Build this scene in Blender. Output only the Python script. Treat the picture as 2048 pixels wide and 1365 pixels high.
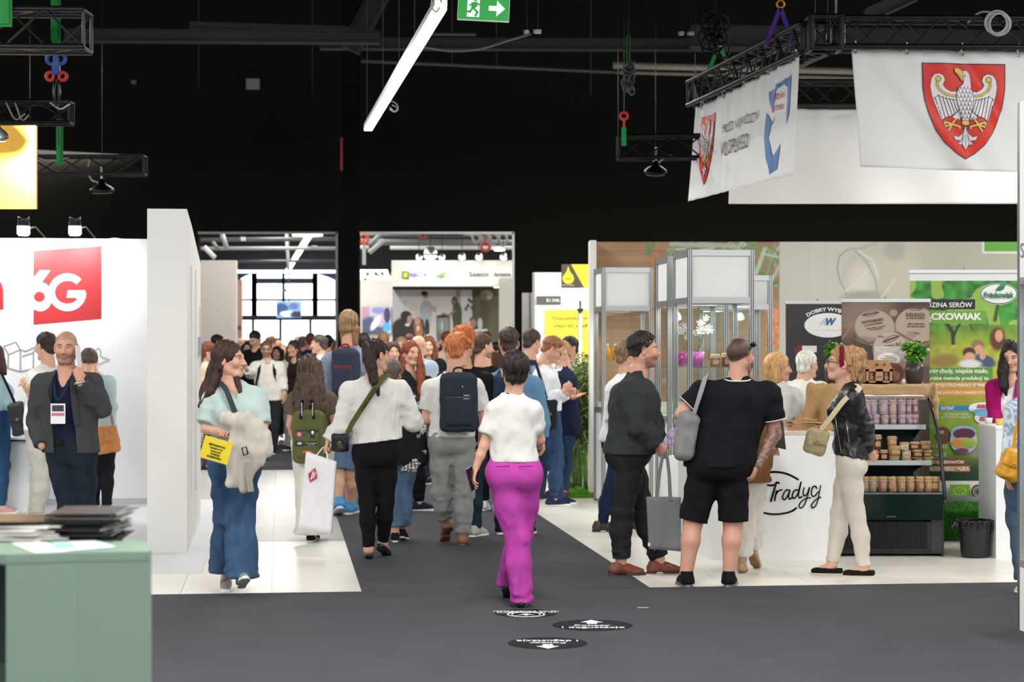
import bpy, bmesh, math, random, colorsys
import numpy as np
import openvdb as vdb
from mathutils import Vector, Matrix, Euler

for _o in list(bpy.data.objects): bpy.data.objects.remove(_o)
SC = bpy.context.scene
COL = SC.collection
F, HC, HY = 3982.0, 1.65, 690.0          # focal length in pixels of the 2048 frame, eye height, horizon row
TH = math.radians(6.65)                   # the hall runs this far to the left of the view
RS = np.random.RandomState(7)
random.seed(5)

# ---------------------------------------------------------------- camera, world, exposure, hall lamps and added fill
cd = bpy.data.cameras.new('camera'); cam = bpy.data.objects.new('camera', cd); COL.objects.link(cam)
cam.location = (0, 0, HC); cam.rotation_euler = (math.pi/2, 0, 0)
cd.sensor_width = 36; cd.lens = F*36/2048; cd.shift_y = (HY-682.5)/2048
cd.clip_start = 0.5; cd.clip_end = 300
cd.dof.use_dof = True; cd.dof.focus_distance = 13.8; cd.dof.aperture_fstop = 3.6
SC.camera = cam
W = bpy.data.worlds.new('world'); SC.world = W; W.use_nodes = True
W.node_tree.nodes['Background'].inputs[0].default_value = (0.95, 0.97, 1.0, 1)
W.node_tree.nodes['Background'].inputs[1].default_value = 0.85
SC.view_settings.view_transform = 'Standard'; SC.view_settings.look = 'None'
SC.view_settings.exposure = 0.0; SC.view_settings.gamma = 1.0; SC.view_settings.use_curve_mapping = False
SC.cycles.use_denoising = True
SC.cycles.max_bounces = 6; SC.cycles.diffuse_bounces = 3; SC.cycles.glossy_bounces = 2
SC.cycles.transmission_bounces = 4; SC.cycles.transparent_max_bounces = 40
SC.cycles.caustics_reflective = False; SC.cycles.caustics_refractive = False
SC.cycles.sample_clamp_indirect = 4.0

def hall(u, v, z=0.0):                    # hall coordinates (u across, v along) to world
    c, s = math.cos(TH), math.sin(TH)
    return Vector((u*c - v*s, u*s + v*c, z))
def area(name, loc, rot, sx, sy, watts, col=(1, .98, .95), parent=None):
    l = bpy.data.lights.new(name, 'AREA'); l.shape = 'RECTANGLE'; l.size = sx; l.size_y = sy
    l.energy = watts; l.color = col
    o = bpy.data.objects.new(name, l); COL.objects.link(o); o.location = loc; o.rotation_euler = rot
    if parent: o.parent = parent
    return o
def spot(name, loc, tgt, watts, size=60, col=(1, .98, .95), r=.05, blend=.5):
    l = bpy.data.lights.new(name, 'SPOT'); l.energy = watts; l.spot_size = math.radians(size); l.spot_blend = blend
    l.color = col; l.shadow_soft_size = r
    o = bpy.data.objects.new(name, l); COL.objects.link(o); o.location = loc
    o.rotation_euler = (Vector(tgt)-Vector(loc)).to_track_quat('-Z', 'Y').to_euler()
    return o
LAMP_ROWS = [(1.2, -8, 0), (1.2, 3, 11), (-5.2, -8, 2), (-5.2, 5, 15), (7.6, -8, 2), (7.6, 5, 15), (9.5, 18, 28), (-5.2, 18, 28)]  # unseen rows repeating the visible lamp, some behind the camera for frontal light
for _u, _a, _b in LAMP_ROWS[:6]:
    area('hall_lamp_and_fill', hall(_u, (_a+_b)/2, 5.3), (0, 0, TH), .35, _b-_a, 490)
area('hall_lamp_and_fill', hall(1.15, 20, 4.22), (0, 0, TH), .1, 9, 200)
for _u, _w in ((-5.2, 390), (9.5, 1000)): area('hall_lamp_and_fill', hall(_u, 23, 5.3), (0, 0, TH), .35, 10, _w)  # right row added out of sight behind the banner to light the food stand
area('hall_lamp_and_fill', hall(2, 25.5, 5.3), (0, 0, TH), 10, .4, 450)  # crosswise fill added to brighten the oil stand, no fixture
area('far_hall_light', hall(0, 36.8, 5.2), (math.radians(25), 0, TH), 12, .6, 500)  # tilted fill added to brighten the beige partition in the left opening
for _u in (-8, 0, 8):                     # lamp rows of the second hall behind the openings
    area('far_hall_light', hall(_u, 50, 6.2), (0, 0, TH), 1.2, 22, 1500)

# ---------------------------------------------------------------- colours and materials
def lin(c):
    if isinstance(c, str):
        c = c.lstrip('#'); c = [int(c[i:i+2], 16)/255 for i in (0, 2, 4)]
    return tuple((x/12.92 if x <= .04045 else ((x+.055)/1.055)**2.4) for x in c[:3])
_M = {}
def mat(col, kind='plain', rough=None, emit=0, alpha=None):
    key = (col if isinstance(col, str) else tuple(col), kind, rough, emit, alpha)
    if key in _M: return _M[key]
    m = bpy.data.materials.new(kind); m.use_nodes = True; nt = m.node_tree; N = nt.nodes; L = nt.links
    b = N['Principled BSDF']; c = lin(col)
    b.inputs['Base Color'].default_value = (*c, 1)
    R = {'plain': .5, 'fabric': .9, 'denim': .9, 'knit': .95, 'leather': .38, 'plastic': .35, 'metal': .3, 'hair': .5, 'gloss': .12,
         'skin': .5, 'paint': .45, 'carpet': 1.0, 'tile': .3, 'wood': .5, 'screen': .2, 'glass': .02, 'burlap': 1.0, 'leaf': .5, 'paper': .7}.get(kind, .5)
    b.inputs['Roughness'].default_value = R if rough is None else rough
    if kind in ('fabric', 'denim', 'knit', 'carpet', 'burlap'): b.inputs['Specular IOR Level'].default_value = .15
    if kind == 'matte': b.inputs['Specular IOR Level'].default_value = .04; b.inputs['Roughness'].default_value = 1
    if kind == 'metal': b.inputs['Metallic'].default_value = .9
    def var(scale, lo, hi, stretch=(1, 1, 1), detail=3):
        tc = N.new('ShaderNodeTexCoord'); mp = N.new('ShaderNodeMapping'); mp.inputs['Scale'].default_value = stretch
        no = N.new('ShaderNodeTexNoise'); no.inputs['Scale'].default_value = scale; no.inputs['Detail'].default_value = detail
        L.new(tc.outputs['Object'], mp.inputs[0]); L.new(mp.outputs[0], no.inputs['Vector'])
        mr = N.new('ShaderNodeMapRange'); mr.inputs['From Min'].default_value = .3; mr.inputs['From Max'].default_value = .7
        mr.inputs['To Min'].default_value = lo; mr.inputs['To Max'].default_value = hi
        L.new(no.outputs['Fac'], mr.inputs['Value'])
        return no, mr
    def tint(mr):
        mx = N.new('ShaderNodeMix'); mx.data_type = 'RGBA'; mx.blend_type = 'MULTIPLY'; mx.inputs['Factor'].default_value = 1
        mx.inputs[6].default_value = (*c, 1); L.new(mr.outputs[0], mx.inputs[7]); L.new(mx.outputs[2], b.inputs['Base Color'])
    def bump(no, st, dist=.01):
        bp = N.new('ShaderNodeBump'); bp.inputs['Strength'].default_value = st; bp.inputs['Distance'].default_value = dist
        L.new(no.outputs[0], bp.inputs['Height']); L.new(bp.outputs[0], b.inputs['Normal'])
    if kind == 'fabric':
        no, mr = var(9, .95, 1.04); tint(mr); n2, _ = var(5.5, 0, 1, (1, 1, .6), 3); n2.noise_type = 'RIDGED_MULTIFRACTAL'; n2.normalize = True; n2.inputs['Distortion'].default_value = 1.2; bump(n2, .55, .03)
    elif kind == 'knit': no, mr = var(60, .85, 1.1); tint(mr); bump(no, .4)
    elif kind == 'denim': no, mr = var(11, .78, 1.22, (1, 1, .35), 6); tint(mr); bump(no, .4, .02)
    elif kind == 'leather': no, mr = var(25, .8, 1.15); tint(mr); bump(no, .35)
    elif kind == 'hair': no, mr = var(22, .55, 1.7, (4, 4, .35), 4); tint(mr); bump(no, .7, .01); b.inputs['Specular IOR Level'].default_value = .35
    elif kind == 'carpet': no, mr = var(3, .93, 1.07, (1, 1, 1), 9); tint(mr); n2, _ = var(400, 0, 1); bump(n2, .3)
    elif kind == 'tile': no, mr = var(.9, .95, 1.03, (1, 3, 1), 5); tint(mr)
    elif kind == 'wood': no, mr = var(6, .8, 1.15, (1, 1, 9), 5); tint(mr)
    elif kind == 'burlap': no, mr = var(160, .75, 1.15); tint(mr); bump(no, .6)
    elif kind == 'leaf': no, mr = var(25, .7, 1.3); tint(mr)
    elif kind == 'paper': no, mr = var(20, .96, 1.03); tint(mr)
    elif kind == 'banner':
        no, mr = var(1.7, .985, 1.01); tint(mr); b.inputs['Roughness'].default_value = .6
    elif kind == 'vcol':
        a = N.new('ShaderNodeVertexColor'); a.layer_name = 'Col'; L.new(a.outputs[0], b.inputs['Base Color'])
        b.inputs['Roughness'].default_value = .5 if rough is None else rough
        if emit: L.new(a.outputs[0], b.inputs['Emission Color']); b.inputs['Emission Strength'].default_value = emit
    elif kind == 'skinv':
        a = N.new('ShaderNodeVertexColor'); a.layer_name = 'Col'; L.new(a.outputs[0], b.inputs['Base Color'])
        b.inputs['Roughness'].default_value = .5; n2, _ = var(90, 0, 1); bump(n2, .08)
        b.inputs['Subsurface Weight'].default_value = 0
    elif kind == 'glass':
        N.remove(b); tr = N.new('ShaderNodeBsdfTransparent'); gl = N.new('ShaderNodeBsdfGlossy'); gl.inputs['Roughness'].default_value = .02
        tr.inputs[0].default_value = (*c, 1); lw = N.new('ShaderNodeLayerWeight'); lw.inputs[0].default_value = .2; fr = N.new('ShaderNodeMath'); fr.operation = 'MULTIPLY_ADD'; fr.inputs[1].default_value = .22; fr.inputs[2].default_value = .012; L.new(lw.outputs[1], fr.inputs[0])
        mx = N.new('ShaderNodeMixShader'); L.new(fr.outputs[0], mx.inputs[0]); L.new(tr.outputs[0], mx.inputs[1]); L.new(gl.outputs[0], mx.inputs[2])
        L.new(mx.outputs[0], N['Material Output'].inputs[0])
    if emit and kind != 'vcol':
        b.inputs['Emission Color'].default_value = (*c, 1); b.inputs['Emission Strength'].default_value = emit
    if alpha is not None: b.inputs['Alpha'].default_value = alpha
    _M[key] = m
    return m
VC = lambda: mat('ffffff', 'vcol')

# ---------------------------------------------------------------- object helpers
def link(o, parent=None, label=None, cat=None, group=None, kind=None):
    if o.name not in COL.objects: COL.objects.link(o)
    if parent is not None: o.parent = parent
    if label: o['label'] = label
    if cat: o['category'] = cat
    if group: o['group'] = group
    if kind: o['kind'] = kind
    return o
def thing(name, label, cat, loc=(0, 0, 0), rz=0, group=None):
    o = bpy.data.objects.new(name, None); o.empty_display_size = .1
    o.location = loc; o.rotation_euler = (0, 0, rz)
    return link(o, None, label, cat, group)
def arrmesh(name, V, polys, smooth=True, cols=None, mats=(), mi=None):
    """V (n,3); polys list of index arrays, each (m,k)"""
    me = bpy.data.meshes.new(name)
    V = np.asarray(V, np.float32)
    loops = np.concatenate([p.ravel() for p in polys]).astype(np.int32)
    lens = np.concatenate([np.full(len(p), p.shape[1], np.int32) for p in polys])
    me.vertices.add(len(V)); me.vertices.foreach_set('co', V.ravel())
    me.loops.add(len(loops)); me.loops.foreach_set('vertex_index', loops)
    me.polygons.add(len(lens)); st = np.concatenate([[0], np.cumsum(lens)[:-1]]).astype(np.int32)
    me.polygons.foreach_set('loop_start', st)
    me.polygons.foreach_set('use_smooth', np.full(len(lens), smooth))
    if cols is not None:
        a = me.color_attributes.new('Col', 'FLOAT_COLOR', 'POINT')
        C = np.ones((len(V), 4), np.float32); C[:, :3] = cols; a.data.foreach_set('color', C.ravel())
    for m in mats: me.materials.append(m)
    if mi is not None: me.polygons.foreach_set('material_index', np.asarray(mi, np.int32))
    me.update(); me.validate()
    return me
def mobj(name, me, parent=None, m=None, **k):
    if m is not None: me.materials.clear(); me.materials.append(m)
    return link(bpy.data.objects.new(name, me), parent, **k)
class B:
    """collects simple solids into one mesh"""
    def __init__(s): s.v = []; s.f = []; s.n = 0; s.sm = []
    def add(s, V, Fs, smooth=False):
        s.v.append(np.asarray(V, float)); s.f += [[i+s.n for i in f] for f in Fs]; s.sm += [smooth]*len(Fs); s.n += len(V); return s
    def box(s, x0, x1, y0, y1, z0, z1, rz=0, about=None):
        V = np.array([(x, y, z) for z in (z0, z1) for x, y in ((x0, y0), (x1, y0), (x1, y1), (x0, y1))], float)
        if rz:
            a = about or ((x0+x1)/2, (y0+y1)/2); c, n = math.cos(rz), math.sin(rz); q = V[:, :2]-a
            V[:, 0] = a[0]+q[:, 0]*c-q[:, 1]*n; V[:, 1] = a[1]+q[:, 0]*n+q[:, 1]*c
        return s.add(V, [(3, 2, 1, 0), (4, 5, 6, 7), (0, 1, 5, 4), (1, 2, 6, 5), (2, 3, 7, 6), (3, 0, 4, 7)])
    def tube(s, pts, r, n=8, close=False, cap=True):
        P_ = [Vector(p) for p in pts]; R = r if hasattr(r, '__len__') else [r]*len(P_); V = []; up = None
        for i, p in enumerate(P_):
            if close: d = P_[(i+1) % len(P_)]-P_[i-1]
            else: d = P_[min(i+1, len(P_)-1)]-P_[max(i-1, 0)]
            d.normalize()
            if up is None: up = Vector((0, 0, 1)) if abs(d.z) < .9 else Vector((1, 0, 0))
            a = d.cross(up).normalized(); b = a.cross(d); up = b
            for j in range(n):
                t = 2*math.pi*j/n; V.append(p+(a*math.cos(t)+b*math.sin(t))*R[i])
        m = len(P_); Fs = []
        for i in range(m if close else m-1):
            k = (i+1) % m
            for j in range(n): Fs.append((i*n+j, i*n+(j+1) % n, k*n+(j+1) % n, k*n+j))
        s.add(V, Fs, True)
        if cap and not close: s.f += [[s.n-m*n+j for j in range(n)][::-1], [s.n-n+j for j in range(n)]]; s.sm += [False]*2
        return s
    def lathe(s, prof, n=16, c=(0, 0, 0), smooth=True):
        V = []; Fs = []
        for r, z in prof:
            for j in range(n):
                t = 2*math.pi*j/n; V.append((c[0]+r*math.cos(t), c[1]+r*math.sin(t), c[2]+z))
        for i in range(len(prof)-1):
            for j in range(n): Fs.append((i*n+j, i*n+(j+1) % n, (i+1)*n+(j+1) % n, (i+1)*n+j))
        if prof[0][0] > 1e-4: Fs.append(tuple(range(n))[::-1])
        if prof[-1][0] > 1e-4: Fs.append(tuple((len(prof)-1)*n+j for j in range(n)))
        return s.add(V, Fs, smooth)
    def prism(s, pts, z0, z1):
        n = len(pts); V = [(x, y, z0) for x, y in pts]+[(x, y, z1) for x, y in pts]
        return s.add(V, [tuple(range(n))[::-1], tuple(range(n, 2*n))]+[(i, (i+1) % n, n+(i+1) % n, n+i) for i in range(n)])
    def xf(s, M):
        M = np.array(M)
        for i, v in enumerate(s.v): s.v[i] = v@M[:3, :3].T+M[:3, 3]
        return s
    def mesh(s, name, bev=0):
        me = bpy.data.meshes.new(name); me.from_pydata([tuple(p) for p in np.concatenate(s.v)], [], s.f)
        me.polygons.foreach_set('use_smooth', s.sm); me.update()
        bm = bmesh.new(); bm.from_mesh(me); bmesh.ops.recalc_face_normals(bm, faces=bm.faces)
        if bev: bmesh.ops.bevel(bm, geom=[e for e in bm.edges if e.calc_face_angle(0) > .6], offset=bev, segments=2, affect='EDGES')
        bm.to_mesh(me); bm.free(); return me
    def obj(s, name, m, parent=None, bev=0, **k): return mobj(name, s.mesh(name, bev), parent, m, **k)
def hall_thing(name, label, cat, u, v, z=0, group=None, rz=0):
    return thing(name, label, cat, hall(u, v, z), TH+rz, group)
def text(name, body, w, h, m, parent, loc, rot=(math.pi/2, 0, 0), bold=.0, shear=0, align='CENTER', keep=False, label=None, depth=.0006, arc=None):
    """flat lettering fitted to w x h metres, centred at loc; it stands in the local xz plane facing -y by default"""
    cu = bpy.data.curves.new(name, 'FONT'); cu.body = body; cu.align_x = align; cu.offset = bold; cu.shear = shear; cu.resolution_u = 3
    cu.extrude = .001; cu.space_line = .9
    o = bpy.data.objects.new(name, cu); COL.objects.link(o)
    dg = bpy.context.evaluated_depsgraph_get(); me = bpy.data.meshes.new_from_object(o.evaluated_get(dg))
    bpy.data.objects.remove(o)
    V = np.empty(len(me.vertices)*3, np.float32); me.vertices.foreach_get('co', V); V = V.reshape(-1, 3)
    if len(V):
        lo, hi = V.min(0), V.max(0); V -= (lo+hi)/2
        kx = w/max(hi[0]-lo[0], 1e-6); kz = h/max(hi[1]-lo[1], 1e-6) if not keep else kx
        V[:, 0] *= kx; V[:, 1] *= kz; V[:, 2] *= depth/max(np.abs(V[:, 2]).max(), 1e-6)
        if arc:                           # bend the line: arc = radius (positive arches upwards)
            a = V[:, 0]/arc; r = arc+V[:, 1]; V[:, 0] = np.sin(a)*r; V[:, 1] = np.cos(a)*r-arc
        me.vertices.foreach_set('co', V.ravel())
    me.name = name; ob = mobj(name, me, parent, m, label=label); ob.location = loc; ob.rotation_euler = rot
    return ob
class Art:
    """flat printed artwork: coloured polygons stacked in the local xz plane facing -y, one mesh"""
    def __init__(s, step=.0005): s.v = []; s.f = []; s.c = []; s.y = 0; s.step = step
    def poly(s, pts, col, up=True):
        if up: s.y -= s.step
        n = len(s.v); s.v += [(x, s.y, z) for x, z in pts]; s.f.append(list(range(n, n+len(pts)))); s.c += [(*lin(col), 1)]*len(pts); return s
    def rect(s, x0, x1, z0, z1, col): return s.poly([(x0, z0), (x1, z0), (x1, z1), (x0, z1)], col)
    def disc(s, x, z, rx, rz, col, n=28, a0=0, a1=2*math.pi):
        return s.poly([(x+rx*math.cos(a0+(a1-a0)*i/n), z+rz*math.sin(a0+(a1-a0)*i/n)) for i in range(n)], col)
    def line(s, pts, w, col):
        s.y -= s.step
        for (x0, z0), (x1, z1) in zip(pts, pts[1:]):
            d = math.hypot(x1-x0, z1-z0) or 1; a, b = -(z1-z0)/d*w/2, (x1-x0)/d*w/2; ex, ez = (x1-x0)/d*w*.25, (z1-z0)/d*w*.25
            s.poly([(x0+a-ex, z0+b-ez), (x1+a+ex, z1+b+ez), (x1-a+ex, z1-b+ez), (x0-a-ex, z0-b-ez)], col, False)
        return s
    def obj(s, name, parent, loc=(0, 0, 0), emit=0, rough=None, deform=None, rot=(0, 0, 0), cuts=(60, 14)):
        bm = bmesh.new(); lay = bm.verts.layers.float_color.new('Col'); vs = [bm.verts.new(p) for p in s.v]
        for v, c in zip(vs, s.c): v[lay] = c
        fs = []
        for f in s.f:
            try: fs.append(bm.faces.new([vs[i] for i in f]))
            except ValueError: pass
        bm.normal_update()
        for f in fs:
            if f.normal.y > 0: f.normal_flip()
        bmesh.ops.triangulate(bm, faces=[f for f in fs if len(f.verts) > 4])
        me = bpy.data.meshes.new(name); bm.to_mesh(me); bm.free()
        if deform:
            bm = bmesh.new(); bm.from_mesh(me)
            for ax, n in ((0, cuts[0]), (2, cuts[1])):
                lo = min(v.co[ax] for v in bm.verts); hi = max(v.co[ax] for v in bm.verts)
                for i in range(1, n):
                    x = i/n
                    if lo < x < hi: bmesh.ops.bisect_plane(bm, geom=bm.verts[:]+bm.edges[:]+bm.faces[:], plane_co=(x if ax == 0 else 0, 0, x if ax == 2 else 0), plane_no=(1, 0, 0) if ax == 0 else (0, 0, 1), dist=1e-6)
            for v in bm.verts: v.co = deform(v.co)
            bm.to_mesh(me); bm.free()
        o = mobj(name, me, parent, mat('ffffff', 'vcol', rough, emit)); o.location = loc; o.rotation_euler = rot; return o
def picture(name, parent, w, h, nx, ny, fn, loc=(0, 0, 0), emit=0, rough=None):
    """a printed photograph: fine grid in the local xz plane facing -y, colours from fn(u,v) with u right and v down, both 0..1"""
    U, Vv = np.meshgrid(np.linspace(0, 1, nx), np.linspace(0, 1, ny)); C = fn(U, Vv).reshape(-1, 3)
    V = np.stack([(U.ravel()-.5)*w, np.zeros(U.size), (1-Vv.ravel())*h], 1)
    i = (np.arange(ny-1)[:, None]*nx+np.arange(nx-1)[None]).ravel(); Q = np.stack([i+nx, i+nx+1, i+1, i], 1)
    me = arrmesh(name, V, [Q], False, C); o = mobj(name, me, parent, mat('ffffff', 'vcol', rough, emit)); o.location = loc; return o
def L3(c): return np.array(lin(c))
def blob(C, U, V, x, y, rx, ry, col, soft=.15, rot=0, a=1.0):
    """paint a soft ellipse into the colour array C"""
    c, s = math.cos(rot), math.sin(rot); dx, dy = U-x, V-y; p = dx*c+dy*s; q = -dx*s+dy*c
    d = np.sqrt((p/rx)**2+(q/ry)**2); m = np.clip((1+soft-d)/(2*soft), 0, 1)*a; m = m*m*(3-2*m)
    C[:] = C*(1-m[..., None])+L3(col)*m[..., None]; return C
def stroke(C, U, V, pts, w, col, soft=.4, a=1.0):
    d = np.full(U.shape, 9.)
    for (x0, y0), (x1, y1) in zip(pts, pts[1:]):
        bx, by = x1-x0, y1-y0; t = np.clip(((U-x0)*bx+(V-y0)*by)/(bx*bx+by*by+1e-12), 0, 1); d = np.minimum(d, np.hypot(U-x0-t*bx, V-y0-t*by))
    m = np.clip((1+soft-d/w)/(2*soft), 0, 1)[..., None]*a; C[:] = C*(1-m)+L3(col)*m; return C
def noise2(shape, cells, seed=0):
    r = np.random.RandomState(seed); g = r.rand(cells[0]+1, cells[1]+1)
    return (interpm(shape[0], cells[0]+1)@g@interpm(shape[1], cells[1]+1).T)
def interpm(n, k):
    t = np.linspace(0, k-1-1e-6, n); i = t.astype(int); f = t-i; f = f*f*(3-2*f); M = np.zeros((n, k), np.float32)
    M[np.arange(n), i] = 1-f; M[np.arange(n), np.minimum(i+1, k-1)] += f; return M
# ---------------------------------------------------------------- distance-field modelling (bodies, clothes, hair, bags)
class Vol:
    def __init__(s, lo, hi, h):
        s.lo = np.array(lo, np.float32); s.h = h; n = np.ceil((np.array(hi)-s.lo)/h).astype(int)+1
        s.ax = [s.lo[i]+h*np.arange(n[i], dtype=np.float32) for i in range(3)]; s.D = np.full(tuple(n), .3, np.float32)
    def sl(s, lo, hi):
        r = []
        for i in range(3):
            a = int(max(0, math.floor((lo[i]-s.lo[i])/s.h))); b = int(min(len(s.ax[i]), math.ceil((hi[i]-s.lo[i])/s.h)+1))
            if b <= a: return None
            r.append(slice(a, b))
        return tuple(r)
    def put(s, f, lo, hi, k, mode='u'):
        m = k+2.5*s.h; sl = s.sl([a-m for a in lo], [a+m for a in hi])
        if sl is None: return s
        X, Y, Z = s.ax[0][sl[0]][:, None, None], s.ax[1][sl[1]][None, :, None], s.ax[2][sl[2]][None, None]
        d = f(X, Y, Z); A = s.D[sl]; k = max(k, 1e-5)
        if mode == 'u': t = np.clip(.5+.5*(A-d)/k, 0, 1); s.D[sl] = A*(1-t)+d*t-k*t*(1-t)
        elif mode == 's': A = -A; t = np.clip(.5+.5*(A-d)/k, 0, 1); s.D[sl] = -(A*(1-t)+d*t-k*t*(1-t))
        return s
    def cap(s, a, b, ra, rb=None, k=.02, mode='u', flat=None):
        a = np.asarray(a, float); b = np.asarray(b, float); rb = ra if rb is None else rb; ba = b-a; L2 = float(ba@ba)+1e-12
        if flat is not None: n, fs = np.asarray(flat[0], float), flat[1]
        R = max(ra, rb)
        def f(X, Y, Z):
            x, y, z = X-a[0], Y-a[1], Z-a[2]; t = np.clip((x*ba[0]+y*ba[1]+z*ba[2])/L2, 0, 1)
            x = x-t*ba[0]; y = y-t*ba[1]; z = z-t*ba[2]
            if flat is not None:
                q = (x*n[0]+y*n[1]+z*n[2])*(fs-1); x = x+q*n[0]; y = y+q*n[1]; z = z+q*n[2]
                return (np.sqrt(x*x+y*y+z*z)-(ra+(rb-ra)*t))/(fs if fs > 1 else 1)
            return np.sqrt(x*x+y*y+z*z)-(ra+(rb-ra)*t)
        RR = R*(1/flat[1] if flat is not None and flat[1] < 1 else 1)
        return s.put(f, np.minimum(a, b)-RR, np.maximum(a, b)+RR, k, mode)
    def chain(s, pts, rs, k=.02, mode='u', flat=None):
        for i in range(len(pts)-1): s.cap(pts[i], pts[i+1], rs[i], rs[i+1], k, mode, flat)
        return s
    def ell(s, c, r, k=.02, mode='u', R=None):
        c = np.asarray(c, float); r = np.asarray(r, float); m = float(min(r)); M = float(max(r))
        def f(X, Y, Z):
            x, y, z = X-c[0], Y-c[1], Z-c[2]
            if R is not None: x, y, z = (R[0][0]*x+R[0][1]*y+R[0][2]*z, R[1][0]*x+R[1][1]*y+R[1][2]*z, R[2][0]*x+R[2][1]*y+R[2][2]*z)
            q0 = np.sqrt((x/r[0])**2+(y/r[1])**2+(z/r[2])**2); q1 = np.sqrt((x/r[0]**2)**2+(y/r[1]**2)**2+(z/r[2]**2)**2)+1e-9
            return q0*(q0-1)/q1
        e = M if R is not None else r
        return s.put(f, c-e, c+e, k, mode)
    def rbox(s, c, r, rad=.01, k=.005, mode='u', R=None):
        c = np.asarray(c, float); r = np.asarray(r, float); M = float(np.linalg.norm(r))
        def f(X, Y, Z):
            x, y, z = X-c[0], Y-c[1], Z-c[2]
            if R is not None: x, y, z = (R[0][0]*x+R[0][1]*y+R[0][2]*z, R[1][0]*x+R[1][1]*y+R[1][2]*z, R[2][0]*x+R[2][1]*y+R[2][2]*z)
            x = np.abs(x)-r[0]+rad; y = np.abs(y)-r[1]+rad; z = np.abs(z)-r[2]+rad
            return np.sqrt(np.maximum(x, 0)**2+np.maximum(y, 0)**2+np.maximum(z, 0)**2)+np.minimum(np.maximum(np.maximum(x, y), z), 0)-rad
        e = M if R is not None else r
        return s.put(f, c-e, c+e, k, mode)
    def loft(s, zs, ws, ds, cx, cy, yaw, k=.02, mode='u', ex=2.0):
        """stack of ellipses: half widths ws, half depths ds, centres cx,cy, all sampled at heights zs; yaw turns them"""
        zs = np.asarray(zs, float); W_ = max(max(ws), max(ds)); c, sn = math.cos(yaw), math.sin(yaw)
        def f(X, Y, Z):
            z = Z[0, 0]; w = np.interp(z, zs, ws); d = np.interp(z, zs, ds); x0 = np.interp(z, zs, cx); y0 = np.interp(z, zs, cy)
            over = np.maximum(np.maximum(zs[0]-z, z-zs[-1]), 0)
            x = X-x0; y = Y-y0; a = x*c-y*sn; b = x*sn+y*c
            q = (np.abs(a/w)**ex+np.abs(b/d)**ex)**(1/ex); g = (q-1)*np.minimum(w, d)
            return np.where(over > 0, np.sqrt(np.maximum(g, 0)**2+over**2)+np.minimum(g, 0)*0, np.maximum(g, np.maximum(zs[0]-z, z-zs[-1])))
        return s.put(f, (min(cx)-W_, min(cy)-W_, zs[0]), (max(cx)+W_, max(cy)+W_, zs[-1]), k, mode)
    def cut(s, p, n, k=.003):
        """remove everything on the side the normal n points to"""
        p = np.asarray(p, float); n = np.asarray(n, float); n = n/np.linalg.norm(n)
        X, Y, Z = s.ax[0][:, None, None], s.ax[1][None, :, None], s.ax[2][None, None]
        d = ((X-p[0])*n[0]+(Y-p[1])*n[1]+(Z-p[2])*n[2]).astype(np.float32); s.D = np.maximum(s.D, d); return s
    def noise(s, amp, cell, seed=0, mask=None):
        ex = [len(a)*s.h for a in s.ax]; k = [max(2, int(round(ex[i]/cell[i]))+2) for i in range(3)]
        g = np.random.RandomState(seed).rand(*k).astype(np.float32)-.5
        for i in range(3): g = np.moveaxis(np.tensordot(interpm(len(s.ax[i]), k[i]), g, (1, i)), 0, i)
        g *= amp*2
        if mask is not None: g = g*mask
        s.D = s.D+g; return s
    def solid(s, ad=.02):
        D = np.clip(s.D, -2.5*s.h, 2.5*s.h)/s.h; D[0] = D[-1] = 2.5; D[:, 0] = D[:, -1] = 2.5; D[:, :, 0] = D[:, :, -1] = 2.5
        G = vdb.FloatGrid(2.5); G.copyFromArray(np.ascontiguousarray(D, np.float32))
        p, t, q = G.convertToPolygons(isovalue=0.0, adaptivity=ad)
        return p*s.h+s.lo, [a.astype(np.int32) for a in (t, q) if len(a)]
def rotz(a): c, s = math.cos(a), math.sin(a); return np.array([(c, -s, 0), (s, c, 0), (0, 0, 1.)])
def facing(yaw): a = math.radians(yaw); return np.array([math.sin(a), math.cos(a), 0.]), np.array([math.cos(a), -math.sin(a), 0.])

# ---- head template, facing +y, origin at mid height, 0.235 m tall
def make_head(h, ad, fem=False):
    v = Vol((-.11, -.125, -.2), (.11, .14, .135), h); j = .92 if fem else 1
    v.ell((0, -.015, .035), (.076, .099, .083), k=.01)
    v.ell((0, .022, -.03), (.061*j, .075, .082), k=.03)
    v.cap((-.022*j, .068, -.098), (.022*j, .068, -.098), .017, k=.03)
    for x in (-1, 1): v.cap((x*.052*j, -.012, -.05), (x*.03*j, .05, -.098), .02, .016, k=.03)
    v.cap((0, -.018, -.05), (0, -.032, -.21), .056*j, .054*j, k=.03)
    v.cap((-.034, .083, .02), (.034, .083, .02), .012, k=.022)
    for x in (-1, 1):
        v.ell((x*.032, .110, .002), (.020, .0245, .009), k=.012, mode='s')
        v.ell((x*.04, .066, -.025), (.024, .026, .026), k=.02)
    v.cap((0, .094, .012), (0, .113, -.03), .007, .0115, k=.012)
    for x in (-1, 1): v.ell((x*.012, .101, -.034), (.008, .011, .008), k=.006)
    v.ell((0, .087, -.0575), (.025, .012, .0055), k=.006); v.ell((0, .0865, -.0675), (.021, .0115, .006), k=.006)
    if h < .006: v.cap((-.02, .102, -.0625), (.02, .102, -.0625), .003, k=.004, mode='s')
    for x in (-1, 1):
        Rr = rotz(x*.35); v.ell((x*.079, -.012, -.004), (.008, .021, .033), k=.006, R=Rr.T)
        if h < .006: v.ell((x*.088, -.008, .0), (.006, .011, .018), k=.004, mode='s')
    V, Q = v.solid(ad)
    return V, Q
HEADS = {}
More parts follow.
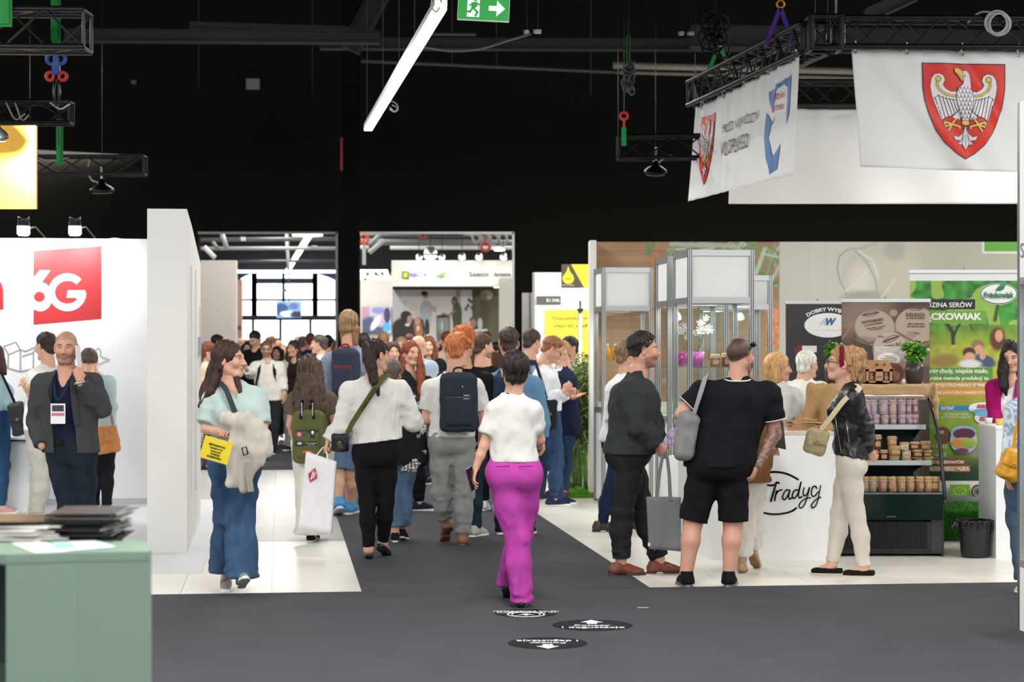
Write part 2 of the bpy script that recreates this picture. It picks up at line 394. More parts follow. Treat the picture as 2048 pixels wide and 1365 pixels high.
def head(res, fem):
    if (res, fem) not in HEADS: HEADS[res, fem] = make_head({2: .0045, 1: .007, 0: .011}[res], {2: .004, 1: .01, 0: .02}[res], fem)
    return HEADS[res, fem]
def sstep(a, b, x): t = np.clip((x-a)/(b-a), 0, 1); return t*t*(3-2*t)
def head_cols(V, skin, brow='3a2a20', lip='b0605a', stubble=0, buzz=None, makeup=0):
    s = L3(skin); C = np.tile(s, (len(V), 1)); x, y, z = np.abs(V[:, 0]), V[:, 1], V[:, 2]
    def put(m, c, a=1.): m = (m*a)[:, None]; C[:] = C*(1-m)+np.asarray(c)*m
    put(np.exp(-(((x-.042)/.02)**2+((z+.025)/.02)**2))*(y > .04), s*np.array([1.05, .72, .68]), .35)
    put(np.exp(-((x/.016)**2+((z+.028)/.018)**2))*(y > .09), s*np.array([1.05, .75, .7]), .3)
    if stubble:
        m = sstep(-.035, -.055, z)*sstep(.0, .03, y+.02)*(z > -.13); put(m, L3(brow)*1.2, stubble)
        m = np.exp(-((x/.03)**2+((z+.048)/.007)**2))*(y > .07); put(m, L3(brow)*1.2, stubble)
    put(sstep(1.25, .75, np.sqrt((x/.024)**2+((z+.0625)/.0085)**2))*(y > .08), L3(lip), .75)
    put(sstep(1.3, .8, np.sqrt(((x-.033)/.02)**2+((z-.021-(.006-abs(x-.033)*.25))/.0055)**2))*(y > .05), L3(brow), .85)
    if makeup: put(sstep(1.3, .8, np.sqrt(((x-.032)/.017)**2+((z-.008)/.006)**2))*(y > .07), L3('3a2a28'), makeup)
    if buzz:
        c, a = buzz; m = sstep(.045, .06, z+np.maximum(0, -(y-.05))*.75)*(1-((y > .06)*(z < .06))); put(m, L3(c), a)
    return C
def eyes(res, iris='4a3a2a'):
    """eyeballs with irises: verts, quads, colours"""
    n, k = (14, 10) if res == 2 else (8, 6); Vs, Qs, Cs = [], [], []; o = 0
    for sx in (-1, 1):
        c = np.array([sx*.032, .0775, .002]); r = .0122
        for i in range(k+1):
            t = math.pi*i/k
            for j in range(n):
                p = 2*math.pi*j/n; Vs.append(c+r*np.array([math.sin(t)*math.cos(p), math.cos(t), math.sin(t)*math.sin(p)]))
                Cs.append(lin('0a0a0a') if t < .22 else lin(iris) if t < .5 else lin('cfc8c2'))
        for i in range(k):
            for j in range(n): Qs.append((o+i*n+j, o+i*n+(j+1) % n, o+(i+1)*n+(j+1) % n, o+(i+1)*n+j))
        o += (k+1)*n
    return np.array(Vs), np.array(Qs, np.int32), np.array(Cs)
# ---- hand template: right hand, wrist at origin, fingers along +x, palm facing -z, thumb towards +y
def make_hand(h, pose, ad=.01):
    v = Vol((-.05, -.09, -.12), (.22, .1, .06), h)
    v.cap((-.03, 0, 0), (.012, 0, 0), .026, .025, k=.01, flat=((0, 0, 1), 1.25))
    v.chain([(.01, .0, 0), (.045, .004, 0), (.085, .004, -.002)], [.024, .031, .034], k=.015, flat=((0, 0, 1), 2.1))
    curl = {'relax': (.25, .45, .4), 'grip': (1.15, 1.35, .8), 'flat': (.05, .08, .05), 'hold': (.75, .8, .6), 'point': (.4, .6, .5)}[pose]
    for i, (y, L, r) in enumerate(((.031, .078, .0088), (.010, .086, .0090), (-.011, .080, .0086), (-.030, .064, .0076))):
        p = np.array([.086-.004*abs(i-1), y, -.002]); a = .0; sp = (1.2-i)*.05; pts = [p-np.array([.03, 0, 0]), p]; rs = [r*1.05, r*1.08]
        for sgm, cl in zip((.45, .30, .25), curl):
            a += cl*(1+.12*i); p = p+L*sgm*np.array([math.cos(a), sp*math.cos(a), -math.sin(a)]); pts.append(p); rs.append(r*(1-.08*len(rs)/3))
        v.chain(pts, rs, k=.003)
    tb = {'relax': [(.015, .02, -.004), (.045, .046, -.012), (.075, .056, -.026), (.098, .055, -.036)], 'flat': [(.015, .02, 0), (.04, .05, -.004), (.062, .072, -.006), (.082, .084, -.006)]}.get(
        pose, [(.015, .02, -.006), (.045, .04, -.022), (.072, .034, -.042), (.09, .018, -.05)])
    v.chain(tb, [.016, .0135, .011, .0088], k=.006)
    return v.solid(ad)
HANDS = {}
def hand(pose, res):
    if (pose, res) not in HANDS: HANDS[pose, res] = make_hand({2: .0036, 1: .005, 0: .008}[res], pose)
    return HANDS[pose, res]
# ---- shoe templates: toe towards +y, heel at y=-.07, sole bottom at z=0
def make_shoe(kind, h=.006):
    lo, hi = (-.07, -.11, -.01), (.07, .23, .2); up = Vol(lo, hi, h); so = Vol(lo, hi, h)
    if kind == 'sneaker': th, hg = .028, .10
    elif kind == 'dress': th, hg = .02, .095
    elif kind == 'flat': th, hg = .010, .055
    elif kind == 'boot': th, hg = .028, .17
    elif kind == 'hitop': th, hg = .024, .14
    n = [(0, -.055), (0, .0), (0.004, .06), (.002, .12), (0, .165)]; w = [.030, .030, .036, .042, .032]
    for i in range(4):
        a, b = n[i], n[i+1]; so.cap((a[0], a[1], 0), (b[0], b[1], 0), w[i]*1.08, w[i+1]*1.08, k=.004)
    so.cut((0, 0, th), (0, 0, 1)); so.cut((0, 0, 0.0), (0, 0, -1))
    up.chain([(0, -.045, .035), (0, .0, .04), (.003, .06, .032), (.002, .115, .025), (0, .16, .024)], [.035, .036, .036, .036, .026], k=.02)
    if kind != 'flat': up.chain([(0, -.035, .04), (0, -.025, hg)], [.04, .037], k=.03); up.chain([(0, .0, hg*.75), (0, .07, .05)], [.032, .03], k=.03)
    up.cut((0, 0, hg), (0, 0, 1)); up.cut((0, 0, th*.8), (0, 0, -1))
    if kind == 'flat': up.ell((0, -.005, .065), (.030, .062, .04), k=.01, mode='s')
    if kind in ('dress', 'boot'): so.rbox((0, .015, 0), (.05, .03, .012), k=.003, mode='s')
    a, b = up.solid(.01), so.solid(.01)
    return arrmesh('shoe', *a), arrmesh('sole', *b)
SHOES = {}
def shoe(parent, kind, loc, yaw, pitch, col, sole, sc=1, mk='leather', laces=None, roll=0):
    if kind not in SHOES: SHOES[kind] = make_shoe(kind)
    u, s = SHOES[kind]
    M = Matrix.Translation(Vector(loc)) @ Matrix.Rotation(-math.radians(yaw), 4, 'Z') @ Matrix.Rotation(math.radians(pitch), 4, 'X') @ Matrix.Rotation(math.radians(roll), 4, 'Y') @ Matrix.Diagonal((sc, sc, sc, 1))
    o = bpy.data.objects.new('shoe', u); link(o, parent); o.matrix_local = M
    q = bpy.data.objects.new('sole', s); link(q, o)
    for ob, m in ((o, mat(col, mk)), (q, mat(sole, 'plastic'))):
        if not ob.data.materials: ob.data.materials.append(None)
        ob.material_slots[0].link = 'OBJECT'; ob.material_slots[0].material = m
    if laces:
        b = B()
        for i in range(4):
            y = .035+i*.018; z = .073-i*.007; b.tube([(-.02, y, z-.006), (0, y+.002, z+.002), (.02, y, z-.006)], .0028, 5)
        b.obj('laces', mat(laces, 'fabric'), o)
    return o
# ---------------------------------------------------------------- people
MALE = [(-.04, .10, .07, 0), (0, .142, .095, -.005), (.12, .160, .110, -.010), (.28, .158, .112, 0), (.40, .148, .105, .004), (.58, .160, .115, .008),
        (.74, .176, .122, .008), (.86, .172, .108, .0), (.94, .125, .082, -.006), (1.0, .075, .064, -.004), (1.06, .056, .056, .004), (1.25, .052, .054, .012)]
FEMALE = [(-.04, .10, .07, 0), (0, .148, .100, -.008), (.12, .164, .112, -.014), (.28, .150, .105, -.002), (.42, .125, .090, .0), (.58, .138, .100, .008),
          (.72, .152, .108, .012), (.85, .150, .092, .0), (.94, .105, .070, -.006), (1.0, .062, .056, -.004), (1.06, .048, .049, .004), (1.25, .045, .047, .012)]
SKIN = 'd9a78c'
PP = []
class Person:
    def __init__(s, label, foot, top, yaw, look=None, fem=False, fat=1.0, belly=0, res=2, skin=SKIN, hs=None, sh=None, hip=None, neck=None, group=None, sw=1.0, zhip=None, tilt=0, chin=None):
        s.Y = F*HC/(foot[1]-HY); s.px = foot[0]; s.base = np.array([(foot[0]-1024)*s.Y/F, s.Y, 0.]); s.fem, s.fat, s.res, s.skin = fem, fat, res, skin
        s.root = thing('person', label, 'person', tuple(s.base), 0, group)
        tp = s.J(*top); s.h = h = tp[2]/(1 if hs is None else 1); s.k = hs or (h/1.76)**.4*1.03; s.u = h/1.76; k = s.k
        s.yaw = yaw; s.Fw, s.Rt = facing(yaw); lk = look if look is not None else (yaw, 0, 0); lk = (lk, 0, 0) if not hasattr(lk, '__len__') else tuple(lk)+(0,)*(3-len(lk)); s.look = lk
        s.HR = np.array(Matrix.Rotation(-math.radians(lk[0]), 3, 'Z') @ Matrix.Rotation(math.radians(lk[1]), 3, 'X') @ Matrix.Rotation(math.radians(lk[2]), 3, 'Y'))
        s.hc = tp-np.array([0, 0, .1175*k]); s.belly = belly
        s.neck = s.J(*neck) if neck else s.hc+s.HR@np.array([0, -.035, -.0])*k+np.array([0, 0, -.172*k])
        s.hip = s.J(*hip) if hip else np.array([s.neck[0]*.3, s.neck[1]*.3, h*.525])
        s.zc = s.hip[2]-.075*s.u; s.zn = s.neck[2]
        if sh: s.sh = [s.J(*p) for p in sh]
        else:
            w = (.152 if fem else .178)*s.u*sw*(.6+.4*fat); c = s.neck+np.array([0, 0, -.078*s.u]); s.sh = [c-s.Rt*w, c+s.Rt*w]
        d = s.Rt*.082*s.u*(.5+.5*fat); s.hj = [s.hip-d, s.hip+d]
        s.legs = []; s.arms = []; s.feet = []; s.hd = []; PP.append(s.base)
    def J(s, px, py, dy=0.):
        Y = s.Y+dy; return np.array([(px-1024)*Y/F, Y, HC-(py-HY)*Y/F])-s.base
    def leg(s, knee, ank, toe=None, pitch=0, roll=0):
        """pixel knee and ankle (with depth offset), toe direction, heel lift; call for the left leg, then the right"""
        i = len(s.legs); s.legs.append((s.hj[i], s.J(*knee), s.J(*ank))); s.feet.append((toe if toe is not None else s.yaw, pitch, roll)); return s
    def stand(s, spread=.1, step=0):
        for i, sg in ((0, -1), (1, 1)):
            a = s.hip*np.array([.4, .4, 0])+s.Rt*sg*spread*s.u+s.Fw*sg*step; k = (s.hj[i]+a)/2+s.Fw*.02; k[2] = .285*s.h; a[2] = .05*s.h
            s.legs.append((s.hj[i], k, a)); s.feet.append((s.yaw+sg*8, 0, 0))
        return s
    def arm(s, elb=None, wri=None, pose='relax', tip=None, palm=None):
        """elbow, wrist, fingertip as pixels; palm = direction the palm faces"""
        i = len(s.arms); a = s.sh[i]; sg = (-1, 1)[i]
        e = s.J(*elb) if elb else a+s.Rt*sg*.075*s.u-s.Fw*.02+np.array([0, 0, -.29*s.u]); w = s.J(*wri) if wri else e+s.Rt*sg*.02*s.u+s.Fw*.05+np.array([0, 0, -.25*s.u])
        s.arms.append((a, e, w)); d = (s.J(*tip)-w) if tip else (w-e)
        s.hd.append((w, d/np.linalg.norm(d), np.array(palm, float) if palm is not None else -s.Rt*sg, pose)); return s
    def prof(s, ease=0, drape=0, z0=None, z1=None, dr_w=None):
        T = FEMALE if s.fem else MALE; u = s.u
        ts = np.array([t[0] for t in T]); w = np.array([t[1] for t in T])*u; d = np.array([t[2] for t in T])*u; o = np.array([t[3] for t in T])*u
        f = np.where(ts < .97, s.fat, .55+.45*s.fat); w = w*f; d = d*(f*1.08-.08)
        bl = s.belly*np.exp(-((ts-.35)/.25)**2); d = d+bl*.6; o = o+bl*.5
        lo, hi = (s.zc if z0 is None else z0), (s.zn+.1*u if z1 is None else z1)
        zs = np.linspace(lo, hi, 26); tt = (zs-s.zc)/(s.zn-s.zc)
        w, d, o = np.interp(tt, ts, w), np.interp(tt, ts, d), np.interp(tt, ts, o)
        if drape:
            ch = np.interp(.74, tt, w) if hi > s.zc+.7*(s.zn-s.zc) else w.max(); cd_ = np.interp(.74, tt, d) if hi > s.zc+.7*(s.zn-s.zc) else d.max()
            m = tt < .74; w = np.where(m, np.maximum(w, w*(1-drape)+ch*drape), w); d = np.where(m, np.maximum(d, d*(1-drape)+cd_*drape), d)
        en = ease*np.clip((1.05-tt)/.12, .15, 1); w = w+en; d = d+en
        q = np.clip((zs-s.hip[2])/(s.zn-s.hip[2]), -.3, 1.15); q = np.where(q < .0, q*.3, q)
        cx = s.hip[0]+(s.neck[0]-s.hip[0])*q+s.Fw[0]*o; cy = s.hip[1]+(s.neck[1]-s.hip[1])*q+s.Fw[1]*o
        return zs, w, d, cx, cy
    def box(s, pad=.12):
        P_ = [s.hc, s.neck, s.hip]+s.sh+[q for l in s.legs for q in l]+[q for a in s.arms for q in a]
        lo = np.min(P_, 0)-pad; hi = np.max(P_, 0)+pad; lo[2] = min(lo[2], -.0); return lo, hi
    def vh(s): return {2: .0095, 1: .014, 0: .021}[s.res]
    def bust(s, v, e=0):
        if s.fem and s.res:
            for sg in (-1, 1):
                c = s.prof(); z = s.zc+.70*(s.zn-s.zc); x = np.interp(z, c[0], c[3]); y = np.interp(z, c[0], c[4]); p = np.array([x, y, z])+s.Rt*sg*.07*s.u+s.Fw*.075*s.u
                v.ell(p, (.062*s.u+e,)*3, k=.05)
    def glutes(s, v, e=0):
        f = .65+.35*s.fat
        for sg in (-1, 1): v.ell(s.hip+s.Rt*sg*.07*s.u*f-s.Fw*.045*s.u+np.array([0, 0, -.03]), (.085*s.u*f+e,)*3, k=.06)
    def traps(s, v, e=0):
        c = s.neck+np.array([0, 0, -.005])
        for p in s.sh: v.cap(c*.8+p*.2+np.array([0, 0, .0]), p+np.array([0, 0, -.004]), .042*s.u+e, .05*s.u*(.5+.5*s.fat)+e, k=.05)
    def arm_r(s): f = (.84 if s.fem else 1)*s.u*(.4+.6*s.fat); return [.060*f, .050*f, .040*f, .037*f, .027*f]
    def arm_pts(s, a): return [a[0], a[0]*.5+a[1]*.5, a[1], a[1]*.6+a[2]*.4, a[2]]
    def leg_r(s): f = s.u*(.4+.6*s.fat); return [.084*f, .073*f, .056*f, .055*f, .038*f]
    def leg_pts(s, l): return [l[0], l[0]*.5+l[1]*.5, l[1], l[1]*.65+l[2]*.35-s.Fw*.012, l[2]]
    def body(s, brow='3a2a20', lip='b0605a', stubble=0, buzz=None, iris='4a3a2a', makeup=0, hands=True, tattoo=None):
        v = Vol(*s.box(), s.vh()*1.1); c = s.prof(); sh = np.where((c[0]-s.zc)/(s.zn-s.zc) < .9, .014, 0); v.loft(c[0], c[1]-sh, c[2]-sh, c[3], c[4], yaw=math.radians(s.yaw), k=.02)
        s.traps(v, -.008); s.glutes(v, -.014)
        v.cap(s.neck+np.array([0, 0, -.04]), s.hc+s.HR@np.array([0, -.02, -.06])*s.k, .058*s.k*(.88 if s.fem else 1), .052*s.k*(.88 if s.fem else 1), k=.03)
        for l, ft in zip(s.legs, s.feet):
            v.chain(s.leg_pts(l), s.leg_r(), k=.03)
            fd, _ = facing(ft[0]); z = math.sin(math.radians(ft[1]))*.14
            if ft[1] == 0: q = l[2].copy(); q[2] = .062; v.cap(l[2], q, .034, .03, k=.02); v.cap(q, q+fd*.10*s.u+np.array([0, 0, -.03]), .03, .02, k=.02); continue
            v.cap(l[2]+np.array([0, 0, -.02]), l[2]+fd*.13*s.u+np.array([0, 0, -.052*s.u-z]), .034, .022, k=.02)
        for a in s.arms: v.chain(s.arm_pts(a), s.arm_r(), k=.02 if s.res else .03)
        if s.arms: 
            for a in s.arms: v.ell(a[0], (.054*s.u*(.5+.5*s.fat),)*3, k=.03)
        V, Q = v.solid(.03); Vs = [V]; Qs = list(Q); n = len(V); Cs = [np.tile(L3(s.skin), (n, 1))]
        if tattoo is not None:
            a = s.arms[tattoo]; d = np.linalg.norm(V-np.clip(((V-a[1])@(a[2]-a[1]))/((a[2]-a[1])@(a[2]-a[1])), -.35, .95)[:, None]*(a[2]-a[1])-a[1], axis=1)
            nz = np.sin(V[:, 0]*90+np.sin(V[:, 2]*70)*2)*np.sin(V[:, 2]*80+V[:, 1]*60); m = ((d < .06)*(.45+.35*(nz > -.1)))[:, None]; Cs[0] = Cs[0]*(1-m)+L3('4a4644')*m
        HV, HQ = head(s.res, s.fem); Cs.append(head_cols(HV, s.skin, brow, lip, stubble, buzz, makeup)); EV, EQ, EC = eyes(s.res, iris)
        for V2, Q2, C2 in ((HV, HQ, None), (EV, [EQ], EC)):
            Vs.append(V2*s.k@s.HR.T+s.hc); Qs += [q+n for q in Q2]; n += len(V2)
            if C2 is not None: Cs.append(C2)
        if hands:
            for i, (w, d, pn, pose) in enumerate(s.hd):
                if pose is None: continue
                HV, HQ = hand(pose, s.res); z = -(pn-d*(pn@d)); z /= np.linalg.norm(z); y = np.cross(z, d); M = np.stack([d, y, z], 1); X = HV.copy()*.93*s.u*(.9 if s.fem else 1)
                if i == 0: X[:, 1] *= -1; HQ = [q[:, ::-1] for q in HQ]
                Vs.append(X@M.T+w); Cs.append(np.tile(L3(s.skin)*np.array([1.0, .93, .9]), (len(X), 1))); Qs += [q+n for q in HQ]; n += len(X)
        me = arrmesh('body', np.concatenate(Vs), Qs, True, np.concatenate(Cs)); mobj('body', me, s.root, mat('ffffff', 'skinv')); return s
    def sub(s, v): w = Vol.__new__(Vol); w.lo, w.h, w.ax = v.lo, v.h, v.ax; w.D = np.full_like(v.D, .3); return w
    def merge(s, v, w, k=.02): t = np.clip(.5+.5*(v.D-w.D)/k, 0, 1); v.D = v.D*(1-t)+w.D*t-k*t*(1-t)
    def tube(s, v, pts, rs, k=.02, mk=.03, cutend=True, flat=None, ncut=None, nz=None):
        w = s.sub(v); w.chain(pts, rs, k=k, flat=flat)
        if nz and nz[0]: w.noise(nz[0], nz[1], nz[2]); w.noise(nz[0]*.6, (.06, .06, .035), nz[2]+3)
        if cutend: w.cut(pts[-1], (pts[-1]-pts[-2]) if ncut is None else ncut)
        s.merge(v, w, mk)
    def top(s, name, col, hem, sleeve=.6, ease=.012, drape=.5, sr=.012, kind='fabric', fold=.009, neck='crew', open_=0, collar=None, seed=1, cell=(.07, .07, .10), tuck=False, puff=None, zneck=None, hemn=(0, 0, -1), label=None, cuff=None, opentop=None, hood=False, trim=None):
        """a garment for the trunk: hem as a pixel row, sleeve 0..2 (1 = elbow, 2 = wrist)"""
        zh = s.J(s.px, hem)[2] if hem > 5 else hem; lo, hi = s.box(.14); lo[2] = zh-.08; zlow = min([zh]+[a[2][2] for a in s.arms] if sleeve > 1 else [zh]); lo[2] = min(lo[2], zlow-.1); v = Vol(lo, hi, s.vh())
        zt = s.zn+(.012 if neck == 'crew' else .03)*s.u
        tubes = []; z0 = zh-.04; v.loft(*s.prof(ease, drape, z0, zt+.03), yaw=math.radians(s.yaw), k=.02); s.bust(v, ease*.7); s.traps(v, ease*.6)
        if zh < s.hip[2]+.05: s.glutes(v, ease*.7)
        for a in s.arms:
            if sleeve <= 0: break
            r = s.arm_r(); pts = s.arm_pts(a); cum = [0, .5, 1, 1.4, 2]; P2, R2 = [], []
            for i in range(5):
                if cum[i] < sleeve-.02: P2.append(pts[i]); R2.append(r[i]+sr*(1+.2*i/4))
                else:
                    t = (sleeve-cum[i-1])/(cum[i]-cum[i-1]); P2.append(pts[i-1]*(1-t)+pts[i]*t); R2.append((r[i-1]*(1-t)+r[i]*t)+sr*(1.25 if cuff is None else cuff)); break
            if puff: R2 = [max(x, puff*.9) if i < len(R2)-1 else x for i, x in enumerate(R2)]
            tubes.append((P2, R2))
        if fold: v.noise(fold, cell, seed); v.noise(fold*.5, tuple(c*.45 for c in cell), seed+9)
        v.cut((0, 0, zh), hemn)
        for P2, R2 in tubes: s.tube(v, P2, R2, mk=.035, nz=(fold, cell, seed))
        r = (.066 if neck == 'crew' else .062)*s.k*(.9 if s.fem else 1)
        nc = s.neck+s.Fw*.012+np.array([0, 0, .0])
        if neck == 'v': v.chain([nc+np.array([0, 0, .03]), nc+s.Fw*.11+np.array([0, 0, -.10*s.u])], [r, .012], k=.01, mode='s')
        if neck in ('crew', 'v', 'wide'):
            if neck == 'wide': r *= 1.25
            v.cap(nc+s.Fw*.0+np.array([0, 0, -.01]), nc+s.Fw*.0+np.array([0, 0, .12]), r, r*1.05, k=.006, mode='s'); v.cap(nc+s.Fw*.045+np.array([0, 0, -.02]), nc+s.Fw*.05+np.array([0, 0, .1]), r*.72, k=.008, mode='s')
        elif neck == 'stand':
            pass
        if open_:
            zs = np.linspace(zh-.1, zt+.1, 8); c = s.prof(); cx = np.interp(zs, c[0], c[3])+s.Fw[0]*.16; cy = np.interp(zs, c[0], c[4])+s.Fw[1]*.16
            ot = open_ if opentop is None else opentop
            v.loft(zs, np.interp(zs, [zh, s.zn], [open_, ot]), [.13]*8, cx, cy, math.radians(s.yaw), k=.01, mode='s', ex=4)
            v.cap(nc+np.array([0, 0, -.01]), nc+np.array([0, 0, .12]), r*1.05, k=.006, mode='s')
        if hood:
            b = nc-s.Fw*.09*s.u+np.array([0, 0, .01]); v.chain([b-s.Rt*.08, b-s.Fw*.03+np.array([0, 0, -.05]), b+s.Rt*.08], [.035, .05, .035], k=.03)
        V, Q = v.solid(.02)
        o = mobj(name, arrmesh(name, V, Q), s.root, mat(col, kind), label=label)
        if collar: s.collar(o, collar, r)
        if trim: s.trims(o, trim, sleeve, sr)
        return o
    def trims(s, o, col, sleeve, sr):
        for a in s.arms:
            p = a[0]+(a[1]-a[0])*sleeve; d = (a[1]-a[0])/np.linalg.norm(a[1]-a[0]); r = s.arm_r(); R = (r[0]*(1-sleeve)+r[2]*sleeve)+sr*1.25+.003; b = B()
            e1 = np.cross(d, [0, 1, 0]); e1 /= np.linalg.norm(e1); e2 = np.cross(d, e1)
            b.tube([p-d*.006+(e1*math.cos(t)+e2*math.sin(t))*R for t in np.linspace(0, 2*math.pi, 17)[:-1]], .0035, 5, close=True); b.obj('sleeve_trim', mat(col, 'fabric'), o, label='contrasting rib at the sleeve end')
    def collar(s, o, col, r=.06, hgt=.034, spread=.02):
        w = Vol(s.neck-.16, s.neck+np.array([.16, .16, .2]), .006); n = 18; c0 = s.neck+s.Fw*.012
        up = (s.hc-s.neck); up[2] = abs(up[2]); up /= np.linalg.norm(up)
        for i in range(n):
            t0, t1 = [2*math.pi*(.04+.92*j/n) for j in (i, i+1)]
            q = [c0+s.Fw*math.cos(t)*(r*1.12)+s.Rt*math.sin(t)*r*1.05+np.array([0, 0, .006-.022*max(0, math.cos(t))]) for t in (t0, t1)]
            w.cap(q[0], q[1], .0065, k=.004); w.cap((q[0]+q[1])/2, (q[0]+q[1])/2+up*hgt-(q[0]-c0)*.12, .0075, .0065, k=.008)
        V, Q = w.solid(.01); mobj('collar', arrmesh('collar', V, Q), o, mat(col, 'fabric'))
    def pants(s, name, col, waist, to=1.0, ease=.012, kind='fabric', fold=.007, rs=None, seed=3, bunch=.006, cell=(.05, .05, .09), label=None, hemz=None, drop=0):
        """trousers: waist pixel row, to = how far down the shin (0 knee .. 1 ankle) the leg ends, rs = own radii (thigh, mid, knee, calf, hem)"""
        zw = s.J(s.px, waist)[2]; lo, hi = s.box(.16); lo[2] = -.02; hi[2] = zw+.05; tb = []; v = Vol(lo, hi, s.vh())
        c = s.prof(ease, 0, s.zc-.01, zw+.03); v.loft(*c, yaw=math.radians(s.yaw), k=.03); s.glutes(v, ease*.8)
        for l in s.legs:
            p = s.leg_pts(l); r = [x+ease for x in s.leg_r()]
            if rs: r = [x*s.u for x in rs]
            if to < 0: e = l[1]+(l[0]-l[1])*(-to); pts = [l[0], l[0]*.5+e*.5, e]; R = [r[0], r[1], r[1]*.98+.004]
            else:
                e = l[1]+(l[2]-l[1])*to; m = l[1]*.6+e*.4-s.Fw*.01; pts = [p[0], p[1], l[1], m, e]; R = r
            tb.append((pts, R))
            w = s.sub(v); w.chain(pts, R, k=.03)
            if fold: w.noise(fold, cell, seed); w.noise(fold*.45, tuple(x*.45 for x in cell), seed+5)
            if bunch and to > 0: z = v.ax[2]; m = (np.exp(-((z-pts[-1][2]-.05)/.07)**2)+.5*np.exp(-((z-l[1][2])/.05)**2))[None, None]; w.noise(bunch*1.6, (.12, .12, .028), seed+2, m)
            w.cut(e, (pts[-1]-pts[-2]) if hemz is None else (0, 0, -1)); s.merge(v, w, .03)
        v.cut((0, 0, zw+.006), (0, 0, 1))
        V, Q = v.solid(.02); return mobj(name, arrmesh(name, V, Q), s.root, mat(col, kind), label=label)
    def skirt(s, name, col, waist, hem, wid, dep=.12, kind='fabric', fold=.012, seed=4, label=None):
        zw = s.J(s.px, waist)[2]; zh = s.J(s.px, hem)[2]; lo, hi = s.box(.2); lo[2] = zh-.05; hi[2] = zw+.05; v = Vol(lo, hi, s.vh()*.9)
        zs = np.linspace(zh-.02, zw+.02, 12); t = (zw-zs)/(zw-zh); w0 = .15*s.u*s.fat
        v.loft(zs, w0+(wid-w0)*t**.7, .11*s.u*s.fat+(dep-.11*s.u*s.fat)*t, s.hip[0]*(1-t*.5), s.hip[1]*(1-t*.5), yaw=math.radians(s.yaw), k=.02); v.cut((0, 0, zh), (0, 0, -1)); v.noise(fold, (.06, .06, .5), seed)
        V, Q = v.solid(.02); return mobj(name, arrmesh(name, V, Q), s.root, mat(col, kind), label=label)
    def shoes(s, kind, col, sole='e8e8e8', mk='fabric', laces=None, sc=1.0, dz=0):
        for l, ft in zip(s.legs, s.feet):
            fd, _ = facing(ft[0]); a = l[2].copy(); p = math.radians(ft[1]); sc2 = sc*s.u*(.93 if s.fem else 1)
            a = a-fd*.01*s.u*math.cos(p)+np.array([0, 0, -.085*s.u*math.cos(p)]); a = a-fd*math.sin(p)*.085*s.u*-1*0
            if ft[1] == 0: a[2] = .0
            else: a = l[2]-(np.array([*(fd*math.sin(p))[:2], math.cos(p)]))*.08*s.u
            sh_ = shoe(s.root, kind, a, ft[0], -ft[1], col, sole, sc2, mk, laces, ft[2])
        return s
    # ---- hair
    def hp(s, x, y, z): return s.hc+s.HR@np.array([x, y, z])*s.k
    def hair(s, col, style='short', masses=(), vol=.016, kind='hair', line=.085, zl=.068, nape=None, seed=5, grooves=.006, side=.004, curly=0, label=None, name='hair'):
        """masses: extra locks, each (list of pixel points with depth, list of radii, optional flattening)"""
        pts = [s.hp(0, 0, 0)+np.array(a) for a in ((.13, .14, .17), (-.13, -.14, -.13))]
        mm = [([s.J(*p) for p in m[0]], m[1], m[2] if len(m) > 2 else None) for m in masses]
        al = np.array(pts+[p for m in mm for p in m[0]]); pad = max([.03]+[max(m[1]) for m in mm])+.02
        v = Vol(al.min(0)-pad*(.2 if not mm else 1), al.max(0)+pad*(.2 if not mm else 1), {2: .0052, 1: .008, 0: .012}[s.res]); k = s.k; Ri = s.HR.T
        if style != 'none':
            fd = style == 'fade'; side = .0035 if fd else side
            v.ell(s.hp(0, -.015, .035), np.array([.076+side, .099+side, .083+side])*k, k=.008, R=Ri)
            w = s.sub(v) if fd else v; w.ell(s.hp(0, -.012, .045), np.array([.072+vol*.6, .094+vol*.8, .077+vol])*k, k=.015, R=Ri)
            if fd: w.cut(s.hp(0, 0, .062), s.HR@np.array([0, .35, -1])); s.merge(v, w, .012)
            v.ell(s.hp(0, -.05, -.035), np.array([.058+side, .058+side, .05])*k, k=.02, R=Ri)
            n = s.HR@np.array([0, .655, -.755]); p = s.hp(0, line, zl+(.012 if style == 'fade' else 0))
            if style in ('short', 'fade'):
                v.cut(p, n); m = s.hp(0, -.13, -.078 if nape is None else nape); v.cut(m, s.HR@np.array([0, -.15, -1]))
            else:
                for sg in (-1, 1): v.cap(s.hp(sg*.07, -.03, .03), s.hp(sg*.075, -.035, -.05), .025*k, .022*k, k=.02)
                w = s.sub(v); w.D[:] = .3; w.ell(s.hp(0, .085, -.035), np.array([.066, .085, .108])*k, k=.001, R=Ri); v.D = np.maximum(v.D, -w.D)
        for pt, rs, fl in mm: v.chain(pt, rs, k=.015, flat=fl)
        if curly: v.noise(curly, (.022, .022, .022), seed)
        if grooves and s.res:
            mk = (v.ax[2] > s.hp(0, 0, .055)[2]).astype(np.float32)[None, None] if style == 'fade' and not mm else None; v.noise(grooves, (.013, .013, .16), seed, mk); v.noise(grooves*.8, (.03, .03, .1), seed+1, mk)
        V, Q = v.solid(.01); return mobj(name, arrmesh(name, V, Q), s.root, mat(col, kind), label=label)
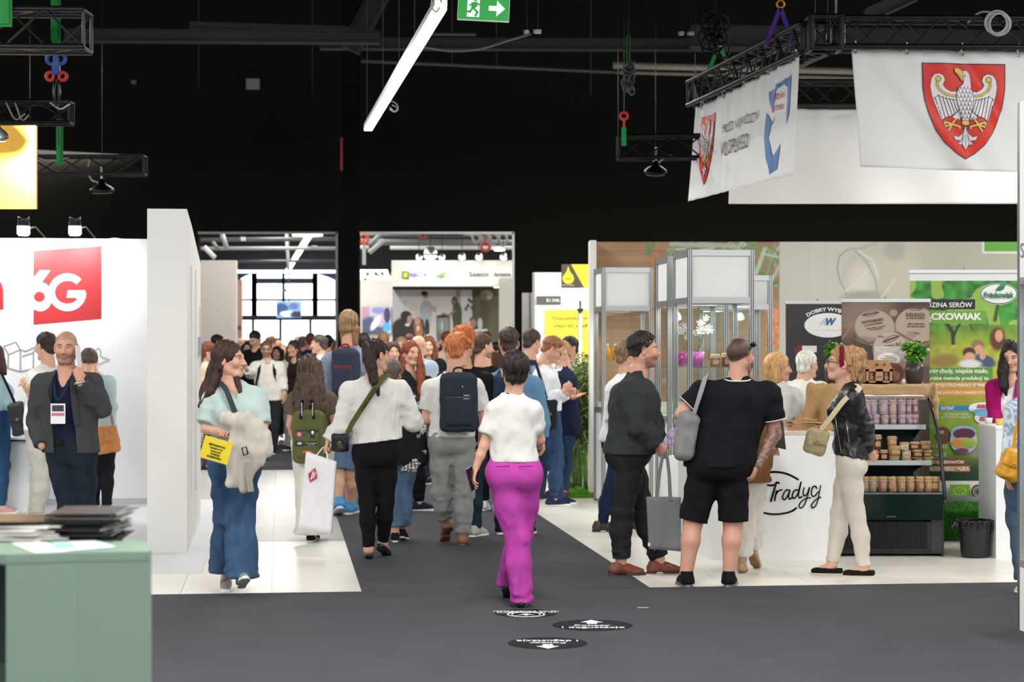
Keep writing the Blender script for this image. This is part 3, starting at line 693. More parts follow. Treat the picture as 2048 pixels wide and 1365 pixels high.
    def glasses(s, col='2a2a40', w=.0022, dark=False):
        b = B()
        for sg in (-1, 1):
            b.tube([s.hp(sg*(.033+.021*math.cos(t)), .104-.004*abs(math.cos(t)), .002+.016*math.sin(t)) for t in np.linspace(0, 2*math.pi, 13)[:-1]], w*s.k, 5, close=True)
            b.tube([s.hp(sg*.054, .10, .006), s.hp(sg*.079, .06, .008), s.hp(sg*.083, -.01, .008), s.hp(sg*.082, -.03, -.008)], w*s.k, 5)
        b.tube([s.hp(-.012, .106, .004), s.hp(0, .110, .007), s.hp(.012, .106, .004)], w*s.k, 5)
        return b.obj('glasses', mat(col, 'plastic'), s.root)
    def strap(s, pts, w, col, name='strap', parent=None, kind='fabric', t=.003, n=24):
        """flat band through pixel points (with depth) or local 3-vectors"""
        P_ = [np.asarray(p, float) if isinstance(p, np.ndarray) else s.J(*p) for p in pts]; return band(name, P_, w, mat(col, kind), parent or s.root, s.neck*.4+s.hip*.6, t, n)
def crspline(P_, n):
    P_ = [np.asarray(p, float) for p in P_]; Q = [2*P_[0]-P_[1]]+P_+[2*P_[-1]-P_[-2]]; out = []
    for i in range(len(P_)-1):
        a, b, c, d = Q[i:i+4]; m = max(2, n//(len(P_)-1))
        for j in range(m): t = j/m; out.append(.5*((2*b)+(c-a)*t+(2*a-5*b+4*c-d)*t*t+(3*b-a-3*c+d)*t**3))
    return out+[P_[-1]]
def band(name, P_, w, m, parent, axis, t=.003, n=24):
    C = crspline(P_, n); b = B(); V = []; Fs = []; N = len(C)
    for i, p in enumerate(C):
        d = C[min(i+1, N-1)]-C[max(i-1, 0)]; d = d/(np.linalg.norm(d)+1e-9); o = p-axis; o = o-d*(o@d); o[2] *= .3; o = o/(np.linalg.norm(o)+1e-9); sd = np.cross(d, o); sd /= (np.linalg.norm(sd)+1e-9)
        V += [p-sd*w/2-o*t, p+sd*w/2-o*t, p+sd*w/2+o*t, p-sd*w/2+o*t]
    for i in range(N-1):
        for j in range(4): Fs.append((i*4+j, i*4+(j+1) % 4, i*4+4+(j+1) % 4, i*4+4+j))
    Fs += [(3, 2, 1, 0), (N*4-4, N*4-3, N*4-2, N*4-1)]; b.add(V, Fs, False)
    me = b.mesh(name); me.polygons.foreach_set('use_smooth', [False]*len(me.polygons)); return mobj(name, me, parent, m)
# ---------------------------------------------------------------- shared small builders
def XZ(px, py, Y): return (px-1024)*Y/F, HC-(py-HY)*Y/F
def rootpx(name, label, cat, px, Y, z=0, group=None, rz=0): return thing(name, label, cat, ((px-1024)*Y/F, Y, z), rz, group)
def lb(r, px0, px1, py0, py1, Y, dep, dy=0):
    """box seen between pixel columns px0..px1 and rows py0..py1 when its front stands at depth Y, in the frame of r"""
    L_ = r.location if r is not None else Vector((0, 0, 0)); x0, z1 = XZ(px0, py0, Y); x1, z0 = XZ(px1, py1, Y)
    return (x0-L_.x, x1-L_.x, Y-L_.y+dy, Y-L_.y+dy+dep, max(z0, 0) - L_.z, z1-L_.z)
_CY = {}
def cyl(name, p, q, r, m, parent=None, n=8, **k):
    key = (n, m.name)
    if key not in _CY:
        b = B(); b.lathe([(1, 0), (1, 1)], n); me = b.mesh('rod'); me.materials.append(m); _CY[key] = me
    o = bpy.data.objects.new(name, _CY[key]); d = Vector(q)-Vector(p)
    o.matrix_local = Matrix.Translation(Vector(p)) @ d.to_track_quat('Z', 'Y').to_matrix().to_4x4() @ Matrix.Diagonal((r, r, d.length, 1))
    link(o, parent, **k); o.matrix_local = Matrix.Translation(Vector(p)) @ d.to_track_quat('Z', 'Y').to_matrix().to_4x4() @ Matrix.Diagonal((r, r, d.length, 1)); return o
TRM = mat('2c2d2f', 'metal', .45)
def truss(label, p, q, w=.29, r=.024, col=None, pitch=None, group=None, br=.010):
    p, q = Vector(p), Vector(q); t = thing('truss', label, 'truss', p, 0, group); m = col or TRM; d = q-p; L_ = d.length; d.normalize()
    s = d.cross(Vector((0, 0, 1))).normalized(); u = Vector((0, 0, 1)); n = max(2, round(L_/(pitch or w))); c = [s*a*w/2+u*b*w/2 for a, b in ((-1, -1), (1, -1), (1, 1), (-1, 1))]
    for k in c: cyl('chord', k, k+d*L_, r, m, t, 10)
    for i in range(4):
        a, b = c[i], c[(i+1) % 4]
        for j in range(n):
            e, f_ = (a, b) if (j+i) % 2 == 0 else (b, a); cyl('brace', e+d*L_*(j/n), f_+d*L_*((j+1)/n), br, m, t, 6)
        for z in (0, L_): cyl('brace', a+d*z, b+d*z, br*1.3, m, t, 6)
    return t
def wire(name, label, cat, pts, r, col, kind='plastic', n=24, parent=None):
    b = B().tube([Vector(tuple(p)) for p in crspline(pts, n)], r, 6)
    if parent is not None: return b.obj(name, mat(col, kind), parent)
    return b.obj(name, mat(col, kind), None, label=label, cat=cat)
def hang(t, z):
    l = t.location; M = (Matrix.Translation(l) @ t.rotation_euler.to_matrix().to_4x4()).inverted(); cyl('suspension', M @ Vector((l.x, l.y, l.z+.03)), M @ Vector((l.x, l.y, z-.002)), .004 if z > 8 else .008, mat('2a2a2a', 'metal'), t, 6)
def ring(c, r, axis, n=16):
    a = Vector(axis).normalized(); e = a.cross(Vector((0, 0, 1)) if abs(a.z) < .9 else Vector((1, 0, 0))).normalized(); f_ = a.cross(e)
    return [Vector(c)+(e*math.cos(2*math.pi*i/n)+f_*math.sin(2*math.pi*i/n))*r for i in range(n)]

# ---------------------------------------------------------------- floor, ceiling, walls
fl = B().box(-16, 16, -6, 36, -.12, -.012, TH, (0, 15)).box(-40, 40, 34, 95, -.12, -.004).obj('floor', mat('b4b1aa', 'tile'), kind='structure')
tb = B().box(-.2985, .2985, -.5985, .5985, -.012, 0); tm = tb.mesh('floor_tile', .0012)
tmats = [mat(c, 'tile') for c in ('f0ece2', 'ebe7dc', 'f3efe6')]
def tiles(u0, u1, v0, v1, ms, cu=.6, cv=1.2):
    i = 0; u = u0+cu/2
    while u < u1:
        v = v0+cv/2+(.0 if i % 2 == 0 else 0)
        while v < v1:
            o = bpy.data.objects.new('floor_tile', tm)
            if not tm.materials: tm.materials.append(None)
            link(o, fl); o.location = hall(u, v); o.rotation_euler = (0, 0, TH); o.material_slots[0].link = 'OBJECT'; o.material_slots[0].material = random.choice(ms); v += cv
        u += cu; i += 1
tiles(-1.855, .5, 13.2, 16.8, tmats)
tiles(2.45, 6.7, 13.2, 22.8, tmats)
GT = [mat(c, 'tile', .35) for c in ('aeada9', 'b4b3ae')]
tiles(-1.855, .5, 16.8, 26.4, GT)
def carpet(name, label, u0, u1, v0, v1, col, cat='carpet', z=.004):
    x0, y0 = hall(u0, v0)[:2]; t = B().box(0, u1-u0, 0, v1-v0, -.010, z).obj(name, mat(col, 'carpet'), None, label=label, cat=cat); t.location = (x0, y0, 0); t.rotation_euler = (0, 0, TH); return t
carpet('carpet', 'dark grey carpet crossing the foreground in front of the stands', -9, 12, -4, 13.3, '484a4e')
carpet('carpet', 'dark grey carpet runner down the middle aisle under the crowd', .545, 2.49, 13.31, 26.5, '484a4e')
carpet('carpet', 'dark grey cross aisle carpet in the distance before the black wall', -9, 12, 26.52, 33, '46484b')
lf = B().box(0, 6, 0, 6.9, -.010, .006).obj('floor', mat('cdd1d3', 'paint'), kind='structure'); lf.location = hall(-6.56, 14.5); lf.rotation_euler = (0, 0, TH)
B().box(-30, 30, -4, 36.4, 9.0, 9.3).obj('ceiling', mat('121212', 'matte'), kind='structure')
YW = 36.0; bw = B()
def wb(px0, px1, z0, z1, Y=YW, d=.3): x0 = (px0-1024)*Y/F; x1 = (px1-1024)*Y/F; bw.box(x0, x1, Y, Y+d, z0, z1)
zt = HC+(HY-465)*YW/F
wb(-2400, 396, 0, zt); wb(675, 718, 0, zt); wb(1028, 4200, 0, zt); wb(-2400, 4200, zt, 9.1)
bw.obj('wall_back', mat('211f1b', 'matte'), kind='structure')
def frame_trim(px0, px1, col='9a9a98'):
    b = B(); x0, x1 = (px0-1024)*YW/F, (px1-1024)*YW/F
    b.box(x0, x1, YW-.03, YW+.02, zt-.03, zt+.01).box(x1-.035, x1+.01, YW-.03, YW+.02, 0, zt); b.obj('trim_1' if px0 < 600 else 'trim_2', mat(col, 'metal', .4), kind='structure')
frame_trim(396, 675, '7c7c7a'); frame_trim(718, 1028, 'c8c8c4')
cx0, cx1 = (683-1024)*33/F, (716-1024)*33/F
B().box(cx0, cx1, 33, 33.4, 0, 9).obj('column', mat('161513', 'matte'), kind='structure')
b = B(); x, z = XZ(683, 305, 32.9); b.box(x-.02, x+.02, 32.9, 32.96, z-.3, z+.25); b.obj('pipe_marker', mat('8a1a24', 'paint'), None, label='thin dark red marker strip on the black column', cat='marker strip')
# roof steel in the black ceiling, pipes and wires
def beam(label, px0, py0, px1, py1, Y0, Y1, h=.12, d=.12, col='1d1e1f'):
    a = Vector((XZ(px0, py0, Y0)[0], Y0, XZ(px0, py0, Y0)[1])); c = Vector((XZ(px1, py1, Y1)[0], Y1, XZ(px1, py1, Y1)[1]))
    t = thing('roof_beam', label, 'beam', a); D = c-a; b = B().box(0, D.length, -d/2, d/2, -h/2, h/2); b.box(0, D.length, -d*.9, d*.9, -h/2-.012, -h/2); b.box(0, D.length, -d*.9, d*.9, h/2, h/2+.012)
    o = b.obj('girder', mat(col, 'paint', .6), t); o.rotation_euler = D.to_track_quat('X', 'Z').to_euler(); return t
beam('long black steel beam under the roof at upper left', 130, 72, 760, 76, 24, 24)
beam('long black steel beam under the roof above the aisle', 640, 88, 1700, 92, 26, 26)
beam('black steel beam low on the roof behind the hanging pipes', 380, 52, 700, 62, 27, 27, .08, .08, '262728')
beam('black sloping roof strut at top left of the long lamp', 700, 100, 765, -20, 25, 25, .2, .2, '1a1b1b')
beam('dark grey steel beam crossing behind the square lighting rig', 1380, 75, 2060, 88, 25, 25, .25, .2, '222325')
beam('grey sloping roof strut above the lighting rig', 1735, 32, 1830, -12, 24, 24, .14, .14, '343536')
def pipe(label, pts, r, col): return wire('ceiling_pipe', label, 'pipe', pts, r, col, 'paint', 6)
pt = lambda px, py, Y: np.array([XZ(px, py, Y)[0], Y, XZ(px, py, Y)[1]])
pipe('thin grey pipe running across the black roof space', [pt(722, 122, 30), pt(1240, 145, 30)], .03, '4a4a48')
pipe('thick pale pipe running behind the lighting rig', [pt(1226, 131, 29), pt(2060, 152, 29)], .055, '908c80')
pipe('thin pale pipe beneath the thick one behind the rig', [pt(1240, 145, 29), pt(2060, 165, 29)], .03, '7c796e')
pipe('short pale grey pipe beside the long lamp', [pt(860, 68, 28), pt(952, 69, 28)], .025, '4c4c4c')
wire('hanging_cable', 'sagging grey cable strung from the long lamp to the roof', 'cable', [pt(835, 92, 20), pt(900, 102, 20), pt(960, 98, 20), pt(1020, 80, 20), pt(1062, 68, 20)], .012, '6a6a66')
for i, (px, y0, y1, Y) in enumerate(((734, 0, 240, 24), (766, 0, 180, 22), (798, 0, 125, 20), (829, 0, 80, 18), (904, 0, 130, 28), (993, 0, 135, 28), (1182, 0, 190, 28), (397, 0, 180, 30), (625, 0, 190, 30), (1672, 0, 40, 18.1))):
    wire('suspension_wire', ['thin steel wire hanging at the low end of the long lamp', 'thin steel wire by the lower middle of the long lamp', 'thin steel wire by the upper middle of the long lamp', 'thin steel wire near the top of the long lamp', 'faint roof wire between the long lamp and the exit sign', 'faint roof wire under the green exit sign', 'faint roof wire left of the green sling', 'faint roof wire above the white tapered wall', 'faint roof wire left of the long lamp', 'steel wire carrying the corner of the lighting rig'][i], 'wire', [pt(px, y0-200, Y), pt(px, y1, Y)], .004 if i != 9 else .01, '3c3c3a' if i != 9 else '9a9a96', n=2)
def junction(label, px, py, Y, w, h, col):
    t = rootpx('junction_box', label, 'junction box', px, Y, XZ(px, py, Y)[1]); k = Y/F
    B().box(-w*k/2, w*k/2, 0, .08, -h*k/2, h*k/2).obj('housing', mat(col, 'plastic'), t, .006); B().box(-w*k/2-.012, -w*k/2-.004, .01, .07, -h*k/2, h*k/2).obj('flange', mat('8a8a86', 'plastic'), t); return t
junction('small grey box fixed high on the black wall', 506, 168, 35.92, 26, 22, '8e8e8a'); junction('tiny grey box on the black wall above the truss lamp', 268, 164, 35.92, 9, 8, '6a6a68')
junction('small white coupling box where the sagging cable meets the roof', 1054, 64, 20, 9, 9, 'c8c8c4'); junction('white connector at the end of the sagging cable', 1076, 62, 20, 14, 7, 'c0c0bc')
junction('white connector on the roof left of the lighting rig', 1364, 66, 22, 9, 7, 'b0b0aa'); junction('pale connector above the chain bag', 1383, 66, 22, 12, 6, 'a8a8a4')

# the long linear lamp, exit sign
def linlamp(label, a, c, w, em, parts=3, group=None):
    a, c = Vector(a), Vector(c); t = thing('linear_lamp', label, 'lamp', a, 0, group); D = c-a; q = D.to_track_quat('X', 'Z').to_euler(); L_ = D.length
    o = B().box(0, L_, -w/2, w/2, 0, .06).obj('housing', mat('d8d8d4', 'metal', .4), t, .004); o.rotation_euler = q
    for i in range(parts):
        o = B().box(L_*i/parts+.01, L_*(i+1)/parts-.01, -w/2+.004, w/2-.004, -.03, 0).obj('diffuser', mat('fffdf4', 'plastic', None, em), t); o.rotation_euler = q
    return t
a1, a2 = pt(882, 12, 15.5), pt(736, 257, 24.4)
for u_, v0_, v1_ in LAMP_ROWS: linlamp('long white linear lamp in the rows under the roof outside the view', hall(u_, v0_, 5.34), hall(u_, v1_, 5.34), .3, 2, 1, 'linear lamps in rows under the roof')
LL = linlamp('long bright white linear lamp hanging diagonally over the aisle', a1, a2, .10, 8)
b = B()
for i in range(2): b.tube(crspline([pt(775+i*9, 205+i*5, 22)+np.zeros(3), pt(786, 203+i*8, 22), pt(796, 213+i*4, 22), pt(790, 224, 22), pt(780, 219-i*4, 22)], 16), .008, 5)
b.obj('lamp_cable', mat('8a8a86', 'plastic'), None, label='loose loop of grey cable beside the long linear lamp', cat='cable')
wire('lamp_cable', 'grey connector cable at the top end of the long lamp', 'cable', [pt(866, -10, 15.5), pt(863, 12, 15.5), pt(872, 24, 15.5), pt(880, 14, 15.5)], .008, 'b0b0aa')
t = rootpx('exit_sign', 'green emergency exit sign with white running figure and arrow hung from the roof', 'sign', 966, 15.2, XZ(966, 42, 15.2)[1]); k = 15.2/F
o = B().box(-52*k, 52*k, 0, .03, 0, 52*k).obj('panel', mat('e8ece8', 'plastic'), t, .003); A = Art()
A.rect(-51*k, 51*k, 2*k, 51*k, '1c9a3c').rect(-33*k, -8*k, 7*k, 45*k, 'eef4ee')
G_ = '1c9a3c'
A.disc(-17*k, 42*k, 3.5*k, 3.5*k, G_).poly([(-24*k, 36*k), (-14*k, 38*k), (-12*k, 30*k), (-20*k, 22*k), (-25*k, 25*k)], G_).line([(-18*k, 36*k), (-8*k, 32*k), (-5*k, 36*k)], 3*k, G_).line([(-22*k, 35*k), (-28*k, 29*k)], 3*k, G_)
A.line([(-20*k, 24*k), (-12*k, 17*k), (-16*k, 9*k)], 4*k, G_).line([(-23*k, 24*k), (-27*k, 17*k), (-36*k, 18*k)], 4*k, G_)
A.poly([(10*k, 31*k), (26*k, 31*k), (26*k, 42*k), (43*k, 26*k), (26*k, 10*k), (26*k, 21*k), (10*k, 21*k)], 'f4f8f4'); A.obj('pictogram', t, (0, -.001, 0), .5); t.rotation_euler = (0, math.radians(3), 0)
for sx in (-1, 1): wire('cord', '', '', [(sx*.15, .015, 52*k), (sx*.15, .015, 2)], .003, '555555', n=2, parent=t)

# ---------------------------------------------------------------- slings, chains, hoists and trusses
def sling(label, px, py, Y, px2, py2, col, dx, top=True):
    a, c = pt(px, py, Y), pt(px2, py2, Y); t = thing('lifting_sling', label, 'sling', a); b = B()
    for s in (-1, 1):
        p = np.array([0, 0, 0.]); q = c-a+np.array([s*dx, 0, 0]); w = np.array([.022, 0, 0]); V = [p-w, p+w, q+w, q-w]; V = V+[v+np.array([0, .012, 0]) for v in V]; b.add(V, [(0, 1, 2, 3), (7, 6, 5, 4), (0, 4, 5, 1), (1, 5, 6, 2), (2, 6, 7, 3), (3, 7, 4, 0)])
    b.obj('webbing', mat(col, 'fabric'), t); B().tube(ring((0, 0, .03), .035, (0, 1, 0)), .012, 6, close=True).obj('shackle', mat('c8962c' if top else 'c8c8c4', 'metal'), t); return t
truss('dark grey lattice truss end hanging at the top left corner', pt(-60, 60, 14.4), pt(175, 62, 14.4), .27, .024, mat('3a3c3f', 'metal', .4), .33)
truss('black lattice truss behind the yellow light panel', pt(-40, 226, 17.5), pt(142, 226, 17.5), .18, .02, mat('1c1c1c', 'metal', .5), .3)
truss('faint black truss beneath holding a round lamp at left', pt(60, 332, 22), pt(290, 332, 22), .2, .018, mat('242526', 'metal', .5), .3)
truss('small dark truss left of the banners holding a round lamp', pt(1236, 296, 22), pt(1400, 294, 22), .24, .02, mat('242526', 'metal', .5), .3)
truss('front black lattice truss of the square rig above the crest banner', pt(1655, 68, 18), pt(2150, 70, 18), .26, .026)
truss('side black lattice truss of the square rig going back over the lettered banner', pt(1630, 76, 18.1), pt(1398, 188, 22.2), .26, .026)
truss('rear black lattice truss of the square rig behind the banners', pt(1390, 188, 22.3), pt(2150, 190, 22.3), .26, .026)
# corner cube of the rig
t = thing('truss_corner', 'black cube joining the front and side trusses of the rig', 'truss', pt(1648, 68, 18)); 
for i in range(4):
    a = math.pi/4+i*math.pi/2; x, y = .19*math.cos(a), .19*math.sin(a); cyl('post', (x, y, -.15), (x, y, .15), .034, TRM, t, 10)
    x2, y2 = .19*math.cos(a+math.pi/2), .19*math.sin(a+math.pi/2)
    for z in (-.14, .14): cyl('chord', (x, y, z), (x2, y2, z), .026, TRM, t, 8)
    cyl('brace', (x, y, -.14), (x2, y2, .14), .011, TRM, t, 6)
def disclamp(label, px, py, Y, r, tilt=.15, cordpts=None, up=.18):
    t = thing('round_lamp', label, 'lamp', pt(px, py, Y), 0); t.rotation_euler = (tilt, 0, 0)
    B().lathe([(.0, -.02), (r*.8, -.02), (r, 0), (r*.98, .02), (r*.7, .05), (r*.3, .08), (r*.22, .13), (0, .14)], 24).obj('housing', mat('1b1d20', 'metal', .35), t)
    B().lathe([(0, 0), (r*.78, 0), (r*.78, .004), (0, .004)], 24, (0, 0, -.026)).obj('diffuser', mat('6a6c70', 'plastic'), t)
    cyl('bracket', (0, 0, .12), (0, 0, up+.1), .014, mat('8a8a8a', 'metal'), t)
    if cordpts: wire('cord', '', '', [np.array(p)-pt(px, py, Y) for p in cordpts], .01, '8a8a84', n=16, parent=t)
disclamp('black round lamp hanging under the faint truss at left', 204, 382, 22, .14, .15, [pt(178, 345, 22), pt(184, 360, 22), pt(200, 366, 22)])
disclamp('black round lamp under the small truss left of the banners', 1311, 345, 22, .13, .3, [pt(1312, 330, 22), pt(1335, 312, 22), pt(1365, 316, 22), pt(1385, 312, 22)])
disclamp('black round lamp lighting the yellow panel', -4, 276, 15.4, .085, .2)
sling('purple lifting sling carrying the side truss of the rig', 1561, 14, 18.9, 1560, 90, '5a3a9a', .13)
sling('green and grey lifting sling on the far corner of the rig', 1439, 92, 21.8, 1440, 150, '3c9a58', .15)
def chainbag(label, px, py, Y, w, h, col='1c1c1a'):
    t = thing('chain_bag', label, 'chain bundle', pt(px, py, Y)); b = B()
    for i in range(14):
        a = i*2.4; r = w*(.3+.5*random.random()); b.tube(ring((math.cos(a)*w*.35, math.sin(a)*w*.3, -h*(.1+.8*(i/14))), r*.8, (random.uniform(-1, 1), 1, random.uniform(-.4, .4)), 14), .012, 5, close=True)
    b.obj('chain', mat(col, 'metal', .5), t); t2 = cyl('line', (0, 0, -.02), (0, 0, 1.4), .012, mat('222222', 'metal'), t); return t
chainbag('bundled black chain hanging left of the purple sling', 1430, 25, 21, .2, .45)
chainbag('coiled grey chain hanging on the green sling', 1257, 118, 21, .09, .4, '55565a')
b = B(); p0 = pt(1257, 85, 21)
t = thing('lifting_sling', 'bright green sling above the coiled chain', 'sling', p0); B().box(-.02, .02, 0, .03, -.2, .08).obj('webbing', mat('1e8a3c', 'fabric'), t)
p0 = pt(1248, 232, 21.5); t = thing('lifting_sling', 'green sling with red shackle above the small truss', 'sling', p0)
B().box(-.025, .025, 0, .03, -.32, -.12).obj('webbing', mat('2ea85a', 'fabric'), t); B().tube(ring((0, 0, 0), .04, (0, 1, 0)), .016, 6, close=True).box(-.012, .012, -.012, .012, -.12, -.02).obj('shackle', mat('d8401c', 'paint'), t)
p0 = pt(112, 118, 15); t = thing('hoist_hook', 'blue and red hoist hook hanging below the top left truss', 'hoist', p0)
B().tube(ring((-.03, 0, 0), .04, (0, 1, 0)), .016, 6, close=True).tube(ring((.03, 0, .0), .04, (0, 1, 0)), .016, 6, close=True).box(-.03, .03, -.02, .02, -.12, -.02).obj('hook_block', mat('1c4c9a', 'paint'), t, .004)
B().tube(ring((-.045, 0, -.13), .03, (0, 1, 0)), .014, 6, close=True).tube(ring((.05, 0, -.13), .03, (0, 1, 0)), .014, 6, close=True).obj('shackle', mat('c83424', 'paint'), t)
B().tube([(0, 0, -.12), (-.02, 0, -.25), (0, 0, -.36)], .01, 6).tube([(0.01, 0, -.12), (.03, 0, -.25), (0.01, 0, -.36)], .01, 6).obj('chain', mat('4a4a4a', 'metal'), t)
for label, px, py, Y, h, w, c in (('green sling wrapped on the truss at the left edge', 5, 0, 14.2, .17, .09, '3c9a50'), ('dark green sling behind the top left truss', 108, 0, 14.8, .3, .05, '1e7a3a'), ('green sling on the truss beneath behind the yellow panel', 117, 295, 21, .16, .05, '2a7a44')):
    t = thing('lifting_sling', label, 'sling', pt(px, py, Y)); B().box(-w/2, w/2, 0, .012, -h, .3).box(-w/2+.006, w/2+.02, .012, .02, -h-.02, .3).obj('webbing', mat(c, 'fabric'), t)
def coil(label, px, py, Y, r, col='b8b8b4'):
    b = B(); c = Vector((0, 0, 0))
    for i in range(6): b.tube(ring((random.uniform(-.02, .02), 0, random.uniform(-.02, .02)), r*random.uniform(.75, 1.1), (random.uniform(-.3, .3), 1, random.uniform(-.3, .3)), 18), .008, 5, close=True)
    o = b.obj('cable_coil', mat(col, 'plastic'), None, label=label, cat='cable'); o.location = pt(px, py, Y); return o
coil('coil of pale cable tied on the front truss at right', 1995, 48, 17.8, .1)
wire('power_cable', 'pale cable running from the coil to the roof', 'cable', [pt(1988, 25, 17.8), pt(1960, 25, 17.9), pt(1935, 45, 18)], .01, 'a8a8a4')
for i, (px, py, px2, py2) in enumerate(((10, 200, 50, 228), (30, 205, 58, 230), (100, 205, 140, 208))):
    wire('loose_cable', ['grey cable looped along the truss above the yellow panel', 'second grey cable drooping inside the truss above the yellow panel', 'grey cable sagging at the end of the truss above the yellow panel'][i], 'cable', [pt(px, py, 17.4), pt((px+px2)/2, max(py, py2)+10, 17.4), pt(px2, py2, 17.4)], .008, '7a7a76')
wire('loose_cable', 'grey cable curling along the faint truss at left', 'cable', [pt(75, 305, 21.9), pt(82, 318, 21.9), pt(110, 322, 21.9), pt(150, 312, 21.9), pt(178, 316, 21.9), pt(176, 334, 21.9)], .008, '6a6a66')

# ---------------------------------------------------------------- banners on the rig
def eagle(A, S, X0=0, Z0=0, N='1c1a4a', R_='e2301e', Wh='f2eeee', Ye='eeca50'):
    T = lambda pts, m=False: [((((1314-x) if m else x)-657)*S+X0, (1163-y)*S+Z0) for x, y in pts]
    sh = [(222, 128), (1104, 128), (1106, 300), (1100, 420), (1070, 600), (1020, 740), (950, 880), (860, 1010), (760, 1100), (652, 1166), (560, 1105), (430, 990), (340, 860), (270, 680), (232, 520), (220, 380)]
    A.poly(T(sh), N); A.y -= .002; A.poly(T([(657+(x-657)*.975, 640+(y-640)*.978) for x, y in sh]), R_); A.y -= .001
    wing = [(578, 432), (520, 440), (460, 405), (432, 362), (456, 312), (442, 265), (400, 243), (350, 252), (315, 300), (303, 380), (315, 470), (335, 545), (375, 650), (415, 748), (447, 715), (482, 705), (522, 690), (560, 662), (600, 615), (590, 520)]
    for m in (False, True):
        A.line(T(wing+[wing[0]], m), 12*S, N); A.poly(T(wing, m), Wh)
        for a, b_ in (((345, 500), (423, 742)), ((385, 470), (447, 716)), ((425, 490), (484, 704)), ((462, 500), (523, 690)), ((497, 508), (550, 665)), ((530, 512), (572, 640))): A.line(T([a, b_], m), 9*S, N)
        A.line(T([(333, 515), (380, 480), (430, 500), (470, 515), (510, 520), (575, 530)], m), 6*S, N)
        A.line(T([(377, 310), (372, 370), (402, 425), (465, 468), (575, 490)], m), 28*S, N).line(T([(377, 310), (372, 370), (402, 425), (465, 468), (575, 490)], m), 18*S, Ye)
        A.disc(*T([(388, 300)], m)[0], 33*S, 33*S, N).disc(*T([(388, 300)], m)[0], 27*S, 27*S, Ye)
        leg = [(612, 620), (570, 665), (525, 712), (548, 722), (560, 745), (590, 722), (592, 748), (625, 700)]
        A.line(T(leg+[leg[0]], m), 9*S, N); A.poly(T(leg, m), Wh)
        for w, c in ((30, N), (19, Ye)):
            for l in ([(556, 735), (520, 785)], [(520, 785), (445, 762)], [(520, 788), (448, 812)], [(520, 790), (480, 858)], [(520, 788), (602, 812)], [(445, 762), (440, 790)], [(602, 812), (600, 832)]): A.line(T(l, m), w*S, c)
        tl = [(648, 812), (625, 890), (585, 925), (532, 912), (548, 955), (600, 962), (578, 1002), (615, 1006), (645, 955)]
        A.line(T(tl+[tl[0]], m), 8*S, N); A.poly(T(tl, m), 'e4dce4'); A.line(T([(645, 830), (628, 930), (595, 990)], m), 6*S, N)
    c = [(657, 800), (640, 880), (622, 1000), (655, 1062), (692, 1000), (675, 880)]
    A.line(T(c+[c[0]]), 8*S, N); A.poly(T(c), 'e4dce4'); A.line(T([(657, 900), (656, 1030)]), 5*S, N)
    bd = [(640, 360), (600, 400), (576, 455), (578, 530), (592, 610), (612, 670), (632, 748), (692, 748), (712, 670), (736, 610), (748, 530), (748, 455), (728, 400), (704, 360)]
    hd = [(638, 380), (655, 330), (640, 300), (628, 250), (648, 214), (690, 206), (720, 240), (728, 300), (728, 400)]
    A.line(T(bd+[bd[0]]), 11*S, N); A.line(T(hd), 11*S, N); A.poly(T(bd), Wh).poly(T(hd), 'f6e4ec')
    for r in range(8):
        y = 400+r*45; n = 4; o = (r % 2)*.5
        for i in range(n+1):
            x = 590+(i+o-.25)*38
            if 580 < x < 736-10: A.line(T([(x, y-22), (x+4, y+2), (x+19, y+14), (x+34, y+2), (x+38, y-22)]), 5*S, N)
    bk = [(560, 195), (590, 177), (640, 205), (652, 228), (638, 262), (656, 318), (632, 318), (600, 262), (575, 235), (566, 222)]
    A.line(T(bk+[bk[0]]), 9*S, N); A.poly(T(bk), Ye); A.line(T([(575, 225), (610, 255), (645, 310)]), 5*S, N)
    A.disc(*T([(668, 262)])[0], 13*S, 13*S, N).disc(*T([(668, 262)])[0], 8*S, 8*S, 'ffffff').disc(*T([(670, 262)])[0], 4*S, 4*S, N)
    A.disc(*T([(660, 772)])[0], 46*S, 31*S, N).disc(*T([(660, 772)])[0], 39*S, 25*S, Ye)
def banner(label, c00, c10, c11, c01, foldfn, nx=90, nz=40):
    """cloth through corners: bottom-left, bottom-right, top-right, top-left; returns (thing, deform) with deform mapping local x 0..1, z 0..1"""
    c = [np.array(p, float) for p in (c00, c10, c11, c01)]; o = c[3].copy(); t = thing('banner', label, 'banner', o)
    nrm = np.cross(c[1]-c[0], c[3]-c[0]); nrm /= np.linalg.norm(nrm)
    def mp(u, w): return c[0]*(1-u)*(1-w)+c[1]*u*(1-w)+c[2]*u*w+c[3]*(1-u)*w-o+nrm*foldfn(u, w)
    V = np.array([mp(i/nx, j/nz) for j in range(nz+1) for i in range(nx+1)]); i = (np.arange(nz)[:, None]*(nx+1)+np.arange(nx)[None]).ravel()
    me = arrmesh('cloth', V, [np.stack([i, i+1, i+nx+2, i+nx+1], 1)]); ob = mobj('cloth', me, t, mat('f3f3f1', 'banner')); s = ob.modifiers.new('s', 'SOLIDIFY'); s.thickness = .002; s.offset = -1
    sgn = 1 if nrm[1] < 0 else -1
    def df(co): p = mp(co.x, co.z)+nrm*sgn*(.008-co.y*1.2); return Vector(tuple(p))
    return t, df, mp
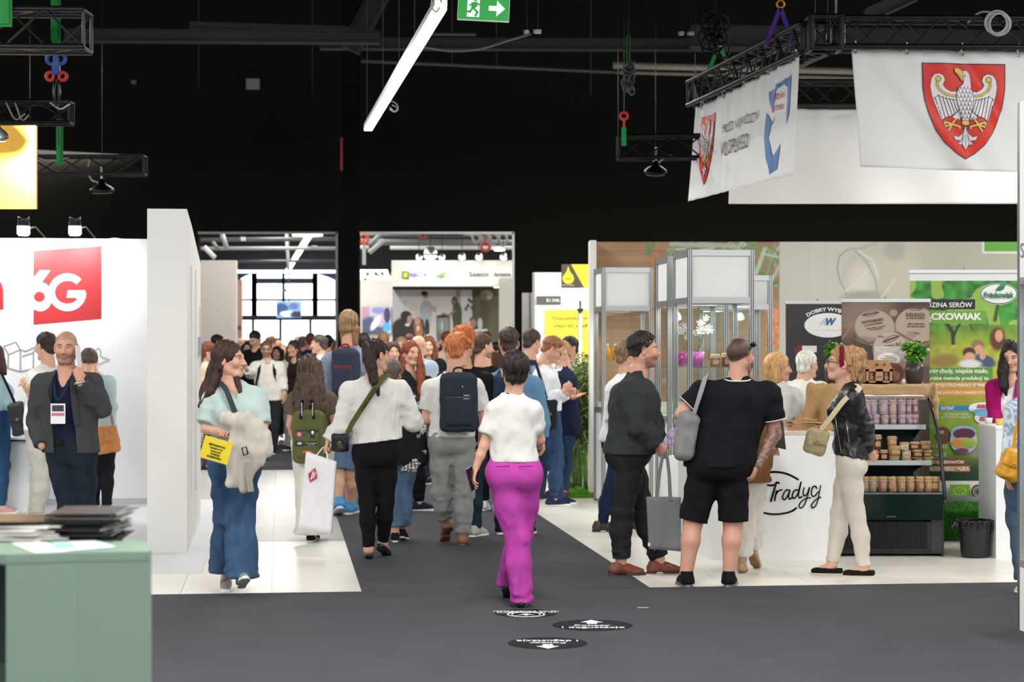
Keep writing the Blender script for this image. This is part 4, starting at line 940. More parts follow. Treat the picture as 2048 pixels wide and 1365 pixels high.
def ties(t, mp, us):
    for u in us:
        p = mp(u, 1)+np.array([0, -.01, 0]); B().tube(crspline([p+np.array([0, 0, -.03]), p+np.array([-.02, -.03, .02]), p+np.array([0, 0, .07]), p+np.array([.01, .03, .03])], 10), .006, 5).obj('cable_tie', mat('e8e8e4', 'plastic'), t)
        B().lathe([(.004, 0), (.012, 0), (.012, .004), (.004, .004)], 10).xf(Matrix.Translation(Vector(tuple(p+np.array([0, -.008, -.035])))) @ Matrix.Rotation(math.pi/2, 4, 'X')).obj('eyelet', mat('8a8a86', 'metal'), t)
def f_front(u, w): return 1.7*(.035*math.sin(u*9+w*3.5)*(1-w)+.03*math.exp(-((u-.1-(1-w)*.55)/.07)**2)*(1-w)**.5-.02*math.exp(-((u-.6-(1-w)*.4)/.06)**2)+.006*math.sin(u*40)*w**6)
tF, dF, mF = banner('white banner with red shield and white eagle on the front truss', pt(1720, 334, 18.05), pt(2062, 346, 18), pt(2062, 104, 18), pt(1703, 98, 18), f_front)
ties(tF, mF, [.02, .31, .62, .93]); wB = (2062-1703)
A = Art(.0005); S = 1.0; 
Art2 = Art(.00012); eagle(Art2, 1/5.25)            # in pixels
Art2.v = [((x+1925-1703)/wB+.0, y, (z+(345-322))/246) for x, y, z in Art2.v]; Art2.obj('crest', tF, deform=dF, cuts=(110, 40))
def f_side(u, w): return .017*math.sin(u*60+math.sin(u*17)*2)*(.35+.65*w)+.006*math.sin(u*130)*w
tS, dS, mS = banner('white banner with crest and black lettering along the side truss', pt(1376, 403, 22.3), pt(1589, 348, 18.2), pt(1601, 111, 18.2), pt(1393, 216, 22.3), f_side, 220, 30)
ties(tS, mS, [.05, .3, .52, .75, .97])
A3 = Art(.00012); eagle(A3, 1/5.25); zx = [v[0] for v in A3.v]; A3.v = [(.165+(x/170)*.15, y, .13+z/197*.72) for x, y, z in A3.v]; A3.obj('crest', tS, deform=dS, cuts=(220, 16))
def btext(body, u0, u1, w0, w1, col, t, df, bold=.02, name='lettering'):
    o = text(name, body, u1-u0, w1-w0, mat(col, 'paint'), t, (0, 0, 0), bold=0)
    bm = bmesh.new(); bm.from_mesh(o.data); bmesh.ops.triangulate(bm, faces=bm.faces)
    for i in range(1, 220):
        x = i/220-(u0+u1)/2
        if abs(x) < (u1-u0)/2: bmesh.ops.bisect_plane(bm, geom=bm.verts[:]+bm.edges[:]+bm.faces[:], plane_co=(x, 0, 0), plane_no=(1, 0, 0), dist=1e-6)
    for v in bm.verts:
        x, z = v.co.x+(u0+u1)/2, v.co.y+(w0+w1)/2; v.co = df(Vector((x, -.0075, z)))
    bm.to_mesh(o.data); bm.free(); o.rotation_euler = (0, 0, 0); return o
btext('SMORZD WOJEWÓDZTWA', .33, .69, .56, .70, '2a2a2c', tS, dS); btext('WLKOPLSKIEGO', .33, .60, .36, .50, '2a2a2c', tS, dS)
A = Art(.0005)
A.poly([(.76, .80), (.93, .88), (.93, .55), (.905, .46), (.9, .78), (.86, .85), (.80, .74), (.79, .6), (.765, .72)], '3a72b8')
A.poly([(.755, .62), (.785, .52), (.77, .38), (.80, .25), (.835, .20), (.875, .30), (.86, .08), (.80, .05), (.765, .20), (.745, .42)], '3a72b8').line([(.775, .5), (.83, .54)], .01, '2a5a9a')
A.obj('emblem', tS, deform=dS, cuts=(220, 10)); btext('edzie', .795, .885, .70, .77, 'c8504c', tS, dS, .01); btext('ulina', .79, .885, .60, .67, 'c8504c', tS, dS, .01)
def f_back(u, w): return .03*math.sin(u*7+w*2)+.02*math.sin(u*19+w*3)*(1-w)+.006*math.sin(u*70)*w**4
tB, dB, mB = banner('long plain white banner on the rear truss of the rig', pt(1457, 408, 22.5), pt(2100, 408, 22.4), pt(2100, 216, 22.4), pt(1462, 218, 22.4), f_back)
ties(tB, mB, [.02, .2, .4, .6, .8])

for o_ in list(COL.objects):
    if o_.parent is None and o_.name.split('.')[0] in ('truss', 'round_lamp', 'lifting_sling', 'hoist_hook', 'junction_box', 'chain_bag', 'linear_lamp') and o_.location.y < 35.5 and 'far corner' not in o_['label']: hang(o_, 9.0)
# ---------------------------------------------------------------- second hall behind the openings
def lrb(root, px0, px1, py0, py1, Y, dep, name, m, bev=0, dy=0, **k): return B().box(*lb(root, px0, px1, py0, py1, Y, dep, dy)).obj(name, m, root, bev, **k)
def slab(name, label, cat, px0, px1, py0, py1, Y, dep, m, part='panel', bev=0, group=None):
    r = rootpx(name, label, cat, (px0+px1)/2, Y, max(0, XZ(0, py1, Y)[1]), group); lrb(r, px0, px1, py0, py1, Y, dep, part, m, bev); return r
DK = mat('1f2633', 'paint', .6)
B().box(-40, 40, 36.4, 92, 6.6, 6.9).obj('ceiling', mat('17181a', 'paint', .9), kind='structure')
# window wall at the far end with daylight behind it
YF = 75.0; x0, zb = XZ(380, 640, YF); x1, z4 = XZ(760, 470, YF)
wf = B()
for a, c, z0, z1 in ((-60, XZ(478, 0, YF)[0]-.0, 0, 8), (XZ(1100, 0, YF)[0], 40, 0, 8), (XZ(478, 0, YF)[0], XZ(1100, 0, YF)[0], XZ(0, 548, YF)[1], 8)): wf.box(a, c, YF, YF+.3, z0, z1)
wf.obj('wall_far', mat('2c3138', 'paint'), kind='structure')
B().box(XZ(470, 0, YF)[0], XZ(1105, 0, YF)[0], YF+1.4, YF+1.5, 0, XZ(0, 540, YF)[1]+.3).obj('window_1', mat('eaf3ff', 'plastic', None, 3.2), kind='structure')
fr = B(); zz = [XZ(0, y, YF)[1] for y in (562, 600, 636, 690)]
for px in (478, 507, 508, 566, 629, 630, 672, 730, 790, 850): x = XZ(px, 0, YF)[0]; w = .09 if px in (507, 508, 629, 630) else .05; fr.box(x-w, x+w, YF+.1, YF+.2, zz[2], XZ(0, 548, YF)[1])
fr.box(x0, XZ(1100, 0, YF)[0], YF+.05, YF+.25, zz[2]-.09, zz[2]+.09); fr.box(XZ(507, 0, YF)[0], XZ(630, 0, YF)[0], YF+.1, YF+.2, zz[0]-.1, zz[0]+.1); fr.box(x0, x1, YF+.1, YF+.2, zz[1]-.04, zz[1]+.04)
for px in (505, 560, 620): x = XZ(px, 0, YF)[0]; fr.box(x-.05, x+.05, YF+.1, YF+.2, 0, zz[2])
fr.obj('window_1_frame', mat('2a3648', 'paint'), None, kind='structure')
A = Art(.004)
for (a, c) in ((468, 528), (598, 700)):
    x0_, x1_ = XZ(a, 0, YF)[0], XZ(c, 0, YF)[0]; zt_, zb_ = XZ(0, 545, YF)[1], XZ(0, 600 if a > 500 else 580, YF)[1]
    n = 12; pts = [(x0_, zt_), (x1_, zt_)]
    if a < 500: pts = [(x0_, zt_), (x1_, zt_)]+[(x1_-(x1_-x0_)*math.sin(i/n*math.pi/2), zt_-(zt_-zb_)*(1-math.cos(i/n*math.pi/2))) for i in range(1, n+1)]
    else: pts = [(x1_, zt_), (x0_, zt_)]+[(x0_+(x1_-x0_)*math.sin(i/n*math.pi/2), zt_-(zt_-zb_)*(1-math.cos(i/n*math.pi/2))) for i in range(1, n+1)]
    A.poly(pts, '3c5a80')
o = A.obj('window_film', None, (0, YF+.02, 0)); o['label'] = 'dark blue curved shapes across the top of the far window'; o['category'] = 'window film'; s_ = o.modifiers.new('s', 'SOLIDIFY'); s_.thickness = .02
slab('led_strip', 'bright white light strip along the top of the far window', 'lamp', 470, 672, 541, 546, 74, .1, mat('ffffff', 'plastic', None, 5), 'diffuser')
slab('led_strip', 'bright white light strip above the far spotlights', 'lamp', 718, 775, 540, 546, 60, .1, mat('ffffff', 'plastic', None, 5), 'diffuser')
def fbar(label, px0, py0, px1, py1, Y, h, col): a, c = pt(px0, py0, Y), pt(px1, py1, Y); return wire('roof_bar', label, 'beam', [a, c], h, col, 'paint', 2)
fbar('grey roof tube high in the far hall behind the left opening', 400, 497, 672, 497, 48, .05, '8a8a88'); fbar('dark roof tube in the far hall left opening', 400, 480, 672, 478, 50, .06, '4a4c4e')
fbar('grey hanging post in the far hall left opening', 573, 466, 577, 540, 55, .05, '9a9a98'); fbar('thin dark rail in the far hall left opening', 400, 524, 672, 522, 58, .05, '33363c')
fbar('wide grey roof tube in the far hall right opening', 722, 484, 1026, 486, 48, .09, '56585a'); fbar('pale grey roof tube in the far hall right opening', 780, 496, 1026, 496, 46, .05, 'b4b4b0'); fbar('short pale roof tube at the left of the right opening', 719, 495, 738, 495, 46, .05, 'c4c4c0')
fbar('dark roof tube in the far hall right opening', 722, 472, 1026, 472, 47, .05, '303234'); fbar('pale slanting tube at the left of the right opening', 738, 506, 768, 480, 42, .06, 'a8a8a4'); fbar('second slanting tube at the left of the right opening', 739, 490, 764, 466, 42, .05, '8a8a86')
fbar('pale slanting tube in the left opening beside the white wall', 408, 494, 430, 516, 44, .06, 'c0c0bc'); fbar('short slanting bar upper left in the left opening', 444, 468, 454, 498, 44, .06, '8a8a88'); fbar('dark slanting bar in the left opening', 425, 484, 438, 500, 44, .04, '6a6a68')
linlamp('far linear lamp glowing warm white in the left opening', pt(621, 466, 46.5), pt(574, 543, 70), .16, 7)
t = thing('ring_lamp', 'flat round warm lamp near the end of the far linear lamp', 'lamp', pt(615, 472, 47)); B().lathe([(0, 0), (.36, 0), (.36, .05), (0, .05)], 24).obj('diffuser', mat('fff2c8', 'plastic', None, 4), t)
for k, (px, py, Y, r) in enumerate(((861, 466, 46, .11), (999, 502, 46, .12), (945, 467, 47, .2))):
    t = thing('ring_lamp', ['small warm disc lamp above the bright spotlight', 'small warm disc lamp hanging over the far sign at right', 'thin pale disc lamp at the top of the right opening'][k], 'lamp', pt(px, py, Y)); B().lathe([(0, 0), (r, 0), (r, .06), (0, .06)], 18).obj('diffuser', mat('fff6dc', 'plastic', None, 5), t)
def bulb(label, px, py, Y, r, em, group=None):
    t = thing('spotlight', label, 'lamp', pt(px, py, Y), 0, group); B().lathe([(r*.5, r*1.2), (r*.9, r*.4), (r, 0), (r*.95, -.01), (r*.5, r*1.9)][:4], 14).obj('housing', mat('c8c8c4', 'metal'), t)
    B().lathe([(0, -r*.5), (r*.6, -r*.35), (r*.9, 0), (0, .01)], 14).obj('bulb', mat('fffaf0', 'plastic', None, em), t); return t
bulb('very bright white spotlight over the far sign', 861, 512, 44.6, .17, 40)
for px in (838, 884): bulb('small bright spotlight %s the very bright one' % ('left of' if px < 861 else 'right of'), px, 516, 44.6, .08, 12)
for i, px in enumerate((924, 958, 1007)): bulb(['left', 'middle', 'right'][i]+' of three spotlights shining down on the far sign', px, 516, 44.6, .09, 14); spot('sign_light', pt(px, 508, 44.3), tuple(pt(px, 552, 45)), 7, 70)
for i, px in enumerate((733, 750, 763, 779)): bulb(('leftmost', 'second', 'third', 'rightmost')[i]+' small warm spotlight in the row above the pale far wall', px, 553, 49, .09, 9, 'four small spotlights over the far pale wall')
for i, (px, py, c) in enumerate(((727, 478, 'd84a1c'), (846, 470, '7a2a24'), (971, 494, 'a83a30'))):
    t = thing('lifting_shackle', ['orange', 'dull red', 'red'][i]+' shackle hanging in the roof of the right opening', 'shackle', pt(px, py, 43)); B().tube(ring((0, 0, 0), .09, (0, 1, 0)), .035, 6, close=True).box(-.03, .03, -.03, .03, .08, .22).obj('body', mat(c, 'paint'), t)
for i, (px, a, c) in enumerate(((728, 486, 530), (970, 470, 490))): t = thing('lifting_sling', ['pale sling under the orange shackle', 'green sling in the far roof at right'][i], 'sling', pt(px, a, 43)); B().box(-.04, .04, 0, .03, -(c-a)*43/F, 0).obj('webbing', mat(('aab0a4', '3a9a5a')[i], 'fabric'), t)
for i in range(4): wire('far_cable', ['curl of grey cable at the top right of the far rig', 'second curl of pale cable at the far rig', 'third curl of cable at the far rig', 'short curl of cable near the far disc lamp'][i], 'cable', [pt(943+i*18, 470, 44), pt(950+i*18, 486+i*2, 44), pt(960+i*18, 480, 44), pt(956+i*18, 468, 44)], .03, '8c8c88', n=12)
for i, (px, py) in enumerate(((486, 478), (629, 495), (833, 469))): junction(['white lamp head on the roof of the left opening', 'white device beneath the far linear lamp', 'pale device on the roof of the right opening'][i], px, py, 48, 9, 8, 'b4b4b0')
for o_ in list(COL.objects):
    if o_.parent is None and o_.location.y > 36 and o_.name.split('.')[0] in ('ring_lamp', 'spotlight', 'led_strip', 'lifting_shackle', 'lifting_sling', 'junction_box', 'linear_lamp'): hang(o_, 6.6)
# stands in the far hall
slab('partition', 'plain beige partition wall seen in the left opening', 'partition', 396, 471, 521, 905, 39, .3, mat('cfc8c0', 'paint'))
slab('partition', 'narrow brown board beside the beige far partition', 'partition', 471, 483, 560, 800, 41, .15, mat('b0846c', 'wood'))
slab('wall_sign', 'small dark sign on the narrow brown board', 'sign', 472, 482, 652, 660, 40.9, .04, mat('4a4038', 'paint'))
# screen in front of the far windows
t = slab('screen', 'far screen with a blue picture hanging before the windows', 'screen', 553, 602, 603, 636, 62, .1, mat('1c2430', 'plastic'), 'casing')
def blue(U, V):
    C = np.tile(L3('7aa4d8'), U.shape+(1,)); blob(C, U, V, .2, .5, .3, .4, '2c4a7a'); blob(C, U, V, .45, .75, .3, .16, 'e8f4ff'); blob(C, U, V, .7, .3, .2, .2, '5a6aa0'); blob(C, U, V, .85, .8, .3, .2, '3a2c4a'); return C
picture('display', t, 49*62/F, 33*62/F, 24, 18, blue, (0, -.012, 0), .5)
cyl('mount', (0, .05, 33*62/F), (0, .05, 6.6-t.location.z), .02, mat('777777', 'metal'), t)
slab('camera_mount', 'small bracket above the far screen', 'bracket', 566, 573, 578, 584, 62, .1, mat('8c8c84', 'metal'), 'body')
# sign stand in the right opening
YS = 45.0
t = slab('stand_header', 'white header board with a row of small logos in the far hall', 'sign', 783, 1030, 521, 573, YS, .5, mat('e6e4de', 'paint')); k = YS/F; X_ = lambda px: (px-906.5)*k; Zh = 52*k
A = Art(.004); A.poly([(X_(803), Zh*.42), (X_(818), Zh*.38), (X_(819), Zh*.14+.16), (X_(805), Zh*.2+.1)], '8a9a3a').rect(X_(806), X_(816), Zh*.40, Zh*.56, 'd8d02c')
A.poly([(X_(804), Zh*.3), (X_(818), Zh*.27), (X_(818), Zh*.56), (X_(804), Zh*.58)], '6a8a4a').rect(X_(807), X_(815), Zh*.34, Zh*.52, 'd8d83a')
A.poly([(X_(878), Zh*.46), (X_(884), Zh*.5), (X_(892), Zh*.62), (X_(886), Zh*.34), (X_(880), Zh*.3)], '7ab82c').line([(X_(868), Zh*.38), (X_(902), Zh*.4)], .015, '9aa0a8'); A.obj('logo', t, (0, -.002, 0))
for bd, a, c, z0, z1, cl in (('NECTA', 820, 854, .36, .52, '6a68b0'), ('Saeco', 938, 977, .38, .56, '6a6a68'), ('lavazza', 989, 1022, .38, .54, '5a5a58'), ('K', 874, 880, .34, .46, '4a8a3a')): text('lettering', bd, X_(c)-X_(a), Zh*(z1-z0), mat(cl, 'paint'), t, ((X_(a)+X_(c))/2, -.012, Zh*(z0+z1)/2), bold=.02)
slab('header_dark_strip', 'dark strip beneath the far white header board', 'panel', 785, 987, 573, 579, YS+.3, .5, mat('262422', 'paint'))  # separate dark strip along the lower edge of the header
t = slab('photo_wall', 'large printed photograph of people talking, behind the crowd', 'printed wall', 785, 998, 576, 900, YS+.8, .2, mat('d8d8d4', 'paint'), 'board')
def talk(U, V):                            # v runs over 576..700 in the part that shows
    x = 785+U*213; y = 576+V*140; C = np.tile(L3('cdc6c4'), U.shape+(1,)); Q = lambda a, b_, r, s, c, so=.1, ro=0: blob(C, x/100, y/100, a/100, b_/100, r/100, s/100, c, so, ro)
    C[x < 812] = L3('b4b6b8'); C[(x > 802) & (x < 824) & (y < 600)] = L3('c8cacc'); C[x > 917] = L3('c2c6c8'); C[(x > 912) & (x < 920)] = L3('9a948e'); C[x > 945] = L3('4a4a3c')
    Q(932, 600, 10, 20, 'd2d6d8'); C[(x > 952) & (y > 590)] = L3('55543e'); Q(973, 590, 12, 10, 'b8ac90', .3); Q(968, 630, 10, 40, '4c4430', .4)
    Q(852, 622, 12, 22, '9aa4ae'); Q(852, 640, 11, 24, 'aab4bc'); Q(851, 592, 5.5, 7, 'b88474'); Q(849, 587, 7, 5, '2c2220'); Q(868, 617, 6, 3, 'c08a78', .2, -.6); Q(855, 622, 5, 3, 'c89a88'); Q(844, 660, 5, 22, '2c2a28'); Q(854, 660, 5, 22, '33302c')
    stroke(C, x/100, y/100, [(8.58, 6.08), (8.70, 6.22)], .035, '98a2ac')
    Q(914, 630, 10, 26, '45472c'); Q(915, 650, 9, 30, '474a24'); Q(909, 603, 6, 10, '4a3a34'); Q(907, 606, 4, 6, '7a6058'); stroke(C, x/100, y/100, [(9.08, 6.22), (8.98, 6.32), (8.86, 6.28)], .025, '8a7a70')
    C[(x > 872) & (x < 900) & (y > 632)] = L3('6a6a66'); Q(886, 650, 12, 18, '8a8c8a'); Q(884, 652, 2, 9, '9ad0e8', .4); Q(885, 633, 12, 3, '2c2a28')
    for a, b_ in ((936, 612), (942, 604), (932, 618), (944, 616), (938, 600)): Q(a, b_, 3, 4, '3a4434', .4)
    Q(812, 668, 32, 34, '2a2826'); Q(800, 660, 16, 20, '262422'); Q(812, 632, 11, 10, '1f1c1c'); Q(819, 640, 5, 9, 'b08a7c'); Q(815, 650, 5, 3, 'd8d8d4')
    Q(836, 650, 9, 16, '8a5c44'); Q(835, 643, 5, 8, 'c49a8a'); Q(838, 664, 8, 14, 'a8764c'); Q(836, 657, 3, 5, 'd8d0cc')
    Q(953, 662, 14, 14, '24242a'); Q(947, 640, 8, 6, '5a524e'); Q(946, 648, 6, 9, 'b07868'); Q(960, 648, 5, 12, 'b8bcb8'); Q(952, 664, 6, 5, 'c08070'); C[(x > 950) & (x < 975) & (y > 658) & (y < 664)] = L3('c8c8c4'); return C
kk = (YS+.8)/F; o = picture('print', t, 213*kk, 140*kk, 170, 112, talk, (0, -.006, HC-26*kk))
slab('partition', 'pale green-grey side column at the right end of the far stand', 'partition', 998, 1027, 556, 900, YS-.4, .4, mat('c4c4b8', 'paint'))
t = slab('partition', 'pale beige partition wall behind the crowd with a small picture screen', 'partition', 716, 785, 561, 900, 50, .3, mat('dcd8d2', 'paint'))
t = slab('screen', 'screen showing a man in a dark suit on the beige far partition', 'screen', 725, 783, 615, 668, 49.9, .08, mat('22242a', 'plastic'), 'casing')
def suit(U, V):
    C = np.tile(L3('aeb4d4'), U.shape+(1,)); C[U < .25] = L3('b08a9a'); blob(C, U, V, .3, .85, .45, .5, '4a5270'); blob(C, U, V, .62, .35, .24, .4, 'b8a0b8'); blob(C, U, V, .55, .12, .25, .12, '7c84b4'); blob(C, U, V, .45, .6, .1, .3, 'eef2ff', .3, .5); blob(C, U, V, .85, .75, .14, .2, '48a0c8'); blob(C, U, V, .86, .3, .12, .3, '3a3a5a'); return C
picture('display', t, 57*49.9/F, 52*49.9/F, 40, 36, suit, (0, -.012, .01), .35)
# yellow and white oil stand between the black wall and the food stand
YO = 29.0; ko = YO/F
t = slab('oil_stand_wall', 'white stand wall with yellow and black oil drop print', 'stand wall', 1068, 1216, 545, 900, YO, .2, mat('f2f0ec', 'paint')); t.location.x; cx_ = (1068+1216)/2; X_ = lambda px: (px-cx_)*ko; Zt = lambda py: HC-(py-HY)*ko
lrb(t, 1065, 1069, 545, 900, YO-.02, .24, 'edge_profile', mat('a4a4a0', 'metal', .4))
A = Art(.004); A.rect(X_(1123), X_(1216), Zt(592), Zt(545.5), 'f4e43c').poly([(X_(1123), Zt(592)), (X_(1123), Zt(545.5)), (X_(1142), Zt(545.5)), (X_(1168), Zt(592))], '57503c')
dr = [(X_(1136.5)+math.sin(a)*11.5*ko*(1 if a < 99 else 1), Zt(574)+math.cos(a)*11*ko) for a in np.linspace(math.pi*.28, math.pi*1.72, 20)]; A.poly([(X_(1136.5), Zt(549))]+[(X_(1140), Zt(560))]+dr+[(X_(1133), Zt(560))], 'f4e43c')
A.rect(X_(1073), X_(1121), Zt(625.5), Zt(609.5), '66625e'); A.rect(X_(1090), X_(1216), Zt(760), Zt(637), 'f6ec4a'); A.obj('print', t, (0, -.002, 0))
for bd, a, c, y0, y1, cl in (('B1.04b', 1093, 1119, 621, 614, 'f4f4f0'), ('Oszczędzaj do 50%', 1104, 1204, 659, 650, '8c8424'), ('oleju do smażenia', 1107, 1196, 674, 664, '8c8424'), ('VEX', 1178, 1214, 575, 560, '3a382c'), ('vito', 1130, 1143, 576, 572, 'b8a82c'), ('OIL FILTERING', 1125, 1148, 589, 586, 'd8d4c0')): text('lettering', bd, X_(c)-X_(a), (y0-y1)*ko, mat(cl, 'paint'), t, ((X_(a)+X_(c))/2, -.022, (Zt(y0)+Zt(y1))/2), bold=.02)
t = slab('partition', 'narrow grey aluminium panel end left of the oil stand', 'partition', 1044, 1066, 586, 900, YO+1, .2, mat('b0aea6', 'metal', .5)); lrb(t, 1058, 1061, 586, 900, YO+.98, .02, 'groove', mat('6e6c66', 'metal'))
t = rootpx('post_lamp', 'tall white post with a bright tilted lamp head before the oil stand', 'lamp', 1160.5, 26, 0); k = 26/F
B().lathe([(.16, 0), (.16, .02), (.03, .03), (.028, XZ(0, 622, 26)[1])], 16).obj('post', mat('dcdcd8', 'metal', .4), t)
B().lathe([(.04, 0), (.04, .03), (.012, .04), (.012, .12), (.02, .13), (.02, .17), (0, .17)], 12, (0, 0, XZ(0, 618, 26)[1]-.03)).obj('joint', mat('3a3a3a', 'plastic'), t)
o = B().box(-.06, .06, -.04, .04, -.02, .12).obj('lamp_head', mat('ffffff', 'plastic', None, 3), t, .01); o.location = (-.02, 0, XZ(0, 596, 26)[1]); o.rotation_euler = (0, .6, 0)
# low printed wall with vegetables, grass patch and bamboo
t = slab('printed_wall', 'low wall printed with limes and a red pepper behind the bamboo', 'printed wall', 1128, 1192, 760, 968, 23.5, .15, mat('c8ccc0', 'paint'), 'board'); k = 23.5/F
def veg(U, V):
    C = np.tile(L3('b8bcb4'), U.shape+(1,)); n = noise2(U.shape, (6, 4), 3)[..., None]; C *= .7+.6*n
    blob(C, U, V, .62, .70, .36, .13, '86a82c'); blob(C, U, V, .62, .70, .28, .10, 'b8d060'); blob(C, U, V, .7, .5, .3, .1, '8aa840'); blob(C, U, V, .35, .28, .3, .07, 'b03424', .3); blob(C, U, V, .4, .92, .4, .06, '5a8a2c', .4); blob(C, U, V, .3, .85, .2, .05, '8a2c3c', .4); blob(C, U, V, .4, .5, .15, .06, '8a2434', .4); return C
picture('print', t, 60*k, 210*k, 30, 80, veg, (0, -.004, .02))
def grass(name, label, x0, x1, y0, y1, z, n, h, cols, parent=None, kind='stuff'):
    rs = np.random.RandomState(3); P_ = np.stack([rs.uniform(x0, x1, n), rs.uniform(y0, y1, n), np.full(n, z)], 1); a = rs.uniform(0, 6.28, n); d = np.stack([np.cos(a), np.sin(a), np.zeros(n)], 1)*.004; l = rs.normal(0, .012, (n, 3)); l[:, 2] = h*rs.uniform(.6, 1.2, n)
    V = np.stack([P_-d, P_+d, P_+l], 1).reshape(-1, 3); Q = np.arange(3*n).reshape(n, 3); C = np.repeat(np.array([lin(c) for c in cols])[rs.randint(0, len(cols), n)], 3, 0)
    return mobj(name, arrmesh(name, V, [Q], False, C), parent, VC(), label=label, cat='grass' if parent is None else None, kind=kind)
x0, _ = XZ(1128, 0, 22.2); x1, _ = XZ(1192, 0, 22.2); B().box(x0, x1, 21.4, 22.5, 0, .03).obj('grass_mat', mat('5a8a2c', 'carpet'), None, label='bright green artificial grass mat under the bamboo', cat='mat')
grass('grass', 'short blades of the artificial grass mat under the bamboo', x0, x1, 21.42, 22.5, .03, 2500, .03, ('6aa02c', '7ab83a', '4a8a24'))
def leafplant(label, name, base, n, h, spread, lw, ll, cols, pot=None, kindleaf='leaf', lean=0, stems=10, seed=2, cat='plant'):
    t = thing(name, label, cat, base); rs = np.random.RandomState(seed); b = B(); V = []; Q = []; C = []
    tips = []
    for i in range(stems):
        a = rs.uniform(0, 6.28); r = spread*rs.uniform(.1, .9); q = np.array([math.cos(a)*r+lean, math.sin(a)*r*.6, h*rs.uniform(.7, 1)]); p0 = np.array([math.cos(a)*spread*.15, math.sin(a)*spread*.1, 0]); mid = (p0+q)/2+np.array([0, 0, h*.08]); b.tube(crspline([p0, mid, q], 6), .004, 4); tips.append((p0, mid, q))
    b.obj('stem', mat('5a7a34', 'leaf'), t)
    for i in range(n):
        p0, mid, q = tips[rs.randint(stems)]; s_ = rs.uniform(.25, 1.05)**.7; c = p0*(1-s_)**2+2*mid*s_*(1-s_)+q*s_*s_+rs.normal(0, spread*.13, 3)*np.array([1, .8, .6])
        a = rs.uniform(0, 6.28); e = np.array([math.cos(a), math.sin(a), rs.uniform(-.7, .5)]); e /= np.linalg.norm(e); w = np.cross(e, [rs.normal(0, .4), rs.normal(0, .4), 1]); w /= np.linalg.norm(w); L_ = ll*rs.uniform(.6, 1.2); up = np.cross(w, e)
        m_ = len(V); V += [c, c+e*L_*.45+w*lw*.5+up*L_*.06, c+e*L_-up*L_*.1, c+e*L_*.45-w*lw*.5+up*L_*.06, c+e*L_*.5]; Q += [(m_, m_+1, m_+4), (m_+1, m_+2, m_+4), (m_+4, m_+2, m_+3), (m_, m_+4, m_+3)]; C += [lin(cols[rs.randint(len(cols))])]*5
    o = mobj('leaves', arrmesh('leaves', np.array(V), [np.array(Q)], False, np.array(C)), t, mat('ffffff', 'vcol', .4), kind='stuff'); return t
for k, (px, Y, h, sd) in enumerate(((1144, 22.2, 1.50, 4), (1162, 22.5, 1.56, 5), (1176, 22.1, 1.42, 6))):
    leafplant(['bushy bamboo plant by the stand end, nearest the men', 'middle bamboo plant before the lime print', 'bamboo plant against the white end post of the food stand'][k], 'bamboo_plant', ((px-1024)*Y/F, Y, .03), 900, h, .22, .022, .17, ('5a7a34', '7a9a44', '3c5a24', '9ab060', 'c8c084'), stems=16, seed=sd)

# ---------------------------------------------------------------- left stand
def hb(root, u0, u1, v0, v1, z0, z1): return B().box(u0, u1, v0, v1, z0, z1)
t = hall_thing('stand_wall', 'white stand back wall with red square logo and box drawings', 'stand wall', -2.3, 20.8)
B().box(-4.5, 1.35, 0, .1, 0, 2.74).obj('board', mat('f1f4f6', 'paint'), t); B().box(-4.5, 1.35, -.012, 0, 0, .07).obj('skirting', mat('c4c8ca', 'paint'), t)
def onwall(px, py):                        # pixel to (x, z) on that wall's face (hall plane v = 20.8)
    # ray (dx, 1, dz) * Y, plane: -X*sin + Y*cos = 20.8
    dx = (px-1024)/F; Y = 20.8/(math.cos(TH)-dx*math.sin(TH)); X = dx*Y; return (X*math.cos(TH)+Y*math.sin(TH)+2.3, HC-(py-HY)*Y/F)
def WP(l): return [onwall(*p) for p in l]
A = Art(.0012); A.poly(WP([(67, 502), (203, 492.5), (203, 638.5), (67, 650)]), 'ae262c')
def arcpts(cx, cy, r0x, r0y, a0, a1, n=26): return [(cx+r0x*math.cos(a), cy-r0y*math.sin(a)) for a in np.linspace(a0, a1, n)]
wh = 'fbfbfb'
A.poly(WP([(67, 556), (79, 541), (101, 541), (83, 566), (67, 590)]), wh)
A.poly(WP([(67, 567)]+arcpts(81, 594, 24, 29, 2.0, -2.2)+[(67, 622)]), wh); A.poly(WP(arcpts(79, 594, 11, 10.5, 0, 2*math.pi)), 'ae262c')
A.poly(WP(arcpts(135, 585, 38, 38, .75, 6.2)+arcpts(135, 585, 36, 10, 0, .2, 3)+[(136, 581), (133, 596), (152, 596)]+arcpts(135, 585, 25, 23, 5.9, .75)), wh)
A.poly(WP([(138, 581), (171, 581), (169, 592), (160, 603), (151, 596), (133, 596)]), wh)
A.obj('logo', t, (0, -.002, 0)); A = Art(.0012); A.poly(WP([(-6, 560), (3, 567), (7, 580), (7, 620), (-6, 620)]), 'ae262c').obj('lettering', t, (0, -.002, 0))
A = Art(.001); gy = '9a9a9a'
for l in ([(8, 693), (32, 685), (41, 700), (17, 710), (8, 693)], [(17, 710), (16, 737), (41, 744), (41, 700)], [(41, 744), (67, 738), (67, 708)], [(41, 700), (52, 703), (76, 692), (66, 706), (45, 713)]): A.line(WP(l), .014, gy)
for l in ([(187, 714), (190, 702), (197, 697), (202, 703), (201, 713)], [(201, 713), (219, 720), (196, 730)]): A.line(WP(l), .014, 'b4b8b4')
A.obj('box_drawing', t, (0, -.002, 0))
